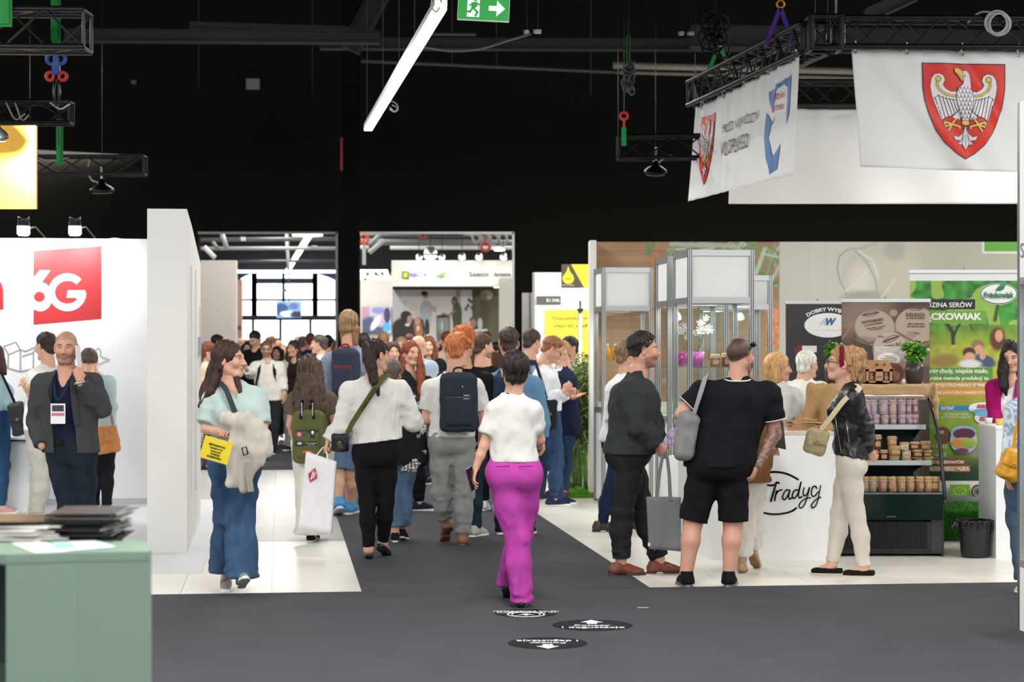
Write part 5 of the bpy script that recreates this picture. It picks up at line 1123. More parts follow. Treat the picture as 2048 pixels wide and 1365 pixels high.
for k, (px) in enumerate((47, 150)):
    t2 = thing('spotlight', ['arm spotlight on top of the white wall at far left', 'arm spotlight on the white wall above the red logo'][k], 'lamp', pt(px, 458, 19.9))
    B().lathe([(.05, 0), (.062, .004), (.062, .075), (.055, .09), (0, .09)], 18, (0, 0, .03)).obj('cap', mat('33363a', 'metal', .3), t2)
    B().lathe([(.045, -.06), (.066, -.055), (.066, .028), (.05, .03)], 18, (0, 0, 0)).obj('housing', mat('e8ecee', 'plastic', None, .8), t2)
    B().lathe([(0, 0), (.05, 0), (.05, .006), (0, .006)], 16, (0, 0, -.068)).obj('bulb', mat('ffffff', 'plastic', None, 30), t2)
    B().tube([(0.0, .06, 0), (0, .5, .05), (.05, .95, -.1)], .008, 6).obj('arm', mat('9a9a9a', 'metal'), t2)
    spot('wall_spot', pt(px, 472, 19.9)+np.array([0, 0, 0]), tuple(pt(px, 540, 20.7)), 75, 125)
wire('wall_cable', 'white cable arching over the top edge of the white wall', 'cable', [pt(207, 483, 20.5), pt(228, 477, 20.5), pt(252, 481, 20.5)], .006, 'd0d4d4')
# tapered end wall
t = hall_thing('end_wall', 'tall white tapered end wall of the left stand beside the aisle', 'stand wall', -.73, 15.94)
b = B(); V = [(-.31, 0, 0), (0, 0, 0), (0, 0, 2.725), (-.31, 0, 2.725), (-.31, 2.75, 0), (0, 2.75, 0), (0, 2.75, 2.40), (-.31, 2.75, 2.40), (0, .9, 2.64), (-.31, .9, 2.64)]
b.add(V, [(0, 1, 2, 3), (5, 4, 7, 6), (1, 5, 6, 8, 2), (4, 0, 3, 9, 7), (3, 2, 8, 9), (9, 8, 6, 7), (0, 4, 5, 1)]); b.obj('board', mat('ecebe7', 'paint'), t)
b = B().box(0, .012, .6, .63, .4, 2.3).box(0, .012, 1.5, 1.52, .4, 2.3); b.obj('seam', mat('d4d4d0', 'paint'), t); B().box(0, .02, 2.1, 2.3, 1.55, 1.72).obj('switch_plate', mat('9aa8b4', 'plastic'), t); B().box(0, .012, 2.45, 2.6, 1.45, 2.0).obj('slot', mat('c4c4c0', 'plastic'), t)
slab('post', 'narrow light wooden strip beside the white end wall', 'post', 294, 299, 905, 962, 17.5, .05, mat('d8ac80', 'wood'))
# yellow glowing panel and white desk
t = slab('hanging_sign', 'orange and yellow hanging panel lit by a lamp at left edge', 'panel', -160, 72, 251, 418, 15.9, .05, mat('f0b428', 'paint'), 'board')
spot('panel_spot', pt(-10, 268, 15.1), tuple(pt(0, 345, 15.9)), 330, 100, (1, .97, .85), .03, .9)
t = slab('desk', 'white reception desk with dark edge behind the people at far left', 'desk', -60, 60, 881, 1024, 19.6, .6, mat('dfe4e8', 'paint'), 'cabinet'); lrb(t, -60, 62, 880, 884, 19.55, .65, 'edge_strip', mat('4a5258', 'metal')); lrb(t, -60, 62, 876, 880, 19.55, .65, 'top', mat('eef0f2', 'paint'))
slab('plastic_bag', 'crumpled white bundle on the desk at far left', 'bag', 24, 42, 862, 876, 19.8, .2, mat('e8e0e4', 'plastic'), 'body', .03)

# ---------------------------------------------------------------- green kiosk with magazines
ztop = 1.05; KY = lambda py: F*(HC-ztop)/(py-HY)
def KP(px, py): Y = KY(py); return ((px-1024)*Y/F, Y)
t = thing('kiosk', 'sage green counter with an open dark niche in the near left corner', 'counter', (*KP(150, 1100), 0)); ox, oy = t.location.x, t.location.y
GR = mat('809a8a', 'paint', .5)
pl = [KP(12, 1110), KP(150, 1106), KP(296, 1104), KP(303, 1100), KP(302, 1090), KP(290, 1083), KP(255, 1072), KP(180, 1062), KP(-80, 1057), KP(-260, 1060), KP(-260, 1100)]
pl = [(x-ox, y-oy) for x, y in pl]; kf = pl[0]; body = pl[:]
B().prism([pl[0], pl[1], pl[2], pl[3], pl[4], pl[5], pl[6], pl[7], (pl[0][0], pl[7][1])], 0, ztop-.03).obj('side_panel', GR, t)
B().prism(pl, ztop-.03, ztop).obj('top', GR, t, .004)
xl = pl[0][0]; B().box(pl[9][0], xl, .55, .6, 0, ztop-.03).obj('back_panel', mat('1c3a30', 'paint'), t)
B().box(pl[9][0], xl, .06, .55, .60, .63).obj('shelf', GR, t); B().box(pl[9][0], xl, .06, .55, 0, .03).obj('plinth', GR, t)
B().prism([(xl-.02, .0), (xl+.001, -.0), (xl+.001, .06), (xl-.02, .06)], .0, ztop-.03).obj('corner_post', GR, t)
# magazines: a fanned heap of thin black booklets and white ones
mg = B().box(-.105, .105, -.148, .148, 0, .0045); mme = mg.mesh('cover', .0006); pg = B().box(-.1035, .1045, -.146, .146, .0006, .0038).mesh('pages'); mme.materials.append(mat('1c1b1d', 'plastic', .3)); pg.materials.append(mat('d8d4ce', 'paper'))
def mag(px, py, dz, rz, label, white=False, tl=0, group='magazines heaped on the green counter'):
    x, y = KP(px, py); m = bpy.data.objects.new('magazine', None); m.location = (x, y, ztop+dz); m.rotation_euler = (random.uniform(-.01, .01), tl, rz); link(m, None, label, 'magazine', group)
    c = bpy.data.objects.new('cover', mme); link(c, m); c.material_slots[0].link = 'OBJECT'; c.material_slots[0].material = mat('e4e0da', 'paper') if white else mat('1c1b1d', 'plastic', .3)
    p_ = bpy.data.objects.new('pages', pg); link(p_, m); p_.location = (.0012, -.0012, 0)
NTH = ('lowest', 'second lowest', 'third from the bottom', 'fourth from the bottom', 'fifth from the bottom', 'sixth from the bottom', 'seventh from the bottom', 'eighth from the bottom', 'seventh from the top', 'sixth from the top', 'fifth from the top', 'fourth from the top', 'third from the top', 'second from the top', 'topmost')
for i in range(15): mag(176+random.uniform(-12, 14)+(12 if i == 0 else 0), 1072+random.uniform(-3, 3), .001+i*.0052, random.uniform(-.16, .16), 'black magazine, '+NTH[i]+' of the spread pile on the green counter')
for i in range(9): mag(62+random.uniform(-26, 10), 1076+random.uniform(-3, 3), .001+i*.0052, random.uniform(-.25, .2), 'pale magazine, '+(NTH[:5]+NTH[11:])[i]+' of the left pile on the green counter', True, 0, 'white magazines on the green counter')
mag(40, 1075, .056, .3, 'single black magazine lying askew on top of the left pile', False, .02, None)
def leaflet(label, pts, z, col): 
    P4 = [KP(*p) for p in pts]; t_ = thing('leaflet', label, 'leaflet', (P4[0][0], P4[0][1], ztop+z)); b = B().prism([(a-P4[0][0], c-P4[0][1]) for a, c in P4], 0, .0012); b.obj('sheet', mat(col, 'paper'), t_); return t_
l1 = leaflet('white leaflet with pale print on the green counter', [(70, 1107), (145, 1103), (92, 1086), (22, 1087)], .0, 'e9ede9'); l2 = leaflet('folded white leaflet with teal map on the green counter', [(140, 1104), (232, 1096), (190, 1083), (100, 1087)], .002, 'dfe9e6')
P4 = [KP(*p) for p in ((115, 1100), (160, 1097), (135, 1087), (100, 1088))]; B().prism([(a-l2.location.x, c-l2.location.y) for a, c in P4], .0012, .0016).obj('map_print', mat('8cc4bc', 'paper'), l2)
# ---------------------------------------------------------------- food stand on the right
YB = 21.9; kb = YB/F
t = rootpx('stand_wall', 'printed back wall of the food stand with wood, rosemary and glass jug', 'stand wall', 1190, YB); x1 = XZ(2075, 0, YB)[0]-t.location.x
B().box(-.03, x1, 0, .1, 0, HC+206*kb).obj('board', mat('e4e0d8', 'paint'), t); B().box(-.07, .0, -.35, .1, 0, HC+206*kb).obj('end_post', mat('eceae4', 'paint'), t)
def wood(U, V):
    x = 1192+U*368; y = 484+V*320; r = np.random.RandomState(4); C = np.tile(L3('a88462'), U.shape+(1,))
    s = r.rand(400); C *= (.82+.3*s[(y*1.2).astype(int) % 400])[..., None]; C *= (.85+.35*noise2(U.shape, (10, 5), 2))[..., None]
    m = np.clip((x-1480)/80, 0, 1)[..., None]*np.clip((y-560)/140, 0, 1)[..., None]; C = C*(1-m*.7)+L3('d2ac84')*m*.7
    n = noise2(U.shape, (60, 60), 5); bx = (x > 1533)&(y > 617)&(y < 700); C[bx] = (L3('d89068')*(.7+.7*n[..., None]))[bx]; bx = (x > 1300)&(x < 1322)&(y > 500)&(y < 640); C[bx] = (L3('a87850')*(.8+.4*n[..., None]))[bx]
    S_ = lambda pts, w, c: stroke(C, x/100, y/100, [(a/100, b/100) for a, b in pts], w/100, c, .5)
    for p in ([(1295, 484), (1300, 505), (1296, 508)], [(1310, 486), (1297, 508)], [(1395, 520), (1360, 500), (1340, 506)], [(1365, 500), (1400, 484)], [(1380, 486), (1420, 505)], [(1412, 500), (1440, 484)], [(1450, 505), (1500, 484)], [(1440, 490), (1520, 498)], [(1470, 484), (1560, 506)], [(1500, 520), (1530, 498), (1560, 505)], [(1512, 540), (1560, 515)], [(1506, 525), (1560, 575)], [(1507, 550), (1556, 572)], [(1508, 590), (1530, 572), (1555, 566)], [(1540, 500), (1556, 540)], [(1520, 545), (1545, 560)]):
        S_(p, 3.2, ('7c9a6c', '9ab08c', '6a8a54')[int(p[0][0]) % 3])
    for i in range(46):
        a_, x_, y_ = r.uniform(-.9, .9), r.uniform(1335, 1560), 484+abs(r.normal(0, 16)); L_ = r.uniform(14, 34); L_ = L_*(1 if x_ < 1500 else 1.3); S_([(x_, y_+(0 if x_ < 1500 else r.uniform(0, 90))), (x_+L_*math.cos(a_), y_+L_*math.sin(a_))], 2.2, ('8aa47c', 'a4b49c', '7a9468', 'c0ccb8')[i % 4])
    for p in ([(1345, 488), (1420, 492)], [(1400, 488), (1480, 494)]): S_(p, 4, 'b4bcae')
    return C
picture('wood_print', t, 368*kb, 320*kb, 300, 260, wood, (184*kb, -.004, HC-(804-HY)*kb))
def jug(U, V):
    x = 1560+U*490; y = 484+V*320; C = np.tile(L3('d0ccc4'), U.shape+(1,)); m = np.clip((x-1640)/260, 0, 1)[..., None]; C = C*(1-m)+L3('a8a698')*m
    C *= (1-.06*np.clip((y-484)/200, 0, 1))[..., None]
    for xx in (1618, 1653): C[np.abs(x-xx) < 1] *= .93
    E_ = lambda a, b_, r, s, c, so=.15, ro=0, al=1.: blob(C, x/100, y/100, a/100, b_/100, r/100, s/100, c, so, ro, al); S_ = lambda pts, w, c, al=1.: stroke(C, x/100, y/100, [(a/100, b/100) for a, b in pts], w/100, c, .6, al)
    E_(1760, 545, 66, 62, 'bab8aa', .3, .4, .7); E_(1790, 540, 46, 60, 'bcb8a4', .3); E_(1725, 548, 38, 40, 'c0bdb0', .12); E_(1720, 560, 26, 30, 'cfccc0', .5); E_(1730, 598, 45, 16, 'a2a290', .3); E_(1790, 500, 22, 22, 'a8a8a0', .4)
    S_([(1694, 588), (1680, 560), (1675, 535), (1680, 512), (1695, 500), (1712, 503), (1735, 525), (1752, 560), (1756, 595)], 1.6, 'a0a098'); S_([(1700, 503), (1715, 500), (1745, 520), (1758, 555)], 1.0, 'dcdcd6')
    S_([(1700, 500), (1730, 495), (1755, 484)], 3, 'b0b0aa'); S_([(1692, 582), (1720, 560), (1733, 545)], 2.2, 'dcdcd2', .6); S_([(1765, 594), (1790, 560)], 3, 'd0d0c4', .6)
    m = (x > 1970)&(y < 503); C[m] = L3('5c9a34'); m = ((x > 1965)&(y < 508)&~m); C[m] = L3('c8ccc4'); return C
picture('jug_print', t, 490*kb, 320*kb, 320, 210, jug, (369*kb+245*kb, -.004, HC-(804-HY)*kb))

AL = mat('c6c9cb', 'metal', .35); GV = mat('5c6064', 'metal', .4); WP_ = mat('f0f1ef', 'paint'); GL = mat('fcfefd', 'glass')
def vitrine(label, px, Y, w, d, h=2.45, zp=2.02, zb_=.95, shelves=(1.2, 1.47), rz=TH):
    t = rootpx('display_cabinet', label, 'cabinet', px, Y, 0, None, rz)
    for x, y in ((0, 0), (w, 0), (0, d), (w, d)):
        p = B().box(x-.02, x+.02, y-.02, y+.02, 0, h).obj('post', AL, t); b = B()
        for o in (-.009, .009): b.box(x+o-.0035, x+o+.0035, y-.0215, y+.0215, 0, h).box(x-.0215, x+.0215, y+o-.0035, y+o+.0035, 0, h)
        b.obj('groove', GV, p)
    for z0, z1, m, nm in ((zp+.03, h-.05, WP_, 'upper_panel'), (.03, zb_, WP_, 'lower_panel')):
        for bx in ((.02, w-.02, -.004, .004), (.02, w-.02, d-.004, d+.004), (-.004, .004, .02, d-.02), (w-.004, w+.004, .02, d-.02)): B().box(*bx, z0, z1).obj(nm, m, t)
    for z in (h-.05, zp-.02, zb_):
        b = B(); b.box(.02, w-.02, -.018, .018, z, z+.05).box(.02, w-.02, d-.018, d+.018, z, z+.05).box(-.018, .018, .02, d-.02, z, z+.05).box(w-.018, w+.018, .02, d-.02, z, z+.05); b.obj('rail', AL, t)
    for bx in ((.02, w-.02, -.003, .003), (-.003, .003, .02, d-.02), (w-.003, w+.003, .02, d-.02), (.02, w-.02, d-.003, d+.003)): B().box(*bx, zb_+.05, zp-.02).obj('glass_pane', GL, t)
    B().box(0, w, 0, d, zp-.005, zp+.01).obj('ceiling_panel', WP_, t); B().box(.0, w, 0, d, zb_+.03, zb_+.05).obj('floor_panel', WP_, t)
    area('cabinet_fill', (w/2, d/2, zp-.02), (0, 0, 0), w*.6, d*.6, 9, parent=t)  # area light added to brighten the inside, no lamp is built
    for z in shelves: B().box(.02, w-.02, .02, d-.02, z-.008, z).obj('shelf', mat('f6fbf9', 'glass'), t)
    return t
vA = vitrine('white topped glass cabinet holding juice bottles, furthest left in the food stand', 1207, 20.6, .50, .5, shelves=(1.49,))
vB = vitrine('middle glass cabinet half hidden behind the front cabinet', 1339, 18.0, .52, .55, shelves=(1.02, 1.45))
vC = vitrine('front white topped glass cabinet nearest the aisle', 1380, 16.75, .53, .62, shelves=(1.2, 1.46))
vD = vitrine('rear glass cabinet seen through the front cabinet', 1425, 18.6, .55, .5, 2.3, 2.0, .95, (1.3,))
def inside(cab, x, y, z): c, s = math.cos(TH), math.sin(TH); l = cab.location; return (l.x+x*c-y*s, l.y+x*s+y*c, z)
bmsh = {}
def bottle(label, loc, col, h=.17, r=.03, group=None):
    t = thing('bottle', label, 'bottle', loc, 0, group); key = 'b'
    if key not in bmsh: bmsh['b'] = B().lathe([(0, 0), (.9, 0), (1, .05), (1, .55), (.8, .66), (.4, .8), (.38, .92)], 14).mesh('body'); bmsh['c'] = B().lathe([(.42, .9), (.42, 1.0), (0, 1.0)], 12).mesh('cap')
    for nm, k, m in (('body', 'b', mat(col, 'gloss')), ('cap', 'c', mat('e8e4dc', 'plastic'))):
        me = bmsh[k]
        if not me.materials: me.materials.append(None)
        o = bpy.data.objects.new(nm, me); link(o, t); o.scale = (r, r, h); o.material_slots[0].link = 'OBJECT'; o.material_slots[0].material = m
    return t
for i, c in enumerate(('e8a020', 'e08818', '8a4a24', 'e09a20', 'd87020')): bottle(['golden juice bottle at the left end of the cabinet shelf', 'orange juice bottle, second on the cabinet shelf', 'dark brown sauce bottle in the cabinet', 'golden juice bottle right of the dark sauce bottle', 'amber bottle at the right end by the man'][i], inside(vA, .06+i*.082, .12, 1.49), c, .17, .032, 'bottles on the left cabinet shelf')
def jarmesh():
    n = 18; b = B().lathe([(0, 0), (.42, 0), (.48, .05), (.48, .72), (.40, .82)], n); bd = b.mesh('contents')
    V = [(0, 0, 1.0)]; Fs = []
    for k, (r, z) in enumerate(((.44, 1.0), (.485, .96), (.49, .84), (.55, .74))):
        for j in range(n):
            w = 1+(.07*math.sin(j*math.pi*2*6/n*1.0+j) if k == 3 else 0); V.append((r*w*math.cos(2*math.pi*j/n), r*w*math.sin(2*math.pi*j/n), z-(.04*(j % 2) if k == 3 else 0)))
    for j in range(n): Fs.append((0, 1+j, 1+(j+1) % n))
    for k in range(3):
        for j in range(n): Fs.append((1+k*n+j, 1+(k+1)*n+j, 1+(k+1)*n+(j+1) % n, 1+k*n+(j+1) % n))
    c = B().add(V, Fs, True); c.box(-.30, .30, -.505, -.485, .22, .55); cp = c.mesh('cloth_lid'); st = B().tube([(.495*math.cos(a), .495*math.sin(a), .84) for a in np.linspace(0, 2*math.pi, 15)[:-1]], .018, 4, close=True).mesh('string')
    for m in (bd, cp, st): m.materials.append(None)
    return bd, cp, st
JM = jarmesh()
def jar(label, loc, w, h, col, lid, tilt=0, group=None):
    t = thing('jar', label, 'jar', loc, random.uniform(-.3, .3), group); t.rotation_euler[1] = tilt
    for nm, me, m in (('contents', JM[0], mat(col, 'gloss')), ('cloth_lid', JM[1], mat(lid, 'burlap')), ('string', JM[2], mat('8a6a44', 'fabric'))):
        o = bpy.data.objects.new(nm, me); link(o, t); o.scale = (w, w, h); o.material_slots[0].link = 'OBJECT'; o.material_slots[0].material = m
    return t
for i in range(3): jar(['clip jar of brown preserve on the front cabinet shelf', 'second brown preserve jar on the front cabinet shelf', 'squat preserve jar beside them in the front cabinet'][i], inside(vC, (.26, .36, .42)[i], .2, 1.46), .085, (.11, .12, .07)[i], ('a06a44', '8a4a30', '7a4a34')[i], ('d8c8b0', 'c8b090', 'e0d8c8')[i], 0, 'jars in the front cabinet')
def orchid(label, loc, pot='b02c9c', s=1.0, fl='f4f0f2', seed=1):
    t = thing('potted_orchid', label, 'plant', loc); B().lathe([(0, 0), (.05*s, 0), (.07*s, .13*s), (.062*s, .13*s), (.06*s, .11*s), (0, .11*s)], 16).obj('pot', mat(pot, 'gloss'), t); rs = np.random.RandomState(seed)
    b = B(); f = B()
    for k in range(3):
        q = np.array([rs.normal(0, .05), rs.normal(0, .04), .3*s+rs.uniform(0, .08)]); b.tube(crspline([(0, 0, .1*s), q*.6+np.array([0, 0, .05]), q], 8), .003, 4)
        for j in range(5):
            c = q+rs.normal(0, .03, 3); 
            for a in range(5): A_ = a*1.257; f.add([c, c+np.array([math.cos(A_)*.028, -.004, math.sin(A_)*.028]), c+np.array([math.cos(A_+.6)*.028, -.004, math.sin(A_+.6)*.028])], [(0, 1, 2)])
    b.obj('stem', mat('5a7a3a', 'leaf'), t); f.obj('petals', mat(fl, 'fabric'), t, kind='stuff'); return t
orchid('white orchid in a magenta pot in the middle cabinet', inside(vB, .13, .12, 1.45), 'a8208c', 1.0); orchid('white orchid in a pink pot inside the front cabinet', inside(vC, .11, .25, 1.46), 'c46ab8', 1.0, seed=3)
orchid('purple orchid at the foot of the middle cabinet beside the man in black', (((1338-1024)*16.6/F), 16.6, .52), '7a3aa0', 1.1, 'c8a8d8', 5)
t = slab('shelf_unit', 'low white shelf under the purple orchid', 'shelf', 1322, 1356, 915, 1089, 16.5, .3, WP_, 'cabinet')
t = thing('lamp_reflection', 'glowing ball shaped as the bright reflection of a lamp inside the middle cabinet', 'lamp', inside(vB, .16, .45, 1.9)); B().lathe([(0, -.03), (.035, -.015), (.04, 0), (.03, .03), (.012, .05), (0, .05)], 14).obj('bulb', mat('ffffff', 'plastic', None, 6), t)  # reflection of a lamp, modelled as a glowing ball in the cabinet

# counter with round logo
YC = 15.24; kc = YC/F; t = rootpx('counter', 'white counter with round black script logo', 'counter', 1426, YC); l = t.location
pts = [(0, 0), (XZ(1392, 0, 15.76)[0]-l.x, .52), (XZ(1392, 0, 15.76)[0]-l.x, .75), (XZ(1672, 0, YC)[0]-l.x, .75), (XZ(1672, 0, YC)[0]-l.x, 0)][::-1]
zc_ = HC-(870-HY)*kc; B().prism(pts, 0, zc_).obj('body', mat('eef0f0', 'paint'), t); B().prism([(x*1.005-.004 if x < .5 else x, y-.006) for x, y in pts], zc_, zc_+.02).obj('top', mat('e0d2be', 'wood'), t)
A = Art(.001); q = lambda p: [((1490+x/9.75-1426)*kc, HC-(920+y/9.75-HY)*kc) for x, y in p]; ink = '26282c'
def st(p, w): A.line(q([tuple(v[:2]) for v in crspline([(a, b, 0) for a, b in p], 5*len(p))]), w/9.75*kc, ink)
st([(300, 312), (450, 250), (600, 240), (760, 262), (900, 312), (1040, 390)], 40); st([(170, 915), (300, 1010), (450, 1055), (620, 1065), (800, 1040), (920, 1000), (1000, 945)], 38)
for p, w in (([(290, 490), (200, 840)], 40), ([(240, 720), (340, 645), (365, 610), (325, 600), (265, 700)], 26), ([(262, 710), (310, 825), (350, 825), (395, 750)], 26), ([(385, 475), (480, 500), (570, 490), (620, 445), (665, 460)], 34), ([(600, 480), (500, 815)], 40), ([(612, 605), (575, 800)], 34), ([(588, 700), (650, 612), (722, 585)], 28),
    ([(870, 600), (800, 590), (745, 680), (732, 755), (775, 775), (835, 690), (872, 600), (845, 710), (868, 768), (915, 735)], 28), ([(1025, 590), (960, 600), (922, 680), (932, 745), (975, 738), (1030, 650), (1090, 432), (1040, 680), (1062, 742), (1110, 715)], 28),
    ([(1150, 540), (1128, 640), (1150, 700), (1205, 665), (1252, 540), (1200, 760), (1140, 900), (1080, 940), (1050, 895), (1095, 815), (1200, 750), (1280, 745)], 26), ([(1392, 560), (1370, 520), (1320, 530), (1290, 620), (1302, 700), (1350, 708), (1430, 620)], 28), ([(1470, 500), (1420, 760), (1370, 900), (1310, 935), (1290, 890), (1335, 815), (1420, 750), (1475, 730)], 26)): st(p, w)
A.obj('logo', t, (0, -.001, 0))
for i in range(9):
    x, z = XZ(1590+random.uniform(-4, 4), 0, 15.6)[0], zc_+.02+i*.0085; o = thing('paper_bag', 'flat kraft paper bag, '+('lowest', 'second', 'third', 'fourth', 'fifth', 'sixth', 'seventh', 'eighth', 'topmost')[i]+' of the pile on the white counter', 'paper bag', (x, 15.6, z), random.uniform(-.25, .25), 'kraft paper bags piled on the counter')
    B().box(-.05, .17, -.13, .13, 0, .007).box(-.05, -.02, -.12, .12, .007, .0082).obj('sheet', mat(('b8906a', 'c49c74', 'a8825c')[i % 3], 'paper'), o)
wire('lanyard', 'crumpled tan string lying on the pile of paper bags', 'string', [(XZ(1598, 0, 15.6)[0], 15.55, zc_+.1), (XZ(1610, 0, 15.6)[0], 15.5, zc_+.112), (XZ(1622, 0, 15.6)[0], 15.55, zc_+.102), (XZ(1634, 0, 15.6)[0], 15.6, zc_+.1)], .006, 'c8a880', 'fabric')

# refrigerated display
YR = 15.5; kr = YR/F; xl, xr = XZ(1672, 0, YR)[0], XZ(1888, 0, YR)[0]; t = thing('display_fridge', 'black open display fridge full of jars beneath a burlap cloth', 'refrigerator', ((xl+xr)/2, YR, 0)); W2 = (xr-xl)/2; fridge = t
BK = mat('1d1f20', 'plastic', .3); BKG = mat('0f1210', 'gloss')
prof = [(.02, .0), (.02, .27), (-.05, .30), (-.06, .50), (.0, .68), (.12, .88), (.35, 1.10), (.62, 1.24), (.72, 1.27), (1.02, 1.30), (1.05, 0)]
for nm, xx in (('left_end_panel', -W2), ('right_end_panel', W2-.02)):
    e = B(); n = len(prof); V = [(xx, y, z) for y, z in prof]+[(xx+.02, y, z) for y, z in prof]; e.add(V, [tuple(range(n)), tuple(range(n, 2*n))[::-1]]+[(i, (i+1) % n, n+(i+1) % n, n+i) for i in range(n)])
    if nm[0] == 'r':
        pr2 = [(y, z) for y, z in prof if z >= .75]; e = B().box(xx, xx+.02, .0, 1.05, 0, .5); e.obj(nm, BK, t)
        gp = [(-.05, .45), (-.06, .50), (.12, .88), (.35, 1.10), (.62, 1.24), (1.0, 1.27), (1.0, .5)]; n = len(gp); g = B().add([(xx+.004, y, z) for y, z in gp]+[(xx+.012, y, z) for y, z in gp], [tuple(range(n)), tuple(range(n, 2*n))[::-1]]+[(i, (i+1) % n, n+(i+1) % n, n+i) for i in range(n)]); g.obj('side_glass', mat('f0f6f2', 'glass'), t)
        B().tube([(xx+.012, y, z) for y, z in gp[:6]], .016, 6).obj('glass_edge', BK, t)
    else: e.obj(nm, BK, t)
B().box(-W2, W2, .95, 1.05, 0, 1.28).obj('back_panel', mat('55585a', 'plastic', .6), t); B().box(-W2, W2, .58, 1.05, 1.255, 1.30).obj('canopy', BK, t); B().box(-W2+.03, W2-.03, .60, .64, 1.235, 1.255).obj('lamp_strip', mat('f4f0ff', 'plastic', None, 1.2), t)
area('fridge_light', (t.location.x, YR+.62, 1.23), (math.radians(25), 0, 0), 2*W2-.1, .06, 5, (.95, .93, 1), None)
B().box(-W2, W2-.02, .02, .9, .02, .10).box(-W2, W2-.02, .1, .95, .10, .30).obj('base_unit', BK, t)
g = B().box(-W2+.05, W2-.1, .0, .02, .04, .27).obj('grille_frame', mat('17181a', 'plastic', .5), t, .004); b = B()
for i in range(34): x = -W2+.07+i*(2*W2-.21)/33; b.box(x, x+.007, -.008, 0, .06, .26)
for i in range(18): z = .065+i*.011; b.box(-W2+.07, W2-.13, -.006, -.001, z, z+.004)
b.obj('grille_bars', mat('2c2e30', 'metal', .4), g); B().box(W2-.10, W2-.02, .0, .03, .03, .36).obj('corner_cover', mat('2a2c2d', 'plastic'), t)
B().box(-W2, W2-.02, -.055, -.03, .29, .495).obj('front_panel', mat('0c2018', 'gloss'), t, .004); B().box(-W2, W2-.02, -.058, -.02, .488, .502).obj('front_rail', mat('8a8e90', 'metal'), t)
text('lettering', 'IGLOO', .07, .008, mat('b8b8b8', 'metal'), t, (.0, -.0565, .315))
SH = [(1.0, .50), (.725, .28), (.50, .0)]      # shelf height, front edge depth
for z, y0 in SH[:2]:
    s_ = B().box(-W2+.02, W2-.04, y0, .93, z-.012, z).obj('shelf', mat('6a7074', 'metal'), t); B().box(-W2+.02, W2-.04, y0-.012, y0, z-.03, z+.008).obj('price_rail', mat('b8c4c4', 'plastic'), s_)
    for xx in (-W2+.03, W2-.05): B().prism([(y0+.1, z-.012), (.93, z-.012), (.93, z-.12)], 0, .008).xf(Matrix(((0, 0, 1, xx), (1, 0, 0, 0), (0, 1, 0, 0), (0, 0, 0, 1)))).obj('shelf_bracket', BK, s_)
B().box(-W2+.02, W2-.02, -.03, .93, .30, .50).obj('floor_tray', BK, t)
b = B()
for i in range(70): x = -W2+.03+i*(2*W2-.08)/69; b.box(x, x+.003, .944, .95, .5, 1.24)
for i in range(40): z = .52+i*.018; b.box(-W2+.03, W2-.05, .942, .95, z, z+.003)
b.obj('back_grid', mat('2a2c2e', 'metal'), t, kind='stuff')
SHC = {}; ORD = ('first', 'second', 'third', 'fourth', 'fifth', 'sixth', 'seventh', 'eighth', 'ninth')
def fj(cx, top, bot, w, shelf, dy, col, lid, base=None, tilt=0, cnt=True, nm=''):
    SHC[nm] = SHC.get(nm, 0)+1; nm = ORD[min(SHC[nm]-1, 8)]+' '+nm+', counted from the left' if cnt else nm
    z, y0 = SH[shelf]; Y = YR+y0+dy; px = 1640+cx/5.936; k = Y/F; zz = z if base is None else z+base; h = (bot-top)/5.936*k; X = (px-1024)*k
    grp = ['jars on the top fridge shelf', 'jars on the middle fridge shelf', 'jars on the fridge floor'][shelf]
    jar(nm, (X, Y, zz+.001), w/5.936*k, h, col, lid, tilt, grp); return zz+h
lidA, lidB = 'd4bcc0', 'd2b084'
for i, (cx, w) in enumerate(((575, 90), (662, 95), (768, 95), (866, 88), (973, 95), (1058, 90), (1130, 80))):
    fj(cx, 340, 467, w, 0, .06, ('a898a0', 'a08c98', 'b09890', '9a9088', 'a8889a', '98808c', '90707a')[i], lidA, nm='short mauve jar low on the top fridge shelf')
for i, (cx, w) in enumerate(((560, 90), (632, 92), (757, 104), (865, 95), (970, 98), (1058, 72), (1125, 72))):
    fj(cx, 160, 332, w, 0, .06, ('a898a8', 'a49cac', 'b49ca4', 'b8a098', 'a890a0', '90788c', '8a6070')[i], lidA, base=.0875, nm='tall mauve jar standing on the short ones')
row = [(650, 755, 887, 95, '9a5a38'), (755, 755, 887, 100, '6a2c20'), (880, 825, 887, 130, 'a89c88'), (1025, 848, 887, 120, 'a8a090'), (1155, 845, 887, 125, '7a4a30'), (1285, 840, 887, 120, '9a6a50')]
for cx, a, b_, w, c in row: fj(cx, a, b_, w, 1, .07, c, lidB, nm='kraft lidded jar in the bottom layer, middle fridge shelf')
for cx, a, b_, w, c, bs in ((680, 572, 750, 100, '5a2a24', 132), (885, 705, 822, 150, 'b08a50', 62), (1025, 757, 845, 110, 'd8d4c0', 40), (1160, 750, 842, 130, '7a4a34', 43), (1275, 757, 838, 110, '8a6450', 47)): fj(cx, a, b_, w, 1, .07, c, lidB, base=bs/5.936*15.85/F, nm='kraft lidded jar in the second layer, middle fridge shelf')
for cx, a, b_, w, c, bs in ((855, 588, 700, 115, 'b48c5c', 180), (1000, 662, 752, 115, 'd8d4c4', 130), (1125, 657, 747, 115, '8a5238', 136), (1250, 648, 752, 125, 'a07860', 130)): fj(cx, a, b_, w, 1, .07, c, lidB, base=bs/5.936*15.85/F, nm='kraft lidded jar on top of the stacks, middle shelf')
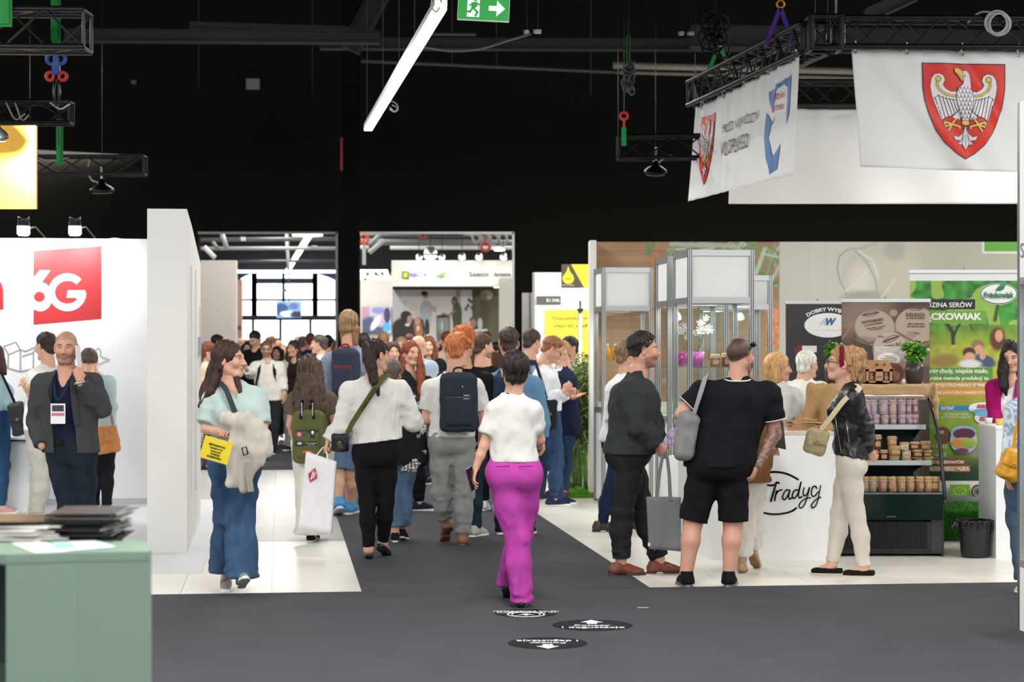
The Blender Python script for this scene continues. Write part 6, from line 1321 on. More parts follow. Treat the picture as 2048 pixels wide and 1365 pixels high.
for i, (cx, tl) in enumerate(((530, 0), (622, 0), (745, 0), (868, -.12), (968, 0), (1070, 0), (1183, 0), (1285, 0), (1368, 0))): fj(cx, 1100, 1280, 100, 2, .06, ('9aa094', 'a49c94', 'a8808c', 'c08c70', 'a89078', 'b08468', 'a87860', 'b48460', '9a5a38')[i], lidB, tilt=tl, nm='tilted jar leaning among the jars on the fridge floor' if tl else 'jar in the front row on the fridge floor')
for i in range(7): fj(560+i*128, 1070, 1230, 95, 2, .22, ('a08878', 'a89070')[i % 2], lidB, nm='jar in the rear row on the fridge floor')
# burlap over the fridge and beside it
v = Vol((-W2-.1, .38, 1.02), (W2+.14, 1.12, 1.42), .012); v.rbox((0.02, .80, 1.313), (W2+.03, .27, .014), .01); v.rbox((0.02, .54, 1.285), (W2+.03, .012, .045), .01, k=.02); v.rbox((W2+.04, .75, 1.26), (.012, .28, .07), .01, k=.02); v.cap((W2+.04, .5, 1.2), (W2+.05, .52, 1.05), .03, .02, k=.03); v.noise(.006, (.06, .06, .06), 8)
o = thing('burlap_cloth', 'tan burlap cloth with frayed edge draped over the fridge top', 'cloth', tuple(fridge.location)); V, Q = v.solid(.02); mobj('fabric', arrmesh('fabric', V, Q), o, mat('c4a47c', 'burlap'))
b = B()
for i in range(90): x = -W2+i*(2*W2+.06)/89; b.box(x, x+.003, .522, .525, 1.225-random.uniform(0, .03), 1.25)
b.obj('fringe', mat('d8be98', 'fabric'), o, kind='stuff')
v = Vol((-.30, -.25, .9), (.30, .3, 1.40), .013); v.rbox((.05, .05, 1.12), (.14, .12, .205), .05); v.cap((-.05, 0, 1.28), (-.15, -.05, .98), .05, .06, k=.05); v.cap((.05, -.08, 1.3), (.02, -.12, .98), .04, .06, k=.04); v.noise(.03, (.06, .06, .25), 3); v.cut((0, 0, .975), (0, 0, -1))
o = thing('burlap_cloth', 'tan burlap cloth draped over a box behind the leather jacket woman', 'cloth', (XZ(1640, 0, 15.75)[0], 15.75, 0)); V, Q = v.solid(.02); mobj('fabric', arrmesh('fabric', V, Q), o, mat('b89468', 'burlap'))
# things on top of the fridge
ZT = 1.33; YT = 16.3; kt = YT/F; gx = lambda px: (px-1024)*kt
def basil(label, px, s, seed, potc='3c3430'):
    base = (gx(px), YT, ZT); t = leafplant(label, 'basil_plant', base, 620, .21*s, .10*s, .035, .05, ('5aa02c', '7cc03c', '3c8024', '98d058'), stems=14, seed=seed)
    for ch in t.children: ch.location.z = .13
    B().lathe([(0, 0), (.055, 0), (.07, .04), (.078, .10), (.074, .155), (.066, .155), (.066, .13), (0, .13)], 20).obj('pot', mat(potc, 'plastic'), t); return t
basil('basil plant in a dark pot on the right of the fridge top', 1829, 1.0, 11); basil('basil plant behind the woman with the red headband', 1668, .95, 12, '4a3a30')
o = thing('gift_box', 'kraft cardboard carry box with windows on the fridge top', 'box', (gx(1754), YT-.1, ZT)); k = (YT-.1)/F; w, h1, h2 = 27*k, 30*k, 48*k; KR = mat('b48a5c', 'paper')
B().box(-w, w, 0, .10, 0, .012).box(-w, w, .095, .10, 0, h1).box(-w, -w+.004, 0, .1, 0, h1).box(w-.004, w, 0, .1, 0, h1).box(-w, w, 0, .003, h1-.02, h1).box(-w, w, 0, .003, 0, .025).box(-w, -w+.025, 0, .003, 0, h1).box(w-.025, w, 0, .003, 0, h1).box(-.03, .03, 0, .003, 0, h1).obj('body', KR, o)
B().add([(-w, 0, h1), (w, 0, h1), (w, .1, h1), (-w, .1, h1), (-w*.75, .048, h2), (w*.75, .048, h2), (w*.75, .052, h2), (-w*.75, .052, h2)], [(0, 1, 5, 4), (2, 3, 7, 6), (1, 2, 6, 5), (3, 0, 4, 7), (4, 5, 6, 7), (0, 3, 2, 1)]).obj('lid', mat('a87c50', 'paper'), o)
A = Art(.001); A.disc(0, h1*.5, .032, .036, 'b89068').disc(-.02, (h1+h2)/2+.0, .018, .010, '5a3c24').disc(.04, (h1+h2)/2, .014, .008, '4a3020'); 
for i in range(3): A.disc(0, h1*.5, .026-i*.002, .008-i*.001, ('8a6440', 'b89068', '8a6440')[i])
A.obj('emblem', o, (0, -.001, 0)); 
for sx in (-1, 1): jar(['left', 'right'][(sx+1)//2]+' small jar behind the window of the kraft carry box', (gx(1754)+sx*.062, YT-.1+.045, ZT+.014), .05, .09, '8a5c4c', 'c8a8a0')
o = thing('gift_box', 'second kraft carry box peeking out behind the first', 'box', (gx(1741), YT+.08, ZT)); B().box(-.10, .10, 0, .08, 0, .13).box(-.07, .07, .03, .05, .13, .19).obj('body', mat('a87e54', 'paper'), o, .004)
def card(U, V):
    C = np.tile(L3('d0c8c4'), U.shape+(1,)); C[V > .38] = L3('a88a78'); blob(C, U, V, .45, .33, .42, .2, '9a928c'); blob(C, U, V, .45, .33, .39, .18, 'f0ece4'); blob(C, U, V, .55, .72, .4, .3, '7a4a38'); blob(C, U, V, .62, .8, .2, .14, 'b08468'); C[:] = C*(.8+.4*noise2(U.shape, (14, 12), 3)[..., None]); return C
t = slab('photo_card', 'large printed card with a label and jar photo behind the kraft box', 'card', 1748, 1812, 697, 771, YT+.18, .01, mat('e0dcd4', 'paper'), 'board'); picture('print', t, 63*(YT+.18)/F, 73*(YT+.18)/F, 60, 70, card, (0, -.002, 0)); t.location.z = ZT
text('lettering', 'Nasze\nSmakowite\nprzetwory', .13, .05, mat('5a5450', 'paint'), t, (-.01, -.005, .205))
t = thing('salt_shaker', 'small clear shaker beside the basil pot', 'shaker', (gx(1803), YT-.08, ZT)); B().lathe([(0, 0), (.016, 0), (.018, .02), (.014, .035), (0, .045)], 12).obj('body', mat('c8ccd0', 'gloss'), t)

# roll-up banners
def rollup(label, px0, px1, py0, py1, Y, fn, nx, ny, col='e8e8e6', z0=0.0):
    k = Y/F; w = (px1-px0)*k; t = thing('rollup_banner', label, 'banner', ((px0+px1)/2*k-1024*k, Y, z0)); zt_ = HC-(py0-HY)*k-z0; zb2 = HC-(py1-HY)*k-z0
    B().box(-w/2-.01, w/2+.01, -.015, .015, zt_-.03, zt_).obj('top_rail', mat('d4d6d6', 'metal', .3), t, .003); B().box(-w/2, w/2, -.001, .003, zb2, zt_-.03).obj('sheet', mat(col, 'plastic'), t)
    B().box(-w/2-.01, w/2+.01, -.06, .06, .0, max(.06, .02)).obj('base_case', mat('b8baba', 'metal', .3), t, .006); B().box(-w/2, w/2, 0, .003, .05, zb2+.01).obj('leader', mat(col, 'plastic'), t); cyl('support_pole', (0, .03, .05), (0, .03, zt_), .009, AL, t); cyl('pole_hook', (0, .03, zt_), (0, .0, zt_+.02), .006, AL, t)
    if fn: picture('print', t, w-.004, zt_-.03-zb2, nx, ny, fn, (0, -.004, zb2))
    T = lambda px, py: ((px-(px0+px1)/2)*k, HC-(py-HY)*k-z0); return t, T, k
def dark(U, V):
    C = np.tile(L3('37343a'), U.shape+(1,)); C *= (.85+.3*noise2(U.shape, (3, 3), 1))[..., None]; m = np.clip((V-.55)*2, 0, 1)[..., None]; C = C*(1-m)+L3('4a3438')*m; blob(C, U, V, .25, .34, .10, .04, '8a3430', .5); return C
t, T, k = rollup('dark roll-up banner with a white oval emblem behind the blonde woman', 1571, 1700, 602, 880, 18.6, dark, 40, 60)
A = Art(.0015); c = T(1656, 651); A.disc(*c, 49*k, 26*k, '3a4a6a').disc(*c, 47.5*k, 24.5*k, 'fbfbfb').rect(*[T(1630, 0)[0], T(1700, 0)[0]], T(0, 661.5)[1], T(0, 661)[1], 'b8b8b0'); A.poly([T(1604, 692), T(1604, 706), T(1633, 705), T(1633, 692)], 'f0ece8'); A.obj('emblem', t, (0, -.005, 0))
for bd, px, py, w, h, cl, sh in (('W', 1662, 644, 21, 15, '2a62a0', .3), ('A', 1645, 644, 14, 14, 'd8d8e0', .3)): text('lettering', bd, w*k, h*k, mat(cl, 'paint'), t, (T(px, 0)[0], -.012, T(0, py)[1]), bold=.05, shear=sh)
text('lettering', 'DOBRY WYBÓR', 92*k, 9.5*k, mat('f4f4f4', 'paint'), t, (T(1656, 0)[0], -.012, T(0, 618)[1]), bold=.04, arc=.38)
def jars(U, V):
    x = U*176; y = V*300; C = np.tile(L3('5a463e'), U.shape+(1,)); C *= (.8+.5*noise2(U.shape, (5, 4), 9))[..., None]
    E_ = lambda a, b_, r, s, c, so=.08, ro=0: blob(C, x/100, y/100, a/100, b_/100, r/100, s/100, c, so, ro); S_ = lambda p, w, c: stroke(C, x/100, y/100, [(a/100, b/100) for a, b in p], w/100, c, .5)
    E_(40, 20, 60, 40, '8c7466', .6, -.5); S_([(0, 75), (10, 62), (22, 40)], 1.6, 'a87c54'); S_([(5, 50), (20, 40)], 1.2, 'a87c54')
    E_(64, 78, 42, 30, '46362e', .2); E_(66, 52, 42, 36, '8a7666', .05, .15); E_(66, 50, 40, 34, 'b8a494', .04, .15); E_(62, 80, 34, 8, '9c8878', .3, .2); S_([(28, 72), (55, 84), (100, 70)], 2, '6a4a3a')
    E_(150, 52, 44, 40, '8e7a6a', .05); E_(150, 48, 42, 38, 'b8a292', .04); S_([(112, 62), (150, 84), (176, 80)], 2, '6a5040'); E_(104, 22, 8, 7, 'b09478', .3); E_(140, 66, 10, 8, 'a48c74', .4)
    E_(98, 98, 36, 38, '90806e', .05, -.4); E_(98, 96, 34, 36, 'c0b0a0', .04, -.4); E_(90, 130, 60, 26, '3c2c28', .3); E_(165, 110, 20, 20, '7c6c5c', .3); E_(30, 120, 20, 30, '6c5a4c', .4); return C
t, T, k = rollup('brown roll-up banner showing jars with printed paper lids', 1683, 1859, 598, 900, 17.6, jars, 150, 190, '6a5648')
cL = '4a3a34'
for bd, px, py, w, h, ro in (('WĄTROBIANKA', 1745, 643, 44, 8, -.18), ('po swarzędzku', 1747, 649, 36, 5, -.18), ('KIEŁBASA', 1831, 630, 38, 8, 0), ('po swarzędzku', 1831, 637, 36, 5, 0), ('SMALEC', 1786, 692, 36, 8, -.22), ('290 g', 1834, 667, 12, 4, 0), ('290 g', 1762, 674, 12, 4, -.1), ('skład: mięso, wątroba\nsól, przyprawy', 1752, 657, 38, 7, -.15), ('mięso wieprzowe\nsól, czosnek, pieprz', 1832, 651, 36, 10, 0)):
    text('lettering', bd, w*k, h*k, mat(cL, 'paint'), t, (T(px, 0)[0], -.008, T(0, py)[1]), (math.pi/2, ro, 0), bold=.01)
A = Art(.001)
for px, py, ro in ((1741, 628, -.2), (1829, 616, .1), (1782, 678, -.4)):
    cx_, cz_ = T(px, py); e = [(cx_+14*k*math.cos(a)*math.cos(ro)+5*k*math.sin(a)*math.sin(ro), cz_-14*k*math.cos(a)*math.sin(ro)+5*k*math.sin(a)) for a in np.linspace(0, 2*math.pi, 21)]; A.line(e, .9*k, '5a4a42'); A.line([(cx_-16*k, cz_+16*k*math.sin(ro)*.9), (cx_+16*k, cz_-16*k*math.sin(ro)*.9)], 3.2*k, '5a4a42')
A.obj('emblem', t, (0, -.005, 0))
def cheese(U, V):
    x = 1810+(10+U*218*.985)/1.0; x = 1819+U*219; y = 562+V*400; C = np.zeros(U.shape+(3,)); C[:] = L3('5a9a3c'); n = noise2(U.shape, (34, 20), 4); n2 = noise2(U.shape, (14, 8), 6)
    top_ = np.clip((y-640)/60, 0, 1)[..., None]; C = (L3('3c8a34')*(.35+1.3*n[..., None]))*(1-top_)+L3('a8b838')*(.75+.5*n2[..., None])*top_
    C = np.where(((n2 > .62)&(y < 650))[..., None], C*.5+L3('b8d060')*.6, C)
    E_ = lambda a, b_, r, s, c, so=.15, ro=0: blob(C, x/100, y/100, a/100, b_/100, r/100, s/100, c, so, ro); S_ = lambda p, w, c: stroke(C, x/100, y/100, [(a/100, b/100) for a, b in p], w/100, c, .5)
    S_([(1906, 690), (1905, 665), (1892, 645)], 4, '3a3420'); S_([(1906, 675), (1915, 655), (1925, 640)], 2.5, '3a3420'); S_([(1855, 640), (1850, 600)], 3, '2c4a24'); S_([(1990, 640), (2000, 590)], 4, '3a5a24'); S_([(1945, 660), (1935, 640)], 1.5, '4a4a28')
    m = ((y > 690)&(y < 740))[..., None]; C = np.where(m, L3('b0b440')*(.8+.5*n[..., None]), C); m = (y > 730)[..., None]*1.
    E_(1890, 722, 30, 14, '9a8440', .4); E_(1995, 678, 16, 24, '6a3a24', .25); E_(1998, 672, 8, 12, 'e0a888', .2); E_(2016, 690, 16, 12, '4a3a34', .2); E_(2010, 698, 7, 9, 'd8a088', .2); E_(2012, 722, 14, 16, 'e8e4e0', .2)
    E_(1955, 690, 13, 11, '9a7a54', .2); E_(1957, 700, 9, 10, 'e0aa8c', .2); E_(1970, 722, 22, 12, '4a5a78', .2, .4); E_(1938, 706, 13, 11, '4a3024', .2); E_(1939, 715, 11, 10, 'e4a888', .2); E_(1940, 728, 22, 8, 'e8e8ec', .3); E_(1965, 712, 6, 8, 'e0aa8c', .3)
    g = np.clip((y-735)/30, 0, 1)[..., None]; low = L3('c8a030')*(1-np.clip((y-770)/50, 0, 1)[..., None])+L3('8cac34')*np.clip((y-770)/50, 0, 1)[..., None]; C = C*(1-g)+low*(.8+.4*n2[..., None])*g
    d = np.clip((y-880)/60, 0, 1)[..., None]; C = C*(1-d)+L3('123c1c')*d; E_(1885, 872, 16, 18, '5a3c24', .1); E_(1886, 871, 13, 14, '6a4428', .1); E_(1950, 905, 12, 10, '8a8a7c', .3); return C
t, T, k = rollup('tall green roll-up banner with cheese advertisement, children and trees', 1819, 2038, 540, 1008, 17.7, None, 0, 0, 'eeeeec', .25)
picture('print', t, 218*k, 400*k, 210, 380, cheese, (T(1928.5, 0)[0], -.004, T(0, 962)[1]))
def bar(px0, px1, py0, py1, col, body=None, tc='f8f8f4', fs=.7, tx=None, off=0, bold=.02):
    A = Art(.001); A.rect(T(px0, 0)[0], T(px1, 0)[0], T(0, py1)[1], T(0, py0)[1], col); A.obj('text_bar', t, (0, -.005-off, 0))
    if body: a, b_ = tx or (px0+4, px1-4); text('lettering', body, (b_-a)*k, (py1-py0)*fs*k, mat(tc, 'paint'), t, (T((a+b_)/2, 0)[0], -.008-off, T(0, (py0+py1)/2)[1]), bold=bold)
bar(1830, 1950, 599, 619, '262626', 'RODZINA SERÓW', fs=.62, tx=(1834, 1944), bold=.015); bar(1822, 1972, 622, 648, '74a83c', 'FRĄCKOWIAK', fs=.72, tx=(1826, 1963), bold=.035)
bar(1820, 1985, 736, 751, '5c9a3c', 'twaróg chudy, wiejskie masło,', fs=.85, tx=(1844, 1976)); bar(1820, 1985, 751.5, 764, '5c9a3c', 'naturalna metoda produkcji to', fs=.85, tx=(1843, 1977))
bar(1820, 1978, 764.5, 778, 'dca048', 'SEKRET WYJĄTKOWEGO SMAKU', fs=.62, tx=(1834, 1976)); bar(1820, 1978, 779, 792, 'dca048', 'I WYSOKIEJ JAKOŚCI NASZYCH', fs=.62, tx=(1832, 1974))
bar(1874, 1945, 812, 822, '2c8ab8', 'PATENT', fs=.7, tx=(1882, 1908)); text('lettering', 'NATURALNY WAPŃ\nŁATWOPRZYSWAJALNY', 60*k, 13*k, mat('f0f4e8', 'paint'), t, (T(1912, 0)[0], -.008, T(0, 832)[1]))
for bd, px, py, w in (('100', 1878, 865, 18), ('MLEKO', 1876, 893, 34), ('NASZ', 1880, 910, 26)): text('lettering', bd, w*k, 7*k, mat('e8e4dc', 'paint'), t, (T(px, 0)[0], -.008, T(0, py)[1]))
bar(1862, 1931, 918, 930, '9a4430', 'BEZ KONSERWANTÓW', fs=.66, tx=(1858, 1928), bold=.03); bar(1862, 1940, 932, 944, 'c47840', '100% POLSKIEGO MLEKA', fs=.66, tx=(1850, 1938), bold=.03)
A = Art(.0015); c = T(1997, 588); A.disc(*c, 38*k, 22*k, 'dfe8dc').disc(*c, 37*k, 21*k, '2a7a54').disc(*c, 35*k, 19*k, 'f6f8f4').poly([T(1990, 580), T(2005, 563), T(2012, 562), T(2010, 574), T(2002, 582)], '4a9a6c').poly([T(1988, 582), T(2004, 572), T(2008, 578), T(2000, 583)], '2a7a54')
c = T(1972, 818); 
for (px, py, r1, r2, cl) in ((1972, 817, 36, 11, 'e8ecf0'), (1972, 813, 34, 8, 'f6f6f8'), (1972, 823, 30, 5, '6aa8d8'), (1976, 836, 28, 14, 'dfe4ea'), (1976, 828, 28, 6, '7ab0dc')): A.disc(*T(px, py), r1*k, r2*k, cl)
for (px, py, r1, r2, cl) in ((1926, 878, 27, 22, '7aa8b8'), (1926, 881, 27, 27, 'b0c4c0'), (1926, 866, 26, 15, '8ab4c4'), (1927, 868, 22, 11, '5c2450'), (1926, 886, 25, 11, 'a8b858'), (1914, 886, 12, 7, 'e08a3c'), (1936, 890, 12, 6, '8ab04c'), (1922, 902, 14, 5, '7a3a6a')): A.disc(*T(px, py), r1*k, r2*k, cl)
A.rect(T(1898, 0)[0], T(1938, 0)[0], T(0, 995)[1], T(0, 969)[1], '7cb02c')
for i in range(12): a = i*2*math.pi/12; A.disc(*T(1917+12*math.cos(a), 982+7*math.sin(a)), 1.1*k, 1.1*k, 'f0f4e0')
c = T(1953, 983); A.disc(*c, 15*k, 15*k, 'c8a83c').disc(*c, 13.5*k, 13.5*k, '2c3c7a').disc(*c, 10*k, 10*k, 'd8bc54').disc(*c, 8*k, 8*k, '2c3c7a')
for i in range(12): a = i*2*math.pi/12; A.disc(c[0]+6*k*math.cos(a), c[1]+6*k*math.sin(a), .9*k, .9*k, 'e8d060')
A.obj('emblem', t, (0, -.006, 0))
for bd, px, py, w, h, cl in (('Frąckowiak', 1996, 592, 60, 15, '2a7a54'), ('SERI', 1970, 813, 36, 7, 'c03c4a'), ('SERI', 1974, 838, 34, 8, 'c03c4a'), ('Bio', 1925, 862, 22, 9, 'f8f4f4'), ('Ser Smażony', 1927, 871, 40, 6, 'f8f4f4'), ('Bio', 1922, 902, 12, 5, 'f0e8f0')): text('lettering', bd, w*k, h*k, mat(cl, 'paint'), t, (T(px, 0)[0], -.026, T(0, py)[1]), bold=.04, shear=.1)
# grass plinth, counter on the right, bin
x0, x1 = XZ(1800, 0, 16.72)[0], XZ(2060, 0, 16.72)[0]; g = thing('grass_plinth', 'low plinth covered in artificial grass under the green banner', 'plinth', ((x0+x1)/2, 16.72, 0)); hw = (x1-x0)/2; B().box(-hw, hw, 0, 1.5, 0, .25).obj('base', mat('2c6a1c', 'carpet'), g)
o = grass('grass', None, -hw, hw, .0, 1.5, .245, 5000, .03, ('3c8a24', '5aa83a', '2c6a1c'), g); rs = np.random.RandomState(9); n = 7000; P_ = np.stack([rs.uniform(-hw, hw, n), np.full(n, -.002), rs.uniform(.0, .25, n)], 1); d = rs.normal(0, .007, (n, 3)); d[:, 1] = -.018; w_ = np.array([.003, 0, 0]); V = np.stack([P_-w_, P_+w_, P_+d], 1).reshape(-1, 3); mobj('grass_front', arrmesh('grass_front', V, [np.arange(3*n).reshape(n, 3)], False, np.repeat(np.array([lin(c) for c in ('3c9a24', '2c7a1c', '1c5a14', '58b03a')])[rs.randint(0, 4, n)], 3, 0)), g, VC(), kind='stuff')
YD = 15.35; xa = XZ(1992, 0, YD)[0]; t = thing('counter', 'plain white square counter beside the waste bin at right', 'counter', (xa, YD, 0)); B().box(0, .55, 0, .57, 0, 1.0).obj('body', mat('eceeee', 'paint'), t); B().box(-.005, .555, -.005, .575, 1.0, 1.02).obj('top', mat('f4f4f2', 'paint'), t)
for i, (px, Yq) in enumerate(((1966, 15.8), (1999, 15.6), (2012, 15.7))):
    o = thing('sample_cup', ['stack of clear tasting cups on the right counter', 'small cup with yellow sample on the right counter', 'small plate of samples on the right counter'][i], 'cup', (XZ(px, 0, Yq)[0] if i else xa+.05, Yq, 1.02)); B().lathe([(0, 0), (.025, 0), (.035, .05), (.032, .05), (.024, .006), (0, .006)], 14).obj('cup', mat(('d4dcd8', 'd8c060', 'f0ece8')[i], 'gloss'), o)
YN = 15.46; t = rootpx('waste_bin', 'black waste bin lined with a black plastic bag', 'bin', 1949, YN); k = YN/F
B().lathe([(0, 0), (.098, 0), (.102, .01), (.128, .27), (.132, .28), (.126, .28), (.095, .015), (0, .015)], 24).obj('bucket', mat('1a1b1d', 'plastic', .4), t)
v = Vol((-.2, -.2, .17), (.2, .2, .34), .007); n = 24
for i in range(n):
    a0, a1 = 2*math.pi*i/n, 2*math.pi*(i+1)/n; R1 = .138+.012*math.sin(i*2.1); v.cap((R1*math.cos(a0), R1*math.sin(a0), .285), (R1*math.cos(a1), R1*math.sin(a1), .285), .008, k=.006); R2 = .142+.018*math.sin(i*1.7); v.cap((R2*math.cos(a0), R2*math.sin(a0), .275), (R2*math.cos(a0), R2*math.sin(a0), .235-.02*math.sin(i*2.9)), .010, k=.008)
v.cap((-.15, -.02, .275), (-.18, -.03, .24), .02, k=.02); V, Q = v.solid(.01); mobj('bag_liner', arrmesh('bag_liner', V, Q), t, mat('17181a', 'gloss', .25))

# near cabinet at the right edge
YE = 11.5; k = YE/F; xr_ = 1013*k; t = thing('display_cabinet', 'tall white cabinet edge with lettering cut off at the right side', 'cabinet', (xr_+.5*math.sin(TH), YE-.5*math.cos(TH), 0), TH); zt_ = HC-(205-HY)*k
for x, y in ((0, 0), (1.0, 0), (0, .5), (1.0, .5)):
    p = B().box(x-.0, x+.04, y-.02, y+.02, 0, zt_).obj('post', AL, t); B().box(x-.0015, x, y-.012, y-.007, 0, zt_).box(x-.0015, x, y+.007, y+.012, 0, zt_).obj('groove', GV, p)
zg = HC-(556-HY)*k; zg2 = HC-(1132-HY)*k
for bx in ((.04, 1.0, -.006, .006), (.04, 1.0, .494, .506), (.0, .008, .02, .48), (1.02, 1.03, .02, .48)):
    B().box(*bx, zg, zt_).obj('upper_panel', WP_, t); B().box(*bx, 0, zg2).obj('lower_panel', WP_, t); B().box(bx[0]+.001, bx[1]-.001, bx[2]+.001, bx[3]-.001, zg2, zg).obj('glass_pane', GL, t)
for z in (zg-.04, zg2): B().box(.04, 1, -.018, .018, z, z+.04).box(-.004, .012, .02, .48, z, z+.04).obj('rail', AL, t)
for py in (600, 655): B().box(.02, 1, .02, .48, HC-(py-HY)*k-.006, HC-(py-HY)*k).obj('shelf', mat('f6fbf9', 'glass'), t)
text('lettering', 'SYSTEM', .42, .085, mat('7a7c7e', 'paint'), t, (-.004, .25, HC-(502-HY)*k), (math.pi/2, 0, -math.pi/2))
# round light projections on the floor, painted as white print on dark discs
def floorprojection(label, px, py, rx, lines, arrow, flip, col='2a2b2e', seal=False):
    Y = F*HC/(py-HY); X = (px-1024)*Y/F; t = thing('floor_projection', label, 'floor sign', (X, Y, .0045), math.pi if flip else 0); R_ = rx*Y/F
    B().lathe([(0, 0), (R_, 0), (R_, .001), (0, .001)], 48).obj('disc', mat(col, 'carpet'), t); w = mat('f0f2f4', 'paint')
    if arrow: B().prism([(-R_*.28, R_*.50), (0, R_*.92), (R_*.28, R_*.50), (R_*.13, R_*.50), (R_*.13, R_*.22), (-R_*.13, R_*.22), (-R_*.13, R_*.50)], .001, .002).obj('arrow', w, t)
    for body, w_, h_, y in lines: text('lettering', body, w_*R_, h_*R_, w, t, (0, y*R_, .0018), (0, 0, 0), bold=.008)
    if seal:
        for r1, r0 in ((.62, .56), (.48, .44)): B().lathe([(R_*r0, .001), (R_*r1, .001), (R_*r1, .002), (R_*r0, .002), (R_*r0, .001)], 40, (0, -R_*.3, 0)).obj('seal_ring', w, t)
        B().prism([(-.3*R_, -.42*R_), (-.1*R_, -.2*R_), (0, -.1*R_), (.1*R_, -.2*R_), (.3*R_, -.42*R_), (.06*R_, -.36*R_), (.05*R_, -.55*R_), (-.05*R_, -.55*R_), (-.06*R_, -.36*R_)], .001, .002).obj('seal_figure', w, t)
floorprojection('dark oval painted light projection with white arrow pointing up the aisle', 1185, 1253, 80, [('Pokazy', .9, .26, -.08), ('i degustacje', 1.55, .34, -.42)], True, False)
floorprojection('dark oval painted light projection with upside down writing, nearest the camera', 1095, 1289, 80, [('Pokazy', .9, .26, -.05), ('i degustacje', 1.55, .34, -.40)], True, True)
t_ = floorprojection('dark round painted light projection with seal at the feet of the woman in purple trousers', 1052, 1229, 62, [('MISTRZOSTWA POLSKI', 2.1, .22, .42), ('CLASSIC BREW BY I.I.I', 1.9, .2, .16)], False, False, seal=True)
b = B().box(-.035, .035, -.006, .006, 0, .001); o = b.obj('paper_scrap', mat('f4f4f4', 'paper'), None, label='tiny white scrap lying on the dark carpet', cat='paper scrap'); o.location = ((1286-1024)*(F*HC/(1218-HY))/F, F*HC/(1218-HY), .006)
# ---------------------------------------------------------------- bags and things people carry
def softbox(v, c, r, rad, yaw=0, k=.01, tilt=None): R_ = rotz(math.radians(yaw)) if tilt is None else tilt; v.rbox(c, r, rad, k, R=R_); return v
def solidthing(v, name, m, parent, ad=.015, **k): V, Q = v.solid(ad); return mobj(name, arrmesh(name, V, Q), parent, m, **k)
def backpack(p, label, cx, top, bot, wpx, col, strap='1c2024', dep=.15, acc=None, pocket=True, kind='fabric', offs=0, hem=.0):
    a, b_ = p.J(cx, top, 0), p.J(cx, bot, 0); w = wpx*p.Y/F/2/max(.35, abs(p.Rt[0])); hz = (a[2]-b_[2])/2; zc = (a[2]+b_[2])/2
    tt = (zc-p.hip[2])/(p.neck[2]-p.hip[2]); x = p.hip[0]+(p.neck[0]-p.hip[0])*tt+offs; y = p.hip[1]+(p.neck[1]-p.hip[1])*tt
    c = np.array([a[0] if abs(p.Fw[1]) > .5 else x, y, zc])-p.Fw*(.125*p.u*p.fat+dep*.5)
    t = thing('backpack', label, 'backpack', tuple(p.base+c)); M = rotz(math.radians(p.yaw)) ; L_ = lambda x, y, z: M.T@np.array([x, y, z])
    v = Vol((-.3, -.3, -.35), (.3, .3, .4), .008); v.rbox((0, 0, 0), (w, dep/2, hz), .05, R=M); v.rbox(L_(0, 0, hz*.35), (w*.86, dep/2*.9, hz*.72), .06, .02, R=M); v.noise(.006, (.07, .07, .07), 4); solidthing(v, 'bag_body', mat(col, kind), t)
    if pocket:
        v = Vol((-.3, -.3, -.35), (.3, .3, .4), .007); v.rbox(L_(0, -dep*.5, -hz*.28), (w*.72, dep*.18, hz*.50), .03, R=M); v.noise(.004, (.05, .05, .05), 6); solidthing(v, 'front_pocket', mat(col, kind), t)
        b = B(); 
        for z in (.24, .30): b.tube([L_(-w*.68, -dep*.62, hz*z), L_(w*.68, -dep*.62, hz*z)], .003, 5)
        b.obj('zip', mat(strap, 'plastic'), t)
    pts = [L_(-w*.3, 0, hz*.9), L_(-w*.22, -.01, hz+.045), L_(w*.22, -.01, hz+.045), L_(w*.3, 0, hz*.9)]; B().tube(crspline(pts, 12), .009, 6).obj('top_handle', mat(strap, 'fabric'), t)
    for i, s_ in enumerate(p.sh):
        q = s_-c; sg = (-1, 1)[i]; inn = (p.neck-c)*.45+q*.55; up = inn+np.array([0, 0, .055*p.u]); P_ = [L_(sg*w*.35, dep*.35, hz*.82), up-p.Fw*.05, up+p.Fw*.05+np.array([0, 0, -.015]), inn+p.Fw*.135*p.u+np.array([0, 0, -.14]), inn+p.Fw*.11+p.Rt*sg*.06+np.array([0, 0, -.30]), L_(sg*w*.8, dep*.2, -hz*.7)]
        band('shoulder_strap', P_, .055, mat(acc or strap, 'fabric'), t, (p.neck*.5+p.hip*.5)-c, .006, 30)
    return t, L_, w, hz, c
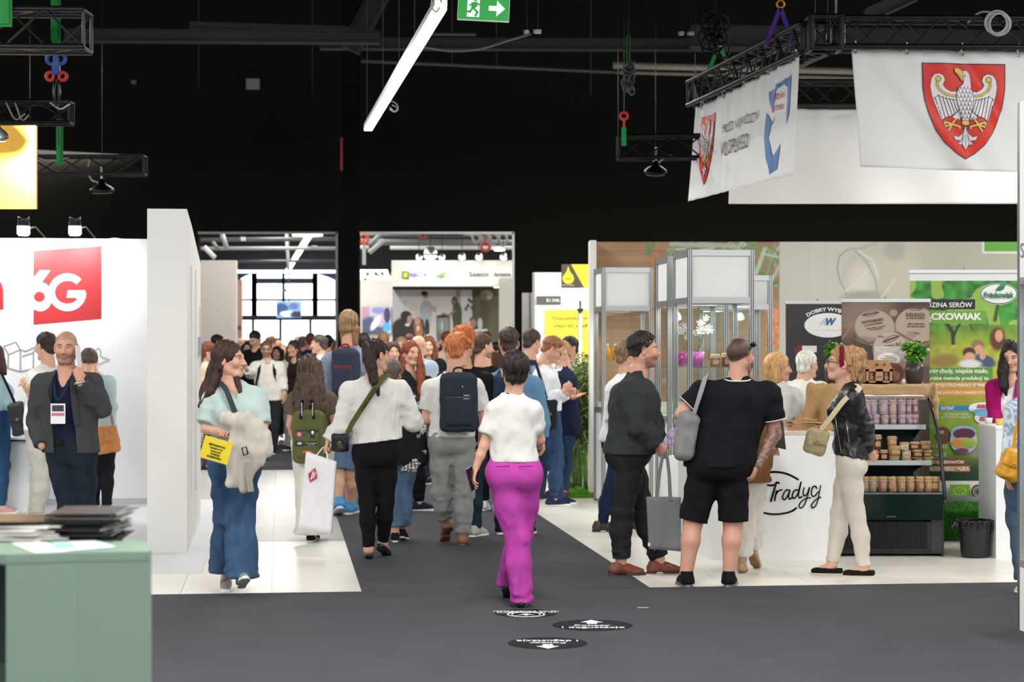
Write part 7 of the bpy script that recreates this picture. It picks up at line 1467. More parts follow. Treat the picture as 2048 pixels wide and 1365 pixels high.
def handbag(p, label, cx, cy, wpx, hpx, dy, col, dep=.10, kind='leather', yaw=0, rad=.03, strap=None, sw=.03, scol=None, name='handbag', cat='handbag', flap=True, roll=0):
    c = p.J(cx, cy, dy); k = (p.Y+dy)/F; w, h = wpx*k/2, hpx*k/2; t = thing(name, label, cat, tuple(p.base+c)); M = rotz(math.radians(yaw))@np.array(Matrix.Rotation(math.radians(roll), 3, 'Y')); m = max(w, h, dep)+.06
    v = Vol((-m,)*3, (m,)*3, .008 if m > .15 else .006); v.rbox((0, 0, 0), (w, dep/2, h), rad, R=M.T); v.noise(.010, (.06, .06, .06), int(cx)); solidthing(v, 'bag_body', mat(col, kind), t)
    if flap: v = Vol((-m,)*3, (m,)*3, .008 if m > .15 else .006); v.rbox(M@np.array([0, -dep*.42, h*.35]), (w*.97, dep*.14, h*.55), min(rad, dep*.13), R=M.T); solidthing(v, 'flap', mat(col, kind), t); B().tube(ring(M@np.array([0, -dep*.6, -h*.02]), .012, (0, 1, 0), 10), .003, 5, close=True).obj('buckle', mat('c8b070', 'metal'), t)
    if strap: band('strap', [np.asarray(q if isinstance(q, np.ndarray) else p.J(*q))-c for q in strap], sw, mat(scol or col, 'fabric'), t, (p.neck*.4+p.hip*.6)-c, .003, 40)
    return t
def tote(p, label, pts, dep, col, handle_top, kind='fabric', logo=None, name='tote_bag', cat='bag', dy=0, paper=False, hcol=None, hw=.022):
    """open bag through four front corners (bottom-left, bottom-right, top-right, top-left) in pixels"""
    P4 = [p.J(x, y, dy) for x, y in pts]; c = (P4[2]+P4[3])/2; t = thing(name, label, cat, tuple(p.base+c)); P4 = [q-c for q in P4]; n = 12; V = []; d = np.array([0, dep, 0]); rs = np.random.RandomState(3)
    def side(A_, B_, C_, D_, nx, amp, off):
        X = []
        for j in range(n+1):
            for i in range(nx+1):
                u, w_ = i/nx, j/n; q = A_*(1-u)*(1-w_)+B_*u*(1-w_)+C_*u*w_+D_*(1-u)*w_; q = q+np.array([0, amp*math.sin(u*7+w_*4+off)*math.sin(u*math.pi)*(.4+w_), 0]); X.append(q)
        return X
    b = B(); F4 = lambda nx: [(j*(nx+1)+i, j*(nx+1)+i+1, (j+1)*(nx+1)+i+1, (j+1)*(nx+1)+i) for j in range(n) for i in range(nx)]
    am = .006 if paper else .014
    b.add(side(P4[0], P4[1], P4[2], P4[3], n, am, 0), F4(n), True); b.add(side(P4[1]+d, P4[0]+d, P4[3]+d*.8, P4[2]+d*.8, n, am, 1), F4(n), True); b.add(side(P4[0]+d, P4[0], P4[3], P4[3]+d*.8, 3, 0, 0), F4(3), True); b.add(side(P4[1], P4[1]+d, P4[2]+d*.8, P4[2], 3, 0, 0), F4(3), True); b.add([P4[0], P4[1], P4[1]+d, P4[0]+d], [(3, 2, 1, 0)])
    o = b.obj('bag_body', mat(col, kind), t); s_ = o.modifiers.new('s', 'SOLIDIFY'); s_.thickness = .002
    H = p.J(*handle_top)-c
    for yy in (0, dep*.8):
        a_, e_ = P4[3]*.7+P4[2]*.3, P4[3]*.3+P4[2]*.7; a_ = a_+np.array([0, yy, -.02]); e_ = e_+np.array([0, yy, -.02]); band('handle', [a_, a_*.4+(H+np.array([-.02, 0, 0]))*.6, H+np.array([0, 0, .01]), e_*.4+(H+np.array([.02, 0, 0]))*.6, e_], hw, mat(hcol or col, kind), t, np.array([0, 1., 0]), .002, 24)
    return t, P4
def phone(p, label, pos, d, n_, col='c8c8cc'):
    t = thing('phone', label, 'phone', tuple(p.base+pos)); d = np.asarray(d, float)/np.linalg.norm(d); z = np.asarray(n_, float); z = z-d*(z@d); z /= np.linalg.norm(z); y = np.cross(z, d); M = Matrix(np.stack([d, y, z], 1).tolist()).to_4x4(); t.matrix_world = Matrix.Translation(Vector(tuple(p.base+pos))) @ M
    B().box(-.073, .073, -.036, .036, -.004, .004).obj('case', mat(col, 'plastic'), t, .002); B().box(-.07, .07, -.033, .033, .0041, .005).obj('screen', mat('101216', 'gloss'), t); return t
def lanyard(p, bx, by, w, h, col='2a3048', card='f0f0f0', dy=-.16, strip='c87890'):
    c = p.J(bx, by, dy); t = p.root; n_ = p.neck
    for sg in (-1, 1): band('lanyard', [n_+p.Rt*sg*.05-p.Fw*.02+np.array([0, 0, .03]), n_+p.Rt*sg*.06+p.Fw*.09+np.array([0, 0, -.03]), (n_+c)/2+p.Rt*sg*.03+p.Fw*.08, c+np.array([0, 0, h/2+.02])], .013, mat(col, 'fabric'), t, p.neck*.5+p.hip*.5, .0015, 18)
    q = B().box(-w/2, w/2, -.003, .003, -h/2, h/2).obj('badge', mat(card, 'plastic'), t, label='white name badge in a clear holder'); q.location = c
    A = Art(.0008); A.rect(-w*.4, w*.4, h*.12, h*.42, '3a3a44').rect(-w*.44, w*.44, -h*.10, h*.04, strip); A.obj('badge_print', q, (0, -.004, 0))
# ---------------------------------------------------------------- the main people, nearest first
PK = 'bc48a6'
p = Person('woman walking away in bright purple trousers and white t-shirt', (1032, 1216), (1030, 707), 0, (-4, 4), fem=True, fat=1.0, hip=(1029, 945), neck=(1026, 792), sh=((989, 824, 0), (1064, 822, 0)))
p.leg((1034, 1075, .0), (1042, 1196, .0), 0).leg((1040, 1070, .12), (1014, 1165, .40), 8, 25)
p.arm((968, 892, -.02), (951, 940, -.03), 'relax', tip=(944, 966, -.06), palm=(1, .3, 0)).arm((1080, 880, .08), (1066, 905, .28), 'relax')
p.body(hands=True); p.pants('trousers', PK, 912, 1.08, rs=(.112, .105, .085, .082, .078), fold=.009, cell=(.06, .06, .16), hemz=1); sh_ = p.top('shirt', 'e2e0dc', 924, .68, ease=.017, drape=.8, fold=.012, cell=(.08, .08, .12), sr=.016)
p.hair('241a17', 'short', vol=.024, side=.007, nape=-.085, grooves=.009); p.shoes('flat', '1a1616', '1a1616', 'leather')
p.strap([p.neck+np.array([-.05, .02, .03]), p.neck+np.array([-.035, -.05, .015]), p.neck+np.array([.035, -.05, .012]), p.neck+np.array([.05, .02, .03])], .008, '1c1c1c', 'necklace')
for sx in (-.075, .07): b = B(); b.tube([(sx-.045, 0, 0), (sx+.045, 0, .004)], .003, 5); o = b.obj('pocket_welt', mat('8a2a78', 'fabric'), p.root); o.location = p.J(1029, 934, -.145)
phone(p, 'slim dark phone in the hand of the woman in purple trousers', p.J(943, 958, -.07), (.25, .2, -1), (1, -.6, 0), '3a4048')

p = Person('woman with long brown hair in mint shirt and wide jeans carrying a beige jacket', (462, 1186), (458, 685), 165, (105, 3), fem=True, fat=1.02, hip=(470, 930), neck=(464, 768), sh=((512, 798, 0), (428, 800, .02)))
p.leg((480, 1040, -.06), (484, 1150, -.22), 165, -22).leg((456, 1035, .02), (452, 1140, .15), 172, 0)
p.arm((526, 858, -.06), (478, 868, -.26), 'relax', tip=(455, 862, -.3), palm=(0, 0, -1)).arm((412, 858, -.05), (478, 876, -.26), 'hold', tip=(505, 882, -.27), palm=(0, 0, 1))
p.body(brow='2a1e18', makeup=.4); p.pants('jeans', '3a5472', 905, 1.06, rs=(.098, .096, .098, .108, .122), fold=.012, kind='denim', cell=(.05, .05, .12), hemz=1); p.top('shirt', 'bccfca', 912, .86, ease=.02, drape=.5, sr=.03, neck='v', fold=.011)
p.hair('3a241c', 'long', vol=.012, masses=[([(447, 705, .03), (438, 745, .06), (420, 785, .04), (401, 812, .0)], [.065, .08, .065, .02], ((0, 1, 0), 1.3)), ([(455, 700, .05), (456, 750, .07), (448, 800, .08), (440, 825, .08)], [.07, .075, .06, .03]), ([(438, 740, -.03), (422, 785, -.05), (404, 808, -.03)], [.035, .03, .012]), ([(470, 745, -.02), (480, 785, -.08)], [.03, .012])])
p.shoes('sneaker', '8a8a86', 'e4e0d8', 'fabric', laces='d8d8d4')
# folded jacket over her arms
c = p.J(492, 880, -.33); t = thing('jacket', 'beige trench jacket folded over the arms of the woman in mint shirt', 'jacket', tuple(p.base+c)); g = lambda x, y, dy=-.33: p.J(x, y, dy)-c
v = Vol((-.25, -.2, -.45), (.25, .2, .25), .0085); fl_ = ((0, 1, 0), 1.7)
v.chain([g(455, 838), g(485, 848), g(520, 866)], [.05, .065, .05], k=.05, flat=fl_); v.chain([g(500, 868), g(505, 905), g(495, 925)], [.07, .075, .055], k=.05, flat=fl_); v.chain([g(472, 875), g(463, 920), g(463, 965)], [.05, .045, .045], k=.03, flat=((0, 1, 0), 2)); v.chain([g(488, 890), g(490, 940), g(488, 975)], [.05, .045, .04], k=.03, flat=((0, 1, 0), 2)); v.chain([g(520, 880), g(528, 900)], [.05, .05], k=.03, flat=fl_)
v.noise(.010, (.05, .05, .08), 5); v.noise(.009, (.03, .04, .16), 6); solidthing(v, 'cloth', mat('c8c2b6', 'fabric'), t); b = B(); b.tube([g(484, 897, -.42), g(492, 894, -.43), g(496, 908, -.43), g(487, 911, -.42)], .006, 6, close=True); b.obj('buckle', mat('2a2a2a', 'plastic'), t); band('belt', [g(495, 925, -.41), g(498, 955, -.40), g(502, 984, -.39)], .04, mat('a8a096', 'fabric'), t, np.array([0, 1., 0]), .003, 10)
Y_ = p.Y-.40; k = Y_/F; t = thing('flyer', 'yellow printed flyer held by the woman in mint shirt', 'flyer', (XZ(432, 902, Y_)[0], Y_, XZ(432, 902, Y_)[1])); t.rotation_euler = (0, .28, 0); B().box(-29*k, 29*k, 0, .004, -21*k, 24*k).obj('paper', mat('ecd42c', 'paper'), t); B().box(-29*k, 29*k, .004, .008, -22*k, 24*k).obj('back_pages', mat('f0f0ea', 'paper'), t)
for i, (bd, w, z) in enumerate((('MISTRZOSTWA', 34, 10), ('BARISTÓW', 26, 4), ('POZNAŃ', 20, -2), ('TARGI', 20, -8), ('CZERWIEC', 30, -14))): text('lettering', bd, w*k, 4*k, mat('2a2a20', 'paint'), t, (0, -.003, z*k), bold=.04)
handbag(p, 'grey leather bag on the hip of the woman in mint shirt', 523, 902, 30, 46, -.12, '3c4044', .10, strap=[(440, 766, -.04), (452, 780, -.155), (466, 815, -.19), (480, 850, -.19)], sw=.035, scol='3a4246')

p = Person('bald man in dark grey blazer talking on a phone', (152, 1144), (132, 663), 186, (176, -2), fat=1.04, hip=(142, 905), neck=(134, 748), sh=((184, 768, 0), (86, 770, .0)), skin='cf9a80')
p.leg((172, 1020, 0), (176, 1125, 0), 175).leg((138, 1020, 0), (140, 1128, -.02), 195)
p.arm((204, 818, -.06), (160, 762, -.20), 'hold', tip=(152, 722, -.16), palm=(-.3, .9, 0)).arm((70, 845, .06), (84, 893, -.06), None)
p.body(brow='4a3628', stubble=.45, buzz=('6a5448', .35), iris='4a4030'); p.pants('trousers', '1d2530', 878, 1, ease=.014, kind='denim', fold=.009); p.top('shirt', '1c2238', 885, 1.9, ease=.008, drape=.2, neck='v', sr=.004)
p.top('blazer', '414446', 906, 1.93, ease=.030, drape=.75, sr=.022, neck='none', open_=.085, opentop=.075, fold=.008)
for sg in (-1, 1): p.strap([p.neck+p.Rt*sg*.075-p.Fw*.03+np.array([0, 0, .035]), p.neck+p.Rt*sg*.085+p.Fw*.11+np.array([0, 0, -.04]), p.neck+p.Rt*sg*.10+p.Fw*.155+np.array([0, 0, -.16]), p.J(134, 850, -.165)+p.Rt*sg*.075], .042, '3c3f41', 'lapel', t=.004)
p.shoes('dress', '2a2220', '1a1614', 'leather'); lanyard(p, 116, 828, .105, .145, dy=-.19); b = B(); b.box(-.03, .03, -.004, .004, -.02, .02); o = b.obj('belt_buckle', mat('2a2a2c', 'metal'), p.root, .003); o.location = p.J(118, 884, -.135)
phone(p, 'white phone held to the ear of the bald man', p.J(157, 712, -.075), (-.10, .1, 1), (-1, .25, 0), 'e8e8e8')
o = B().tube(ring(p.arms[0][2]+np.array([0, 0, -.02]), .036, (-.2, .2, 1)), .009, 6, close=True).obj('wristwatch', mat('c8ccd0', 'metal'), p.root, label='silver watch')

p = Person('man in white t-shirt and pale checked trousers behind the bald man', (74, 1052), (92, 667), 300, (310, -6), fat=1.0, hip=(84, 855), neck=(96, 735), res=1)
p.leg((82, 950, -.05), (76, 1030, -.05), 285).leg((78, 950, .1), (66, 1036, .1), 285); p.arm((70, 800, -.12), (52, 778, -.3), 'relax').arm((80, 800, .2), (60, 780, .1), 'relax')
p.body(); p.pants('trousers', 'b2aea8', 850, .95, ease=.02, fold=.01); p.top('shirt', 'e2e0dc', 862, .8, ease=.025, drape=.8); p.hair('2a221e', 'short', vol=.012); p.shoes('sneaker', 'f0f0f0', 'f4f4f4', sc=1.15)
b = B()
p = Person('woman in pale blue shirt and jeans cut off by the left edge', (4, 1028), (-14, 694), 80, (75, 0), fem=True, hip=(0, 845), neck=(-8, 752), res=1); p.stand(.08); p.arm((-4, 800, .1), (8, 830, .1)).arm((18, 800, -.1), (30, 835, -.15), 'relax')
p.body(); p.pants('jeans', '26466a', 815, 1, kind='denim'); p.top('shirt', 'a8c8d0', 822, 1.9, ease=.02, drape=.6, sr=.02); p.hair('3a1c1e', 'long', masses=[([(-8, 705, 0), (2, 735, -.05), (10, 748, -.08)], [.08, .05, .02]), ([(-14, 710, 0), (-16, 750, 0)], [.08, .05])]); p.shoes('sneaker', 'c89a9e', 'f0e8e8')
handbag(p, 'black leather handbag of the woman at the left edge', 38, 838, 34, 66, -.2, '15161a', .12, strap=[(2, 745, -.12), (18, 780, -.2), (32, 812, -.22)], sw=.025, roll=-12)
p = Person('man in light blue shirt with brown bag behind the bald man', (202, 1030), (178, 700), 15, (350, -35), fat=1.0, hip=(200, 870), neck=(186, 752), res=1); p.stand(.07); p.arm((160, 805, .1), (170, 830, .3)).arm((222, 810, -.02), (215, 860, .05))
p.body(); p.pants('trousers', '17191d', 855, 1); p.top('shirt', 'b4c8cc', 868, 1.9, ease=.02, drape=.7, sr=.02, collar='b4c8cc'); p.hair('4a3a34', 'short', vol=.014); p.shoes('sneaker', '23252a', 'f0f0f0')
handbag(p, 'tan brown leather shoulder bag of the man behind the bald man', 214, 880, 46, 54, -.24, 'b8743a', .12, strap=[(190, 748, -.10), (212, 790, -.18), (226, 850, -.24)], sw=.03, scol='8a8078', roll=-10)

p = Person('woman with long wavy hair and green backpack in white trousers', (626, 1083), (618, 714), 3, (10, 2), fem=True, fat=1.0, hip=(625, 885), neck=(620, 778), sh=((590, 798, 0), (656, 798, 0)))
p.leg((622, 980, .05), (630, 1062, .16), 5, 22).leg((630, 980, -.03), (622, 1072, -.04), 0, 0); p.arm((580, 850, -.02), (592, 890, .1), 'relax').arm((668, 848, 0), (664, 885, .1), 'relax')
p.body(); p.pants('trousers', 'ebe9e4', 868, .96, rs=(.13, .135, .145, .155, .165), fold=.012, cell=(.05, .05, .3), hemz=1); p.top('shirt', '6c5c50', 885, .62, ease=.02, drape=.7, sr=.02)
p.hair('4c3c32', 'long', vol=.02, grooves=.010, curly=.004, masses=[([(614, 735, -.05), (612, 780, -.11), (606, 820, -.17), (604, 850, -.17)], [.075, .085, .07, .03], ((0, 1, 0), 1.3)), ([(628, 735, -.05), (632, 780, -.11), (640, 815, -.16), (646, 838, -.15)], [.07, .08, .06, .03], ((0, 1, 0), 1.3)), ([(600, 760, -.05), (596, 800, -.08), (600, 835, -.12)], [.04, .04, .02])]); p.shoes('hitop', '1c1c1e', 'e2e0dc', laces='e0e0e0', sc=.95)
t, L_, w, h, c = backpack(p, 'olive green backpack with sewn patches and black lettered straps', 626, 822, 924, 66, '62683e', '3a4428', dep=.17)
A = Art(.001)
for x, z, w2, h2, cl in ((-.065, .03, .036, .022, '8a2a34'), (-.02, .04, .02, .012, '4a5a30'), (.045, .035, .022, .036, '17181a'), (-.062, -.045, .04, .02, '1c1e22'), (.035, -.045, .045, .018, '141414'), (.0, -.115, .045, .014, 'b04a34')): A.rect(x-w2, x+w2, z-h2, z+h2, cl)
A.disc(-.065, .03, .016, .016, 'd8d0d0').rect(-.073, -.057, .026, .034, '8a2a34').disc(.045, .045, .012, .016, 'e8e8e8').disc(-.062, -.045, .02, .012, 'c8ccd4').line([(-.03, -.12), (0, -.105), (.03, -.118)], .01, 'e87a50'); o = A.obj('patches', t, tuple(L_(0, -.17*.5-.032, 0)))
text('lettering', 'Kurt Cobain', .08, .012, mat('e8e8e8', 'paint'), t, tuple(L_(.035, -.17*.5-.042, -.042))); text('lettering', '1967-1994', .05, .008, mat('e8e8e8', 'paint'), t, tuple(L_(.035, -.17*.5-.042, -.058)))
for sx in (-1, 1): o = B().box(-.011, .011, -.006, 0, -.08, .08).obj('lanyard_strap', mat('16161a', 'fabric'), t); o.location = tuple(L_(sx*.045, -.115, h+.02)); o.rotation_euler = (.1, sx*-.12, 0); text('lettering', 'STREET', .11, .010, mat('e8e8e8', 'paint'), t, (o.location.x, o.location.y-.012, o.location.z), (math.pi/2, math.pi/2, 0), bold=.03)

p = Person('tall man with fair hair in grey blue t-shirt and denim shorts', (688, 1030), (698, 625), 12, (14, -4), fat=.95, hip=(694, 860), neck=(699, 698), sh=((660, 725, 0), (735, 725, 0)))
p.leg((678, 950, -.05), (676, 1005, -.18), 345, 18).leg((704, 950, 0), (700, 1012, .05), 10); p.arm((652, 800, .0), (656, 850, .15)).arm((742, 800, 0), (738, 850, .1))
p.body(); p.pants('shorts', '5c7290', 850, -.12, ease=.03, kind='denim'); p.top('shirt', '8792a6', 872, .8, ease=.03, drape=.8, sr=.03, fold=.011); p.hair('8a6c4c', 'short', vol=.022, side=.012, nape=-.13, masses=[([(690, 660, -.03), (692, 686, -.03)], [.055, .045]), ([(708, 660, -.03), (707, 686, -.03)], [.055, .045])]); p.shoes('sneaker', '5a9ad0', 'f0f2f4', laces='f4f4f4', sc=1.15)
for l in p.legs: cyl('sock', tuple(l[2]+np.array([0, 0, -.02])), tuple(l[2]*.8+l[1]*.2), .046, mat('f0eeec', 'fabric'), p.root, 12)
backpack(p, 'navy and red backpack on the tall man', 704, 700, 792, 54, '39404f', 'b02c28', dep=.15, acc='c8342c')

p = Person('woman with dark ponytail in white blouse and black leggings', (748, 1118), (752, 681), 4, (48, -2), fem=True, fat=1.12, hip=(752, 905), neck=(752, 758), sh=((700, 785, 0), (800, 782, .02)))
p.leg((735, 1005, .0), (737, 1098, -.02), 352).leg((772, 1003, .03), (766, 1085, .14), 20, 22)
p.arm((684, 850, .0), (656, 884, -.04), 'grip', tip=(647, 912, -.05), palm=(1, .2, 0)).arm((826, 845, .06), (806, 812, .26), 'hold')
p.body(makeup=.3); p.pants('leggings', '131417', 868, .97, ease=.006, fold=.003, bunch=.003, cell=(.08, .08, .1)); p.top('blouse', 'e2e0dc', 884, 1.95, ease=.032, drape=.65, sr=.034, fold=.014, collar='e2e0dc', hemn=(.12, 0, -1), cell=(.07, .07, .12))
p.hair('2a1a16', 'short', vol=.012, side=.006, masses=[([(742, 690, -.02), (735, 697, -.06), (737, 712, -.10)], [.035, .038, .04]), ([(737, 700, -.09), (742, 735, -.13), (750, 765, -.14), (757, 790, -.13)], [.040, .045, .036, .012])], grooves=.008); p.shoes('flat', '15151a', '15151a', 'leather')
handbag(p, 'small black shoulder bag of the woman in white blouse', 680, 886, 34, 36, -.06, '121216', .09, strap=[(778, 748, .02), (762, 760, -.15), (735, 800, -.19), (706, 845, -.19), (694, 868, -.12)], sw=.045, scol='5a5630', rad=.02)
a_, e_ = p.J(753, 775, -.205), p.J(722, 824, -.215); d_ = a_-e_; text('lettering', 'TOMMY HILFIGER', .215, .022, mat('17170f', 'paint'), p.root, tuple((a_+e_)/2+np.array([0, -.012, 0])), (math.pi/2, -math.atan2(d_[2], d_[0]), 0), bold=.03)
t, P4 = tote(p, 'white paper carrier bag with small red logo held low', [(596, 1058), (662, 1070), (672, 925), (612, 905)], .10, 'eceaee', (648, 898, -.05), 'paper', name='paper_bag', dy=-.12, paper=True, hcol='f0f0f0', hw=.008)
A = Art(.001); A.poly([(-.035, -.02), (.02, .03), (.035, -.05), (-.02, -.085)], 'b03a54'); A.line([(-.012, -.06), (.005, .0)], .008, 'f4f0f2').line([(.005, -.05), (.018, -.01)], .008, 'f4f0f2'); A.obj('logo', t, tuple((P4[0]+P4[3]*2)/3*.75+np.array([.04, -.02, .01])))

p = Person('woman with auburn hair in black jacket looking over her shoulder', (832, 1022), (822, 684), 125, (148, 3), fem=True, fat=1.1, hip=(828, 880), neck=(818, 748), res=2, sh=((855, 770, .1), (800, 772, -.05)))
p.leg((818, 960, .0), (820, 1000, .1), 95).leg((838, 955, -.05), (838, 1008, -.05), 95); p.arm((865, 830, .15), (850, 850, .1)).arm((806, 835, -.12), (832, 850, -.2), 'hold')
p.body(brow='5a2c1c', lip='a84a50', makeup=.5); p.pants('trousers', '16171b', 870, .92, ease=.01); p.top('jacket', '1d1f22', 900, 1.95, ease=.035, drape=.8, sr=.03, neck='v', hood=True, fold=.012); p.hair('7a3c22', 'long', vol=.014, masses=[([(812, 705, .02), (806, 740, .0), (808, 770, -.1)], [.05, .05, .03]), ([(836, 705, -.02), (842, 745, -.06), (840, 785, -.14), (836, 800, -.14)], [.035, .045, .035, .015])]); p.shoes('sneaker', '262a38', 'e8e8ea', sc=1.15)
p = Person('short person in cropped jeans carrying a large black bag', (798, 1084), (783, 722), 0, (20, 0), fem=True, fat=1.1, hip=(797, 905), neck=(788, 785), res=1); p.leg((788, 1000, 0), (790, 1068, -.02), 355).leg((808, 1000, .05), (806, 1062, .12), 8, 10); p.arm((764, 850, .0), (770, 890, .1)).arm((836, 850, 0), (840, 880, .1))
p.body(); p.pants('jeans', '627f9c', 890, .78, rs=(.105, .095, .08, .078, .085), kind='denim'); p.top('jacket', '3a3a3c', 930, 1.9, ease=.03, drape=.8, sr=.02); p.hair('5a5048', 'short', vol=.02, side=.01); p.shoes('sneaker', '1c1e22', 'e4e4e4')
handbag(p, 'large slouchy black bag between the white blouse and the grey trousers', 828, 888, 56, 92, -.16, '1d2023', .2, rad=.06, flap=False, kind='fabric', strap=[(806, 790, -.1), (822, 830, -.2), (828, 850, -.22)], name='shoulder_bag')
c = p.J(828, 845, -.24); t = thing('scarf', 'black and white patterned scarf tied on the large black bag', 'scarf', tuple(p.base+c)); v = Vol((-.2, -.15, -.42), (.2, .15, .32), .009); g = lambda x, y, dy=-.24: p.J(x, y, dy)-c
v.chain([g(812, 782, -.2), g(826, 815), g(842, 860), g(838, 885)], [.03, .045, .04, .02], k=.02, flat=((0, 1, 0), 1.8)); v.chain([g(800, 950, -.2), g(822, 938), g(848, 912)], [.02, .04, .03], k=.02, flat=((0, 1, 0), 1.8)); v.noise(.015, (.03, .04, .04), 2); V, Q = v.solid(.004); pat = (np.sin(V[:, 0]*130+np.sin(V[:, 2]*90)*2.2)*np.sin(V[:, 2]*120+np.sin(V[:, 0]*80)*2) > 0)[:, None]; mobj('cloth', arrmesh('cloth', V, Q, True, np.where(pat, L3('d8d4d0'), L3('1c1c20'))), t, VC())

p = Person('man with ginger undercut and bun in white t-shirt and grey trousers', (905, 1090), (908, 668), 356, (345, 5), fat=1.0, hip=(903, 880), neck=(908, 752), sh=((864, 778, 0), (950, 778, 0)), skin='e0aa94')
p.leg((883, 985, .03), (892, 1052, .18), 340, 40).leg((928, 985, -.02), (926, 1072, -.03), 8); p.arm((851, 838, .0), (868, 858, .2), 'hold').arm((968, 840, 0), (962, 885, .16), 'relax')
p.body(buzz=('b0643c', .6)); p.pants('trousers', '8f8f8d', 865, .97, ease=.022, fold=.012, rs=None, cell=(.05, .05, .08), bunch=.01); p.top('shirt', 'e2e0dc', 874, .72, ease=.024, drape=.75, sr=.025, fold=.010)
p.hair('b4683a', 'fade', vol=.006, side=.0016, masses=[([(900, 683, .02), (915, 676, .0), (925, 680, -.04)], [.046, .048, .04]), ([(934, 682, -.02), (939, 685, -.03)], [.026, .024])], curly=.006, grooves=.006); p.shoes('dress', '8a5230', '6a4428', 'leather')
t, L_, w, h, c = backpack(p, 'dark slate business backpack on the man in white t-shirt', 915, 748, 862, 74, '303840', '262c33', dep=.17, acc='3a424a')
A = Art(.001); A.rect(.035, .085, .062, .067, 'd8dce0').rect(.035, .08, .035, .039, 'd8dce0'); A.obj('logo_bar', t, tuple(L_(0, -.112, 0)))
b = B(); b.tube([L_(-w*.7, -.118, .05), L_(w*.7, -.118, .05)], .0025, 5); b.tube([L_(w*.15, -.10, .14), L_(w*.22, -.11, .12)], .006, 5); b.obj('zip_puller', mat('8a9096', 'metal'), t)
c = p.J(852, 862, .05); t = thing('jacket', 'grey jacket hanging over the left arm of the ginger man', 'jacket', tuple(p.base+c)); v = Vol((-.15, -.15, -.2), (.15, .15, .22), .009); v.chain([p.J(858, 840, .1)-c, p.J(850, 860, .08)-c, p.J(858, 885, .08)-c], [.05, .055, .04], k=.03); v.noise(.02, (.03, .03, .06), 4); solidthing(v, 'cloth', mat('7a7872', 'fabric'), t)
p = Person('man with curly ginger hair in black t-shirt behind the ginger man', (945, 1074), (928, 657), 8, (20, 0), fat=.98, hip=(938, 870), neck=(930, 742), res=1); p.leg((935, 975, .05), (922, 1055, .1), 0).leg((950, 975, 0), (952, 1058, 0), 30); p.arm((898, 830, .05), (915, 860, .2)).arm((978, 830, 0), (975, 870, .1))
p.body(); p.pants('jeans', '23323f', 870, 1, kind='denim'); p.top('shirt', '17181a', 885, .7, ease=.02, drape=.7); p.hair('b0602c', 'short', vol=.03, side=.012, curly=.02); p.shoes('sneaker', 'b8b4ac', 'e8e4dc')
p = Person('bearded man in black top seen from behind beside the curly haired man', (985, 1022), (966, 671), 20, (55, -3), fat=1.05, hip=(980, 850), neck=(972, 738), res=1); p.stand(.08); p.arm((945, 800, .05), (955, 845, .2)).arm((1010, 800, 0), (1010, 845, .1)); p.body(stubble=.6)
p.pants('trousers', '1a1b20', 850, .97); p.top('sweater', '17181b', 872, 1.9, ease=.02, drape=.7); p.hair('4a3428', 'fade', vol=.022, side=.004); p.shoes('sneaker', 'e8e8ea', 'f0f0f0')
p = Person('man with dark faded hair in blue sweatshirt wearing a backpack', (1040, 1070), (1018, 660), 4, (2, 0), fat=1.02, hip=(1030, 880), neck=(1019, 745), sh=((978, 770, 0), (1066, 772, 0)), res=2)
p.leg((1010, 980, 0), (1000, 1050, .05), 0).leg((1052, 980, 0), (1058, 1052, 0), 12); p.arm((968, 840, .05), (972, 870, .25)).arm((1082, 830, .0), (1084, 878, .0), 'relax', tip=(1088, 902, 0)); p.body()
p.pants('jeans', '1f2a3c', 875, 1, kind='denim'); p.top('sweatshirt', '648cac', 895, 1.95, ease=.03, drape=.8, sr=.028, hood=False); p.hair('3a2c24', 'fade', vol=.026, side=.005, nape=-.06); p.shoes('sneaker', '1c1e24', 'e4e4e4', sc=1)
backpack(p, 'dark blue backpack mostly hidden behind the woman in white', 1016, 750, 850, 56, '2c3c50', '26303c', dep=.14, acc='2a3846')
p = Person('man in pale blue shirt with dark backpack strap near the column', (1066, 1002), (1064, 661), 25, (40, -8), fat=1.0, hip=(1070, 850), neck=(1062, 728), res=1); p.stand(.08); p.arm().arm(); p.body(); p.pants('jeans', '2c3a54', 845, 1, kind='denim'); p.top('shirt', 'a4bcd8', 868, 1.9, ease=.025, drape=.7, collar='a4bcd8'); p.hair('3c302a', 'short', vol=.014); p.shoes('sneaker', '333840')
backpack(p, 'small dark backpack on the man in pale blue shirt', 1052, 715, 800, 40, '2a3040', '2a3040', dep=.12)

p = Person('man with glasses in white checked shirt and blue jeans looking down', (1112, 1012), (1104, 677), 72, (84, -30), fat=1.02, hip=(1098, 855), neck=(1088, 737), sh=((1100, 752, .16), (1082, 756, -.12)))
p.leg((1110, 930, .1), (1120, 998, .12), 80).leg((1114, 930, -.08), (1108, 998, -.1), 75); p.arm((1112, 800, .15), (1136, 788, .1), 'hold').arm((1090, 808, -.20), (1128, 782, -.22), 'hold', tip=(1142, 770, -.22)); p.body(stubble=.2)
p.pants('jeans', '34496a', 808, 1, kind='denim', ease=.016, fold=.01, bunch=.012); p.top('shirt', 'e6eaf0', 822, 1.9, ease=.022, drape=.7, sr=.02, collar='e6eaf0'); p.hair('8a5a3a', 'fade', vol=.024, side=.004); p.glasses('2a2420'); p.shoes('sneaker', '2a3248', 'f0f0f0', laces='f0f0f0')
handbag(p, 'black crossbody bag of the man with glasses looking down', 1100, 828, 28, 58, -.24, '26282c', .09, strap=[(1070, 722, -.08), (1082, 760, -.24), (1094, 802, -.26)], sw=.03, kind='fabric')
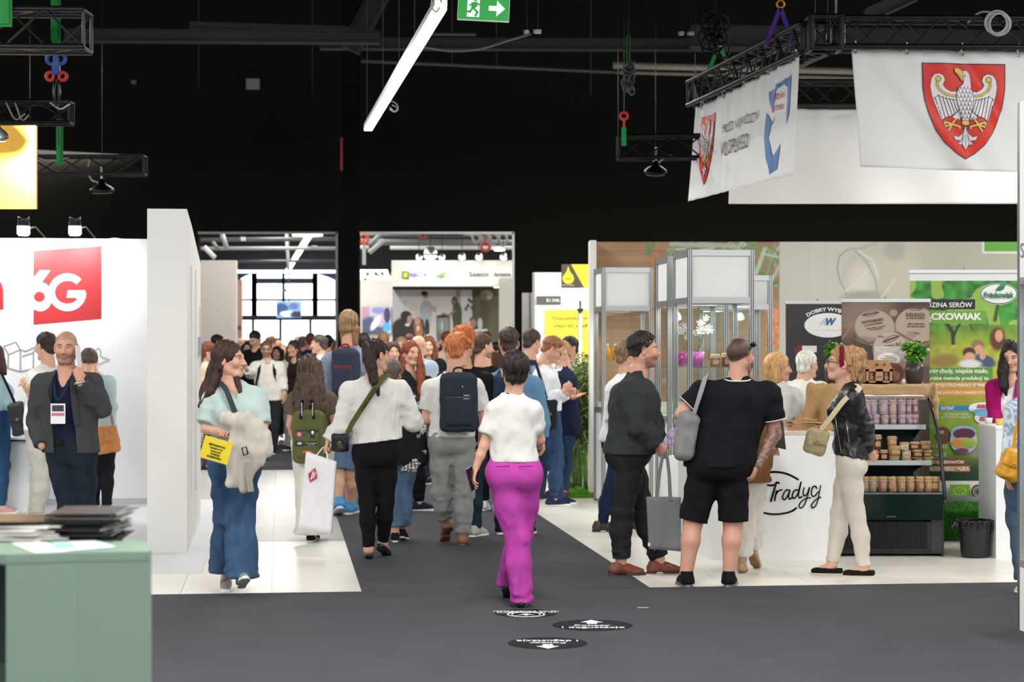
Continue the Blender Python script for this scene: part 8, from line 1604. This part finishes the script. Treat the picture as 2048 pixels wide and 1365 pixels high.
p = Person('man in navy blazer, white shirt and grey tie gesturing with an open hand', (1110, 996), (1122, 683), 232, (245, -12), fat=1.05, hip=(1128, 850), neck=(1122, 738), sh=((1112, 758, -.15), (1138, 758, .14)), res=1)
p.stand(.09); p.arm((1122, 800, -.2), (1148, 795, -.35), 'flat', tip=(1160, 792, -.4), palm=(0, -.4, 1)).arm((1150, 810, .2), (1140, 850, .1)); p.body(); p.pants('jeans', '2f4260', 845, 1, kind='denim'); p.top('shirt', 'f0eef0', 850, 1.2, ease=.008, neck='v', collar='d8dce8'); p.top('blazer', '232c44', 872, 1.85, ease=.03, drape=.75, sr=.02, neck='none', open_=.09); p.hair('b08060', 'fade', vol=.008, side=.003); p.shoes('dress', '5a3424', '2a1c16', 'leather')
p.strap([p.neck+p.Fw*.09+np.array([0, 0, -.02]), p.neck+p.Fw*.15+np.array([0, 0, -.16]), p.hip+p.Fw*.16+np.array([0, 0, .12])], .06, '9a9aa0', 'tie')
p = Person('man in white shirt with dark sunglasses standing behind the bamboo', (1142, 978), (1138, 675), 215, (235, 0), fat=1.0, res=1); p.stand(.08); p.arm().arm(); p.body(stubble=.2); p.pants('trousers', '2a2c34', 840, 1); p.top('shirt', 'e8e8ea', 855, 1.9, ease=.025, drape=.7, collar='e8e8ea'); p.hair('241c1a', 'short', vol=.014); p.glasses('141416'); p.shoes('dress', '2a2220')
p = Person('man in white shirt and dark jeans hidden behind the man in black jacket', (1232, 1064), (1255, 684), 60, (65, 0), fat=1.05, hip=(1240, 880), neck=(1250, 755), res=1, sh=((1265, 780, .1), (1232, 785, -.1)))
p.leg((1255, 970, .1), (1264, 1046, .1), 85).leg((1222, 975, -.05), (1205, 1046, 0), 85); p.arm((1285, 830, .2), (1300, 850, .2)).arm((1228, 850, -.12), (1240, 895, -.1), 'relax'); p.body(); p.pants('jeans', '1e2a44', 880, 1, kind='denim'); p.top('shirt', 'dcdedd', 885, .9, ease=.035, drape=.85, sr=.03, fold=.012); p.hair('7a6248', 'short', vol=.014); p.shoes('dress', '3a2a24', '2a201c', 'leather', sc=1.05)

p = Person('stocky man in black zipped jacket and black jeans holding a grey tote', (1278, 1150), (1287, 668), 78, (82, 2), fat=1.22, belly=.075, hip=(1258, 905), neck=(1270, 760), sh=((1285, 782, .17), (1262, 785, -.14)), skin='d29c84')
p.leg((1285, 1020, .10), (1318, 1118, .08), 82).leg((1246, 1022, -.05), (1242, 1118, -.04), 80)
p.arm((1300, 850, .25), (1320, 880, .2), None).arm((1276, 855, -.24), (1316, 893, -.22), 'grip', tip=(1328, 912, -.2), palm=(.2, 1, 0))
p.body(brow='2a211c', stubble=.55, lip='b07068', buzz=('3a302c', .6)); p.pants('jeans', '24282a', 900, .99, ease=.016, kind='denim', fold=.009, bunch=.014); p.top('jacket', '363a3b', 908, 1.96, ease=.030, sr=.026, drape=.8, neck='stand', fold=.012, collar='303634', cell=(.06, .06, .09))
p.hair('241e1b', 'fade', vol=.022, side=.001, nape=-.03); p.shoes('dress', '7a3c2a', '3a2420', 'leather', laces='4a2418', sc=1.0)
b = B(); b.tube([p.J(1310, 790, -.08), p.J(1330, 850, -.10)], .004, 5); b.obj('zip', mat('8a8c8c', 'metal'), p.root)
t, P4 = tote(p, 'grey linen tote bag hanging from the hand of the man in black jacket', [(1298, 1098), (1362, 1103), (1362, 996), (1293, 995)], .07, '767a7e', (1330, 905, -.22), 'fabric', dy=-.25)
o = B().box(-.008, .008, -.004, 0, -.012, .012).obj('label_tag', mat('e8e8e4', 'fabric'), t); o.location = P4[0]+np.array([.0, -.004, .03])

p = Person('heavy man in black polo shirt and shorts with tattooed arm seen from behind', (1418, 1172), (1480, 677), 6, (42, -2), fat=1.32, hip=(1440, 925), neck=(1474, 765), sh=((1404, 788, 0), (1536, 790, 0)), skin='d8a088', sw=1.1)
p.leg((1386, 1045, .0), (1372, 1150, -.05), 352).leg((1466, 1045, 0), (1458, 1152, -.05), 12)
p.arm((1364, 828, .0), (1392, 812, .24), None).arm((1550, 868, .02), (1514, 932, -.06), 'relax', tip=(1504, 958, -.06), palm=(-1, .3, 0))
p.body(buzz=('3a2c26', .92), tattoo=1, stubble=.5); p.pants('shorts', '17181b', 915, -.02, ease=.03, rs=(.118, .106, .1, .1, .1), fold=.008, kind='fabric'); p.top('polo_shirt', '191b1f', 934, .66, ease=.024, drape=.75, sr=.03, fold=.012, collar='17181c', trim='f0f0f0', cell=(.08, .08, .14))
p.strap([p.neck+np.array([-.09, -.03, .02]), p.neck+np.array([-.05, -.085, .01]), p.neck+np.array([.05, -.085, .01]), p.neck+np.array([.09, -.03, .02])], .008, 'f0f0f0', 'collar_trim')
p.shoes('sneaker', '17181a', '5a5c5a', laces='2a2a2a', sc=1.12); o = B(); o.tube([p.hp(.078, -.0, .05), p.hp(.085, .07, .07), p.hp(.05, .11, .075)], .004, 5).box(0, 0, 0, 0, 0, 0); g = o.obj('sunglasses', mat('1c1c1e', 'plastic'), p.root, label='dark sunglasses pushed up on the head'); v = Vol(p.hp(0, .09, .06)-.1, p.hp(0, .09, .06)+.1, .005)
for sx in (-1, 1): v.ell(p.hp(sx*.035, .098, .078), np.array([.028, .008, .018]), k=.004, R=p.HR.T)
solidthing(v, 'lens', mat('101014', 'gloss'), g)
handbag(p, 'slouchy grey shoulder bag of the man in black polo', 1372, 872, 42, 100, -.06, '8a8c8a', .20, rad=.06, flap=False, kind='fabric', name='shoulder_bag', strap=[(1412, 762, .03), (1412, 752, -.06), (1400, 790, -.13), (1388, 828, -.12)], sw=.045, scol='9a9c9c', roll=8)

p = Person('person in brown jacket and white trousers hidden behind the black polo', (1492, 1146), (1482, 712), 20, (30, 0), fem=True, fat=1.0, hip=(1492, 925), neck=(1484, 790), res=1); p.leg((1490, 1030, 0), (1484, 1120, .02), 10).leg((1505, 1030, .1), (1506, 1098, .22), 30, 40)
p.arm((1450, 850, .1), (1460, 880, .2)).arm((1535, 860, .1), (1548, 890, .1), 'grip'); p.body(); p.pants('trousers', 'e4e0da', 915, .9, rs=(.10, .095, .085, .085, .085), fold=.012); p.top('jacket', '8a6240', 965, 1.9, ease=.05, drape=1.0, sr=.03, fold=.016); p.hair('4a3a30', 'short'); p.shoes('boot', 'b89a74', '8a6a44', 'leather')
t, P4 = tote(p, 'dark brown paper carrier bag beside the tattooed arm', [(1530, 890), (1572, 900), (1566, 842), (1538, 836)], .12, '4a3c38', (1548, 815, .1), 'paper', name='paper_bag', dy=.06, paper=True)

p = Person('woman with blonde bob in white top behind the white counter', (1560, 1080), (1556, 710), 55, (88, 2), fem=True, fat=1.0, hip=(1570, 880), neck=(1560, 772), sh=((1585, 790, .12), (1548, 795, -.08)), res=2)
p.stand(.08); p.arm((1600, 830, .2), (1620, 850, .2)).arm((1585, 850, -.12), (1605, 870, .05), 'relax'); p.body(lip='b05a58'); p.pants('trousers', '2a2c34', 880, 1); p.top('polo_shirt', 'e2e0dc', 895, .85, ease=.025, drape=.8, sr=.03, collar='e8e8e8'); p.hair('c89a64', 'long', vol=.02, side=.012, grooves=.003, masses=[([(1550, 730, .06), (1548, 752, .05), (1549, 758, .04)], [.055, .06, .05]), ([(1553, 730, -.06), (1552, 755, -.06)], [.045, .05])]); p.shoes('sneaker', '333333')
p = Person('white haired man in white polo behind the counter', (1618, 1062), (1614, 704), 30, (48, 0), fat=1.08, hip=(1608, 880), neck=(1606, 766), res=2); p.stand(.08); p.arm((1575, 830, .05), (1580, 860, .2)).arm((1635, 850, -.05), (1640, 880, .1)); p.body(stubble=.1, brow='b8b4b0')
p.pants('trousers', '3a3c44', 885, 1); p.top('polo_shirt', 'e2e0dc', 895, .8, ease=.028, drape=.8, sr=.03, collar='e8e8e8'); p.hair('d8d4cc', 'short', vol=.016, side=.005, grooves=.0025); p.shoes('sneaker', '333333')

p = Person('woman in black leather jacket and cream jeans with a red headband', (1684, 1152), (1684, 696), 285, (278, 8), fem=True, fat=.97, hip=(1698, 925), neck=(1700, 772), sh=((1704, 796, -.14), (1700, 792, .13)), skin='dfaa92')
p.leg((1712, 1030, -.05), (1728, 1136, -.06), 278).leg((1680, 1025, .1), (1664, 1128, .08), 282)
p.arm((1732, 856, -.12), (1736, 902, -.02), 'relax', tip=(1752, 918, 0), palm=(0, 1, .2)).arm((1722, 850, .18), (1735, 900, .12), 'relax', tip=(1750, 915, .05))
p.body(brow='6a4a38', lip='c07a74', makeup=.3); p.pants('jeans', 'd6cec2', 900, .97, ease=.006, rs=(.090, .084, .069, .067, .052), kind='fabric', fold=.004, bunch=.005, cell=(.08, .08, .05)); p.top('jacket', '1b1c1f', 912, 1.96, ease=.022, sr=.022, drape=.55, neck='v', kind='leather', fold=.012, collar='1b1c1f', hemn=(-.15, 0, -1))
p.hair('a88058', 'short', vol=.012, side=.004, nape=-.05, curly=.006, masses=[([(1704, 706, 0), (1714, 712, 0), (1718, 728, 0)], [.05, .06, .055]), ([(1716, 730, 0), (1714, 752, .02), (1710, 765, .03)], [.055, .045, .03]), ([(1710, 735, -.05), (1706, 755, -.05)], [.035, .025])], grooves=.01); p.glasses('3a3058', .003); p.shoes('flat', '1a1a1a', 'd8d0c0', 'fabric')
hb_ = B(); 
for w_ in (0,): band('headband', [p.hp(-.078, .0, -.02), p.hp(-.082, .012, .05), p.hp(-.05, .02, .115), p.hp(0, .022, .128), p.hp(.05, .02, .115), p.hp(.082, .012, .05), p.hp(.078, .0, -.02)], .032, mat('7a1c2c', 'fabric'), p.root, p.hp(0, 0, .02), .004, 36)
b = B(); b.tube([p.J(1668, 815, -.16), p.J(1674, 860, -.19), p.J(1683, 908, -.18)], .003, 5).tube([p.J(1694, 850, -.20), p.J(1698, 885, -.20)], .003, 5); b.obj('zip', mat('b0b0b4', 'metal'), p.root)
handbag(p, 'small pale gold crossbody bag with cream strap', 1632, 884, 44, 54, -.16, 'a89a74', .10, strap=[(1712, 768, -.06), (1718, 778, -.18), (1690, 800, -.20), (1660, 838, -.20), (1640, 862, -.18)], sw=.038, scol='d0c4a4', rad=.035, roll=14)

p = Person('dark haired woman in bright pink blazer behind the right counter', (2024, 1088), (2024, 686), 210, (205, -10), fem=True, fat=1.02, hip=(2024, 890), neck=(2024, 760), res=2); p.stand(.08); p.arm((2050, 850, -.1), (2040, 870, -.3), 'relax').arm((1990, 840, -.08), (2010, 868, -.28), 'relax')
p.body(brow='1c1412', lip='b04a5c', makeup=.6); p.pants('trousers', '1c1c20', 890, 1); p.top('blouse', 'f0eef0', 900, .8, ease=.006, neck='v'); p.top('blazer', 'b0186c', 930, 1.93, ease=.03, drape=.6, sr=.025, neck='none', open_=.05, fold=.01); p.hair('1a1314', 'long', vol=.014, masses=[([(2010, 712, .0), (2006, 745, -.08), (2008, 775, -.12), (2012, 790, -.12)], [.045, .045, .035, .012]), ([(2034, 712, 0), (2040, 760, -.05)], [.045, .03]), ([(2020, 710, .06), (2020, 760, .08)], [.07, .05])]); p.shoes('flat', '1a1a1a')
p = Person('woman in pale floral blouse and jeans cut off by the right edge', (2080, 1190), (2068, 722), 350, (20, 0), fem=True, fat=1.1, hip=(2072, 945), neck=(2066, 800), sh=((2034, 822, 0), (2110, 822, 0)), res=1); p.leg((2040, 1040, .05), (2052, 1160, .0), 350).leg((2090, 1050, 0), (2095, 1170, 0), 10)
p.arm((2026, 890, -.02), (2016, 955, -.05), 'relax', tip=(2020, 985, -.05)).arm((2118, 900, 0), (2120, 960, 0)); p.body(); p.pants('jeans', '4a5a70', 930, 1, rs=(.14, .13, .10, .09, .09), kind='denim'); o = p.top('blouse', 'c8d8e4', 955, 1.5, ease=.03, drape=.7, sr=.03); 
V = np.empty(len(o.data.vertices)*3, np.float32); o.data.vertices.foreach_get('co', V); V = V.reshape(-1, 3); a = o.data.color_attributes.new('Col', 'FLOAT_COLOR', 'POINT'); n_ = np.sin(V[:, 0]*95+3*np.sin(V[:, 2]*40))*np.sin(V[:, 2]*85+2*np.sin(V[:, 0]*60)); C = np.ones((len(V), 4), np.float32); C[:, :3] = np.where((n_ > .25)[:, None], L3('8aa0b8'), L3('dbe6ee')); a.data.foreach_set('color', C.ravel()); o.data.materials.clear(); o.data.materials.append(VC())
p.hair('b89a70', 'short', vol=.03, side=.015, curly=.015); p.shoes('sneaker', 'd8d8d8')
handbag(p, 'mustard yellow leather handbag at the right edge', 2022, 930, 46, 66, -.16, 'd89a1c', .12, rad=.04, strap=[(2050, 800, -.1), (2034, 850, -.16), (2026, 900, -.18)], sw=.02, roll=20)

# ---------------------------------------------------------------- people further back
def bg(label, px, top, Y, yaw, look, fem, hairc, style, topc, botc, vol=.016, fat=1.0, skin=SKIN, glasses=None, jacket=None, masses=None, res=1, stub=0, buzz=None, curly=0, sleeve=1.9):
    p = Person(label, (px, HY+HC*F/Y), (px, top), yaw, look, fem=fem, fat=fat, res=res, skin=skin); p.stand(.09, .0); p.arm().arm(); p.body(stubble=stub, buzz=buzz)
    k = F/Y; w = HY-(.93*p.u-HC)*k; h = HY-(.84*p.u-HC)*k; p.pants('trousers', botc, w, 1, ease=.015); p.top('shirt', topc, h, sleeve, ease=.022, drape=.7, sr=.02)
    if jacket: p.top('jacket', jacket, h+.05*k, 1.9, ease=.045, drape=.85, sr=.035, neck='none', open_=.08)
    mm = []
    if style == 'long': mm = [([(px-.06*k, top+.10*k, .0), (px-.075*k, top+.24*k, .02), (px-.07*k, top+.38*k, -.02)], [.05, .055, .03]), ([(px+.06*k, top+.10*k, 0), (px+.075*k, top+.24*k, .02), (px+.07*k, top+.36*k, -.02)], [.05, .055, .03])]
    if style != 'bald': p.hair(hairc, style, vol=vol, masses=mm, curly=curly)
    if glasses: p.glasses(glasses)
    p.shoes('sneaker', '2a2a2e'); return p
p = Person('bearded man with glasses in white shirt walking towards the camera', (540, 908), (533, 683), 178, (175, -4), fat=1.06, res=1, hip=(540, 800), neck=(535, 724)); p.leg((548, 855, -.1), (546, 900, -.1), 178).leg((532, 855, .1), (534, 895, .2), 178, 10); p.arm((566, 762, 0), (568, 790, -.05), 'relax').arm((500, 748, .0), (492, 738, -.25), 'relax')
p.body(stubble=.7, brow='5a4030'); p.pants('trousers', '26282e', 795, 1, ease=.02); p.top('shirt', 'e8e4da', 802, 1.7, ease=.035, drape=.9, sr=.03, collar='e8e4da'); p.hair('6a5038', 'short', vol=.012); p.glasses('2a2420', .004); p.shoes('dress', '1c1c1e')
for sg in (-1, 1): p.strap([p.neck+p.Rt*sg*.11-p.Fw*.08+np.array([0, 0, -.03]), p.neck+p.Rt*sg*.11+p.Fw*.02+np.array([0, 0, .0]), p.neck+p.Rt*sg*.12+p.Fw*.15+np.array([0, 0, -.16]), p.neck+p.Rt*sg*.17+p.Fw*.08+np.array([0, 0, -.36])], .05, '1e2024', 'backpack_strap', t=.006)
bg('dark haired man in black looking down behind the man in white shirt', 510, 664, 32, 200, (210, -25), False, '1c1816', 'short', '17181a', '1c1c20')
bg('woman in pale coat with dark hair and scarf in the aisle', 587, 683, 31, 190, (215, 0), True, '3a2420', 'long', '2c2224', '8a8a88', jacket='c4beb2')
bg('short haired man in profile facing left before the tall man', 638, 671, 26.5, 290, (282, 0), False, '4a403a', 'fade', 'a8b8c8', '2c3c54', vol=.010, buzz=('5a4a42', .7))
bg('woman with sunglasses on auburn hair in beige coat beside the white wall', 418, 686, 26, 90, (100, 0), True, '6a3a28', 'long', 'd0c0a8', '4a3c34', jacket='c8b8a0')
bg('bald man in pale blue shirt seen from behind beyond the auburn haired woman', 838, 672, 23.5, 30, (25, 0), False, '', 'bald', 'a4b4c4', '2c3444', fat=1.15)
bg('woman with auburn hair in black coat facing the camera beyond the bald man', 857, 675, 27, 185, (180, 0), True, '6a3626', 'long', '1a1a1e', '1c1c20', jacket='17171a')
bg('woman with dark brown hair between the ponytail and the auburn haired woman', 787, 686, 24, 200, (170, 0), True, '3a241c', 'long', 'b88c9c', '26262c')
bg('fair haired woman facing the camera beyond the white blouse', 802, 676, 30, 180, (185, 0), True, 'a8825c', 'long', 'c8a8a0', '3a3a40')
bg('small dark haired child-height person behind the red backpack', 728, 668, 28, 0, (0, 0), True, '2c201c', 'long', '3a3c44', '26262c')
bg('man in grey suit seen from behind beside the woman in pale coat', 606, 674, 36, 10, (20, 0), False, '5a5048', 'short', '8a8c92', '3c3e44')
bg('man with dark hair in profile at the left of the crowd', 436, 671, 34, 90, (80, 0), False, '2c2420', 'short', '3c4250', '22242c', jacket='2c303c')
# the crowd in the distance: eight builds repeated with other clothes
def mold(i):
    rs = np.random.RandomState(40+i); fem = i % 2 == 1; yaw = (0, 180, 20, 200, 330, 160, 90, 270)[i]; Y = 40.; h = (1.80, 1.66, 1.74, 1.70, 1.84, 1.62, 1.76, 1.68)[i]; k = F/Y
    p = Person('', (1024, HY+HC*k), (1024, HY-(h-HC)*k), yaw, (yaw+rs.uniform(-20, 20), 0), fem=fem, fat=rs.uniform(.95, 1.15), res=0); p.stand(.09); p.arm().arm(); p.body(); p.pants('trousers', '26282e', HY-(.93-HC)*k, 1, fold=0, bunch=0); p.top('shirt', 'cccccc', HY-(.84-HC)*k, 1.8, ease=.03, drape=.8, fold=.006)
    mm = [([(1018, HY-(h-.1-HC)*k, .04), (1017, HY-(h-.36-HC)*k, .04)], [.07, .05]), ([(1030, HY-(h-.1-HC)*k, .04), (1031, HY-(h-.36-HC)*k, .04)], [.07, .05])] if fem else []
    p.hair('3a2a20', 'long' if fem else 'short', masses=mm); return p.root
CW = [('dark', '26282e'), ('white', 'e4e2de'), ('grey', '8a8c90'), ('navy', '2a3450'), ('beige', 'c0ac94'), ('pale blue', 'a0b4cc'), ('brown', '6a4a3a'), ('red', '9a3434'), ('olive', '5c6044')]; HWc = [('black', '1c1816'), ('brown', '4a3226'), ('fair', 'a8825c'), ('grey', '8a8680'), ('auburn', '6c3828')]
molds = [mold(i) for i in range(8)]; used = set()
spots = []; rs = np.random.RandomState(11)
for (a, b_2, n, y0, y1) in ((478, 668, 26, 37.5, 62), (422, 668, 7, 31.5, 35), (724, 990, 22, 37.5, 43.5), (722, 1036, 8, 29.5, 34.5)):
    for j in range(n):
        for tr in range(60):
            px = rs.uniform(a, b_2); Y = rs.uniform(y0, y1); X = (px-1024)*Y/F
            if all((X-q[0])**2+(Y-q[1])**2 > .5**2 for q in spots+[tuple(b_[:2]) for b_ in PP[:-8]]) and not any(abs(px-c) < 10 and Y < 35 for c in (533, 510, 587, 638, 606)): spots.append((X, Y, px)); break
spots.sort(key=lambda q: (q[2] > 700, q[1]))
seen_l = {}
for j, (X, Y, px) in enumerate(spots):
    m = molds[j % 8] if j < 8 else molds[rs.randint(8)]; s_, h_ = CW[rs.randint(len(CW))], HWc[rs.randint(len(HWc))]; side = 'left opening' if px < 700 else 'right opening'; dep = 'before the black wall' if Y < 36 else 'beyond the black wall'
    if j < 8: r = m
    else:
        r = m.copy(); COL.objects.link(r)
        for ch in m.children:
            c = ch.copy(); COL.objects.link(c); c.parent = r
    r.location = (X, Y, 0); fb = 'facing the camera' if molds.index(m) in (1, 3, 5) else 'turned sideways' if molds.index(m) in (6, 7) else 'with back to the camera'
    hd = 'long' if molds.index(m) % 2 else 'short'
    key = f'{hd} haired ({h_[0]}) distant person in {s_[0]} {dep}, {side}'; seen_l[key] = seen_l.get(key, 0)+1
    r['label'] = key + ('' if seen_l[key] == 1 else ', ' + ['farther one', 'third in depth', 'farthest one'][min(2, seen_l[key]-2)]); r['category'] = 'person'; r['group'] = 'crowd in the '+side
    for ch in r.children:
        nm = ch.name.split('.')[0]
        mm = mat(s_[1], 'fabric') if nm == 'shirt' else mat(h_[1], 'hair') if nm == 'hair' else mat(('22242a', '2c3c5a', '6a665e', '1c1c20')[rs.randint(4)], 'fabric') if nm == 'trousers' else None
        if mm: ch.material_slots[0].link = 'OBJECT'; ch.material_slots[0].material = mm
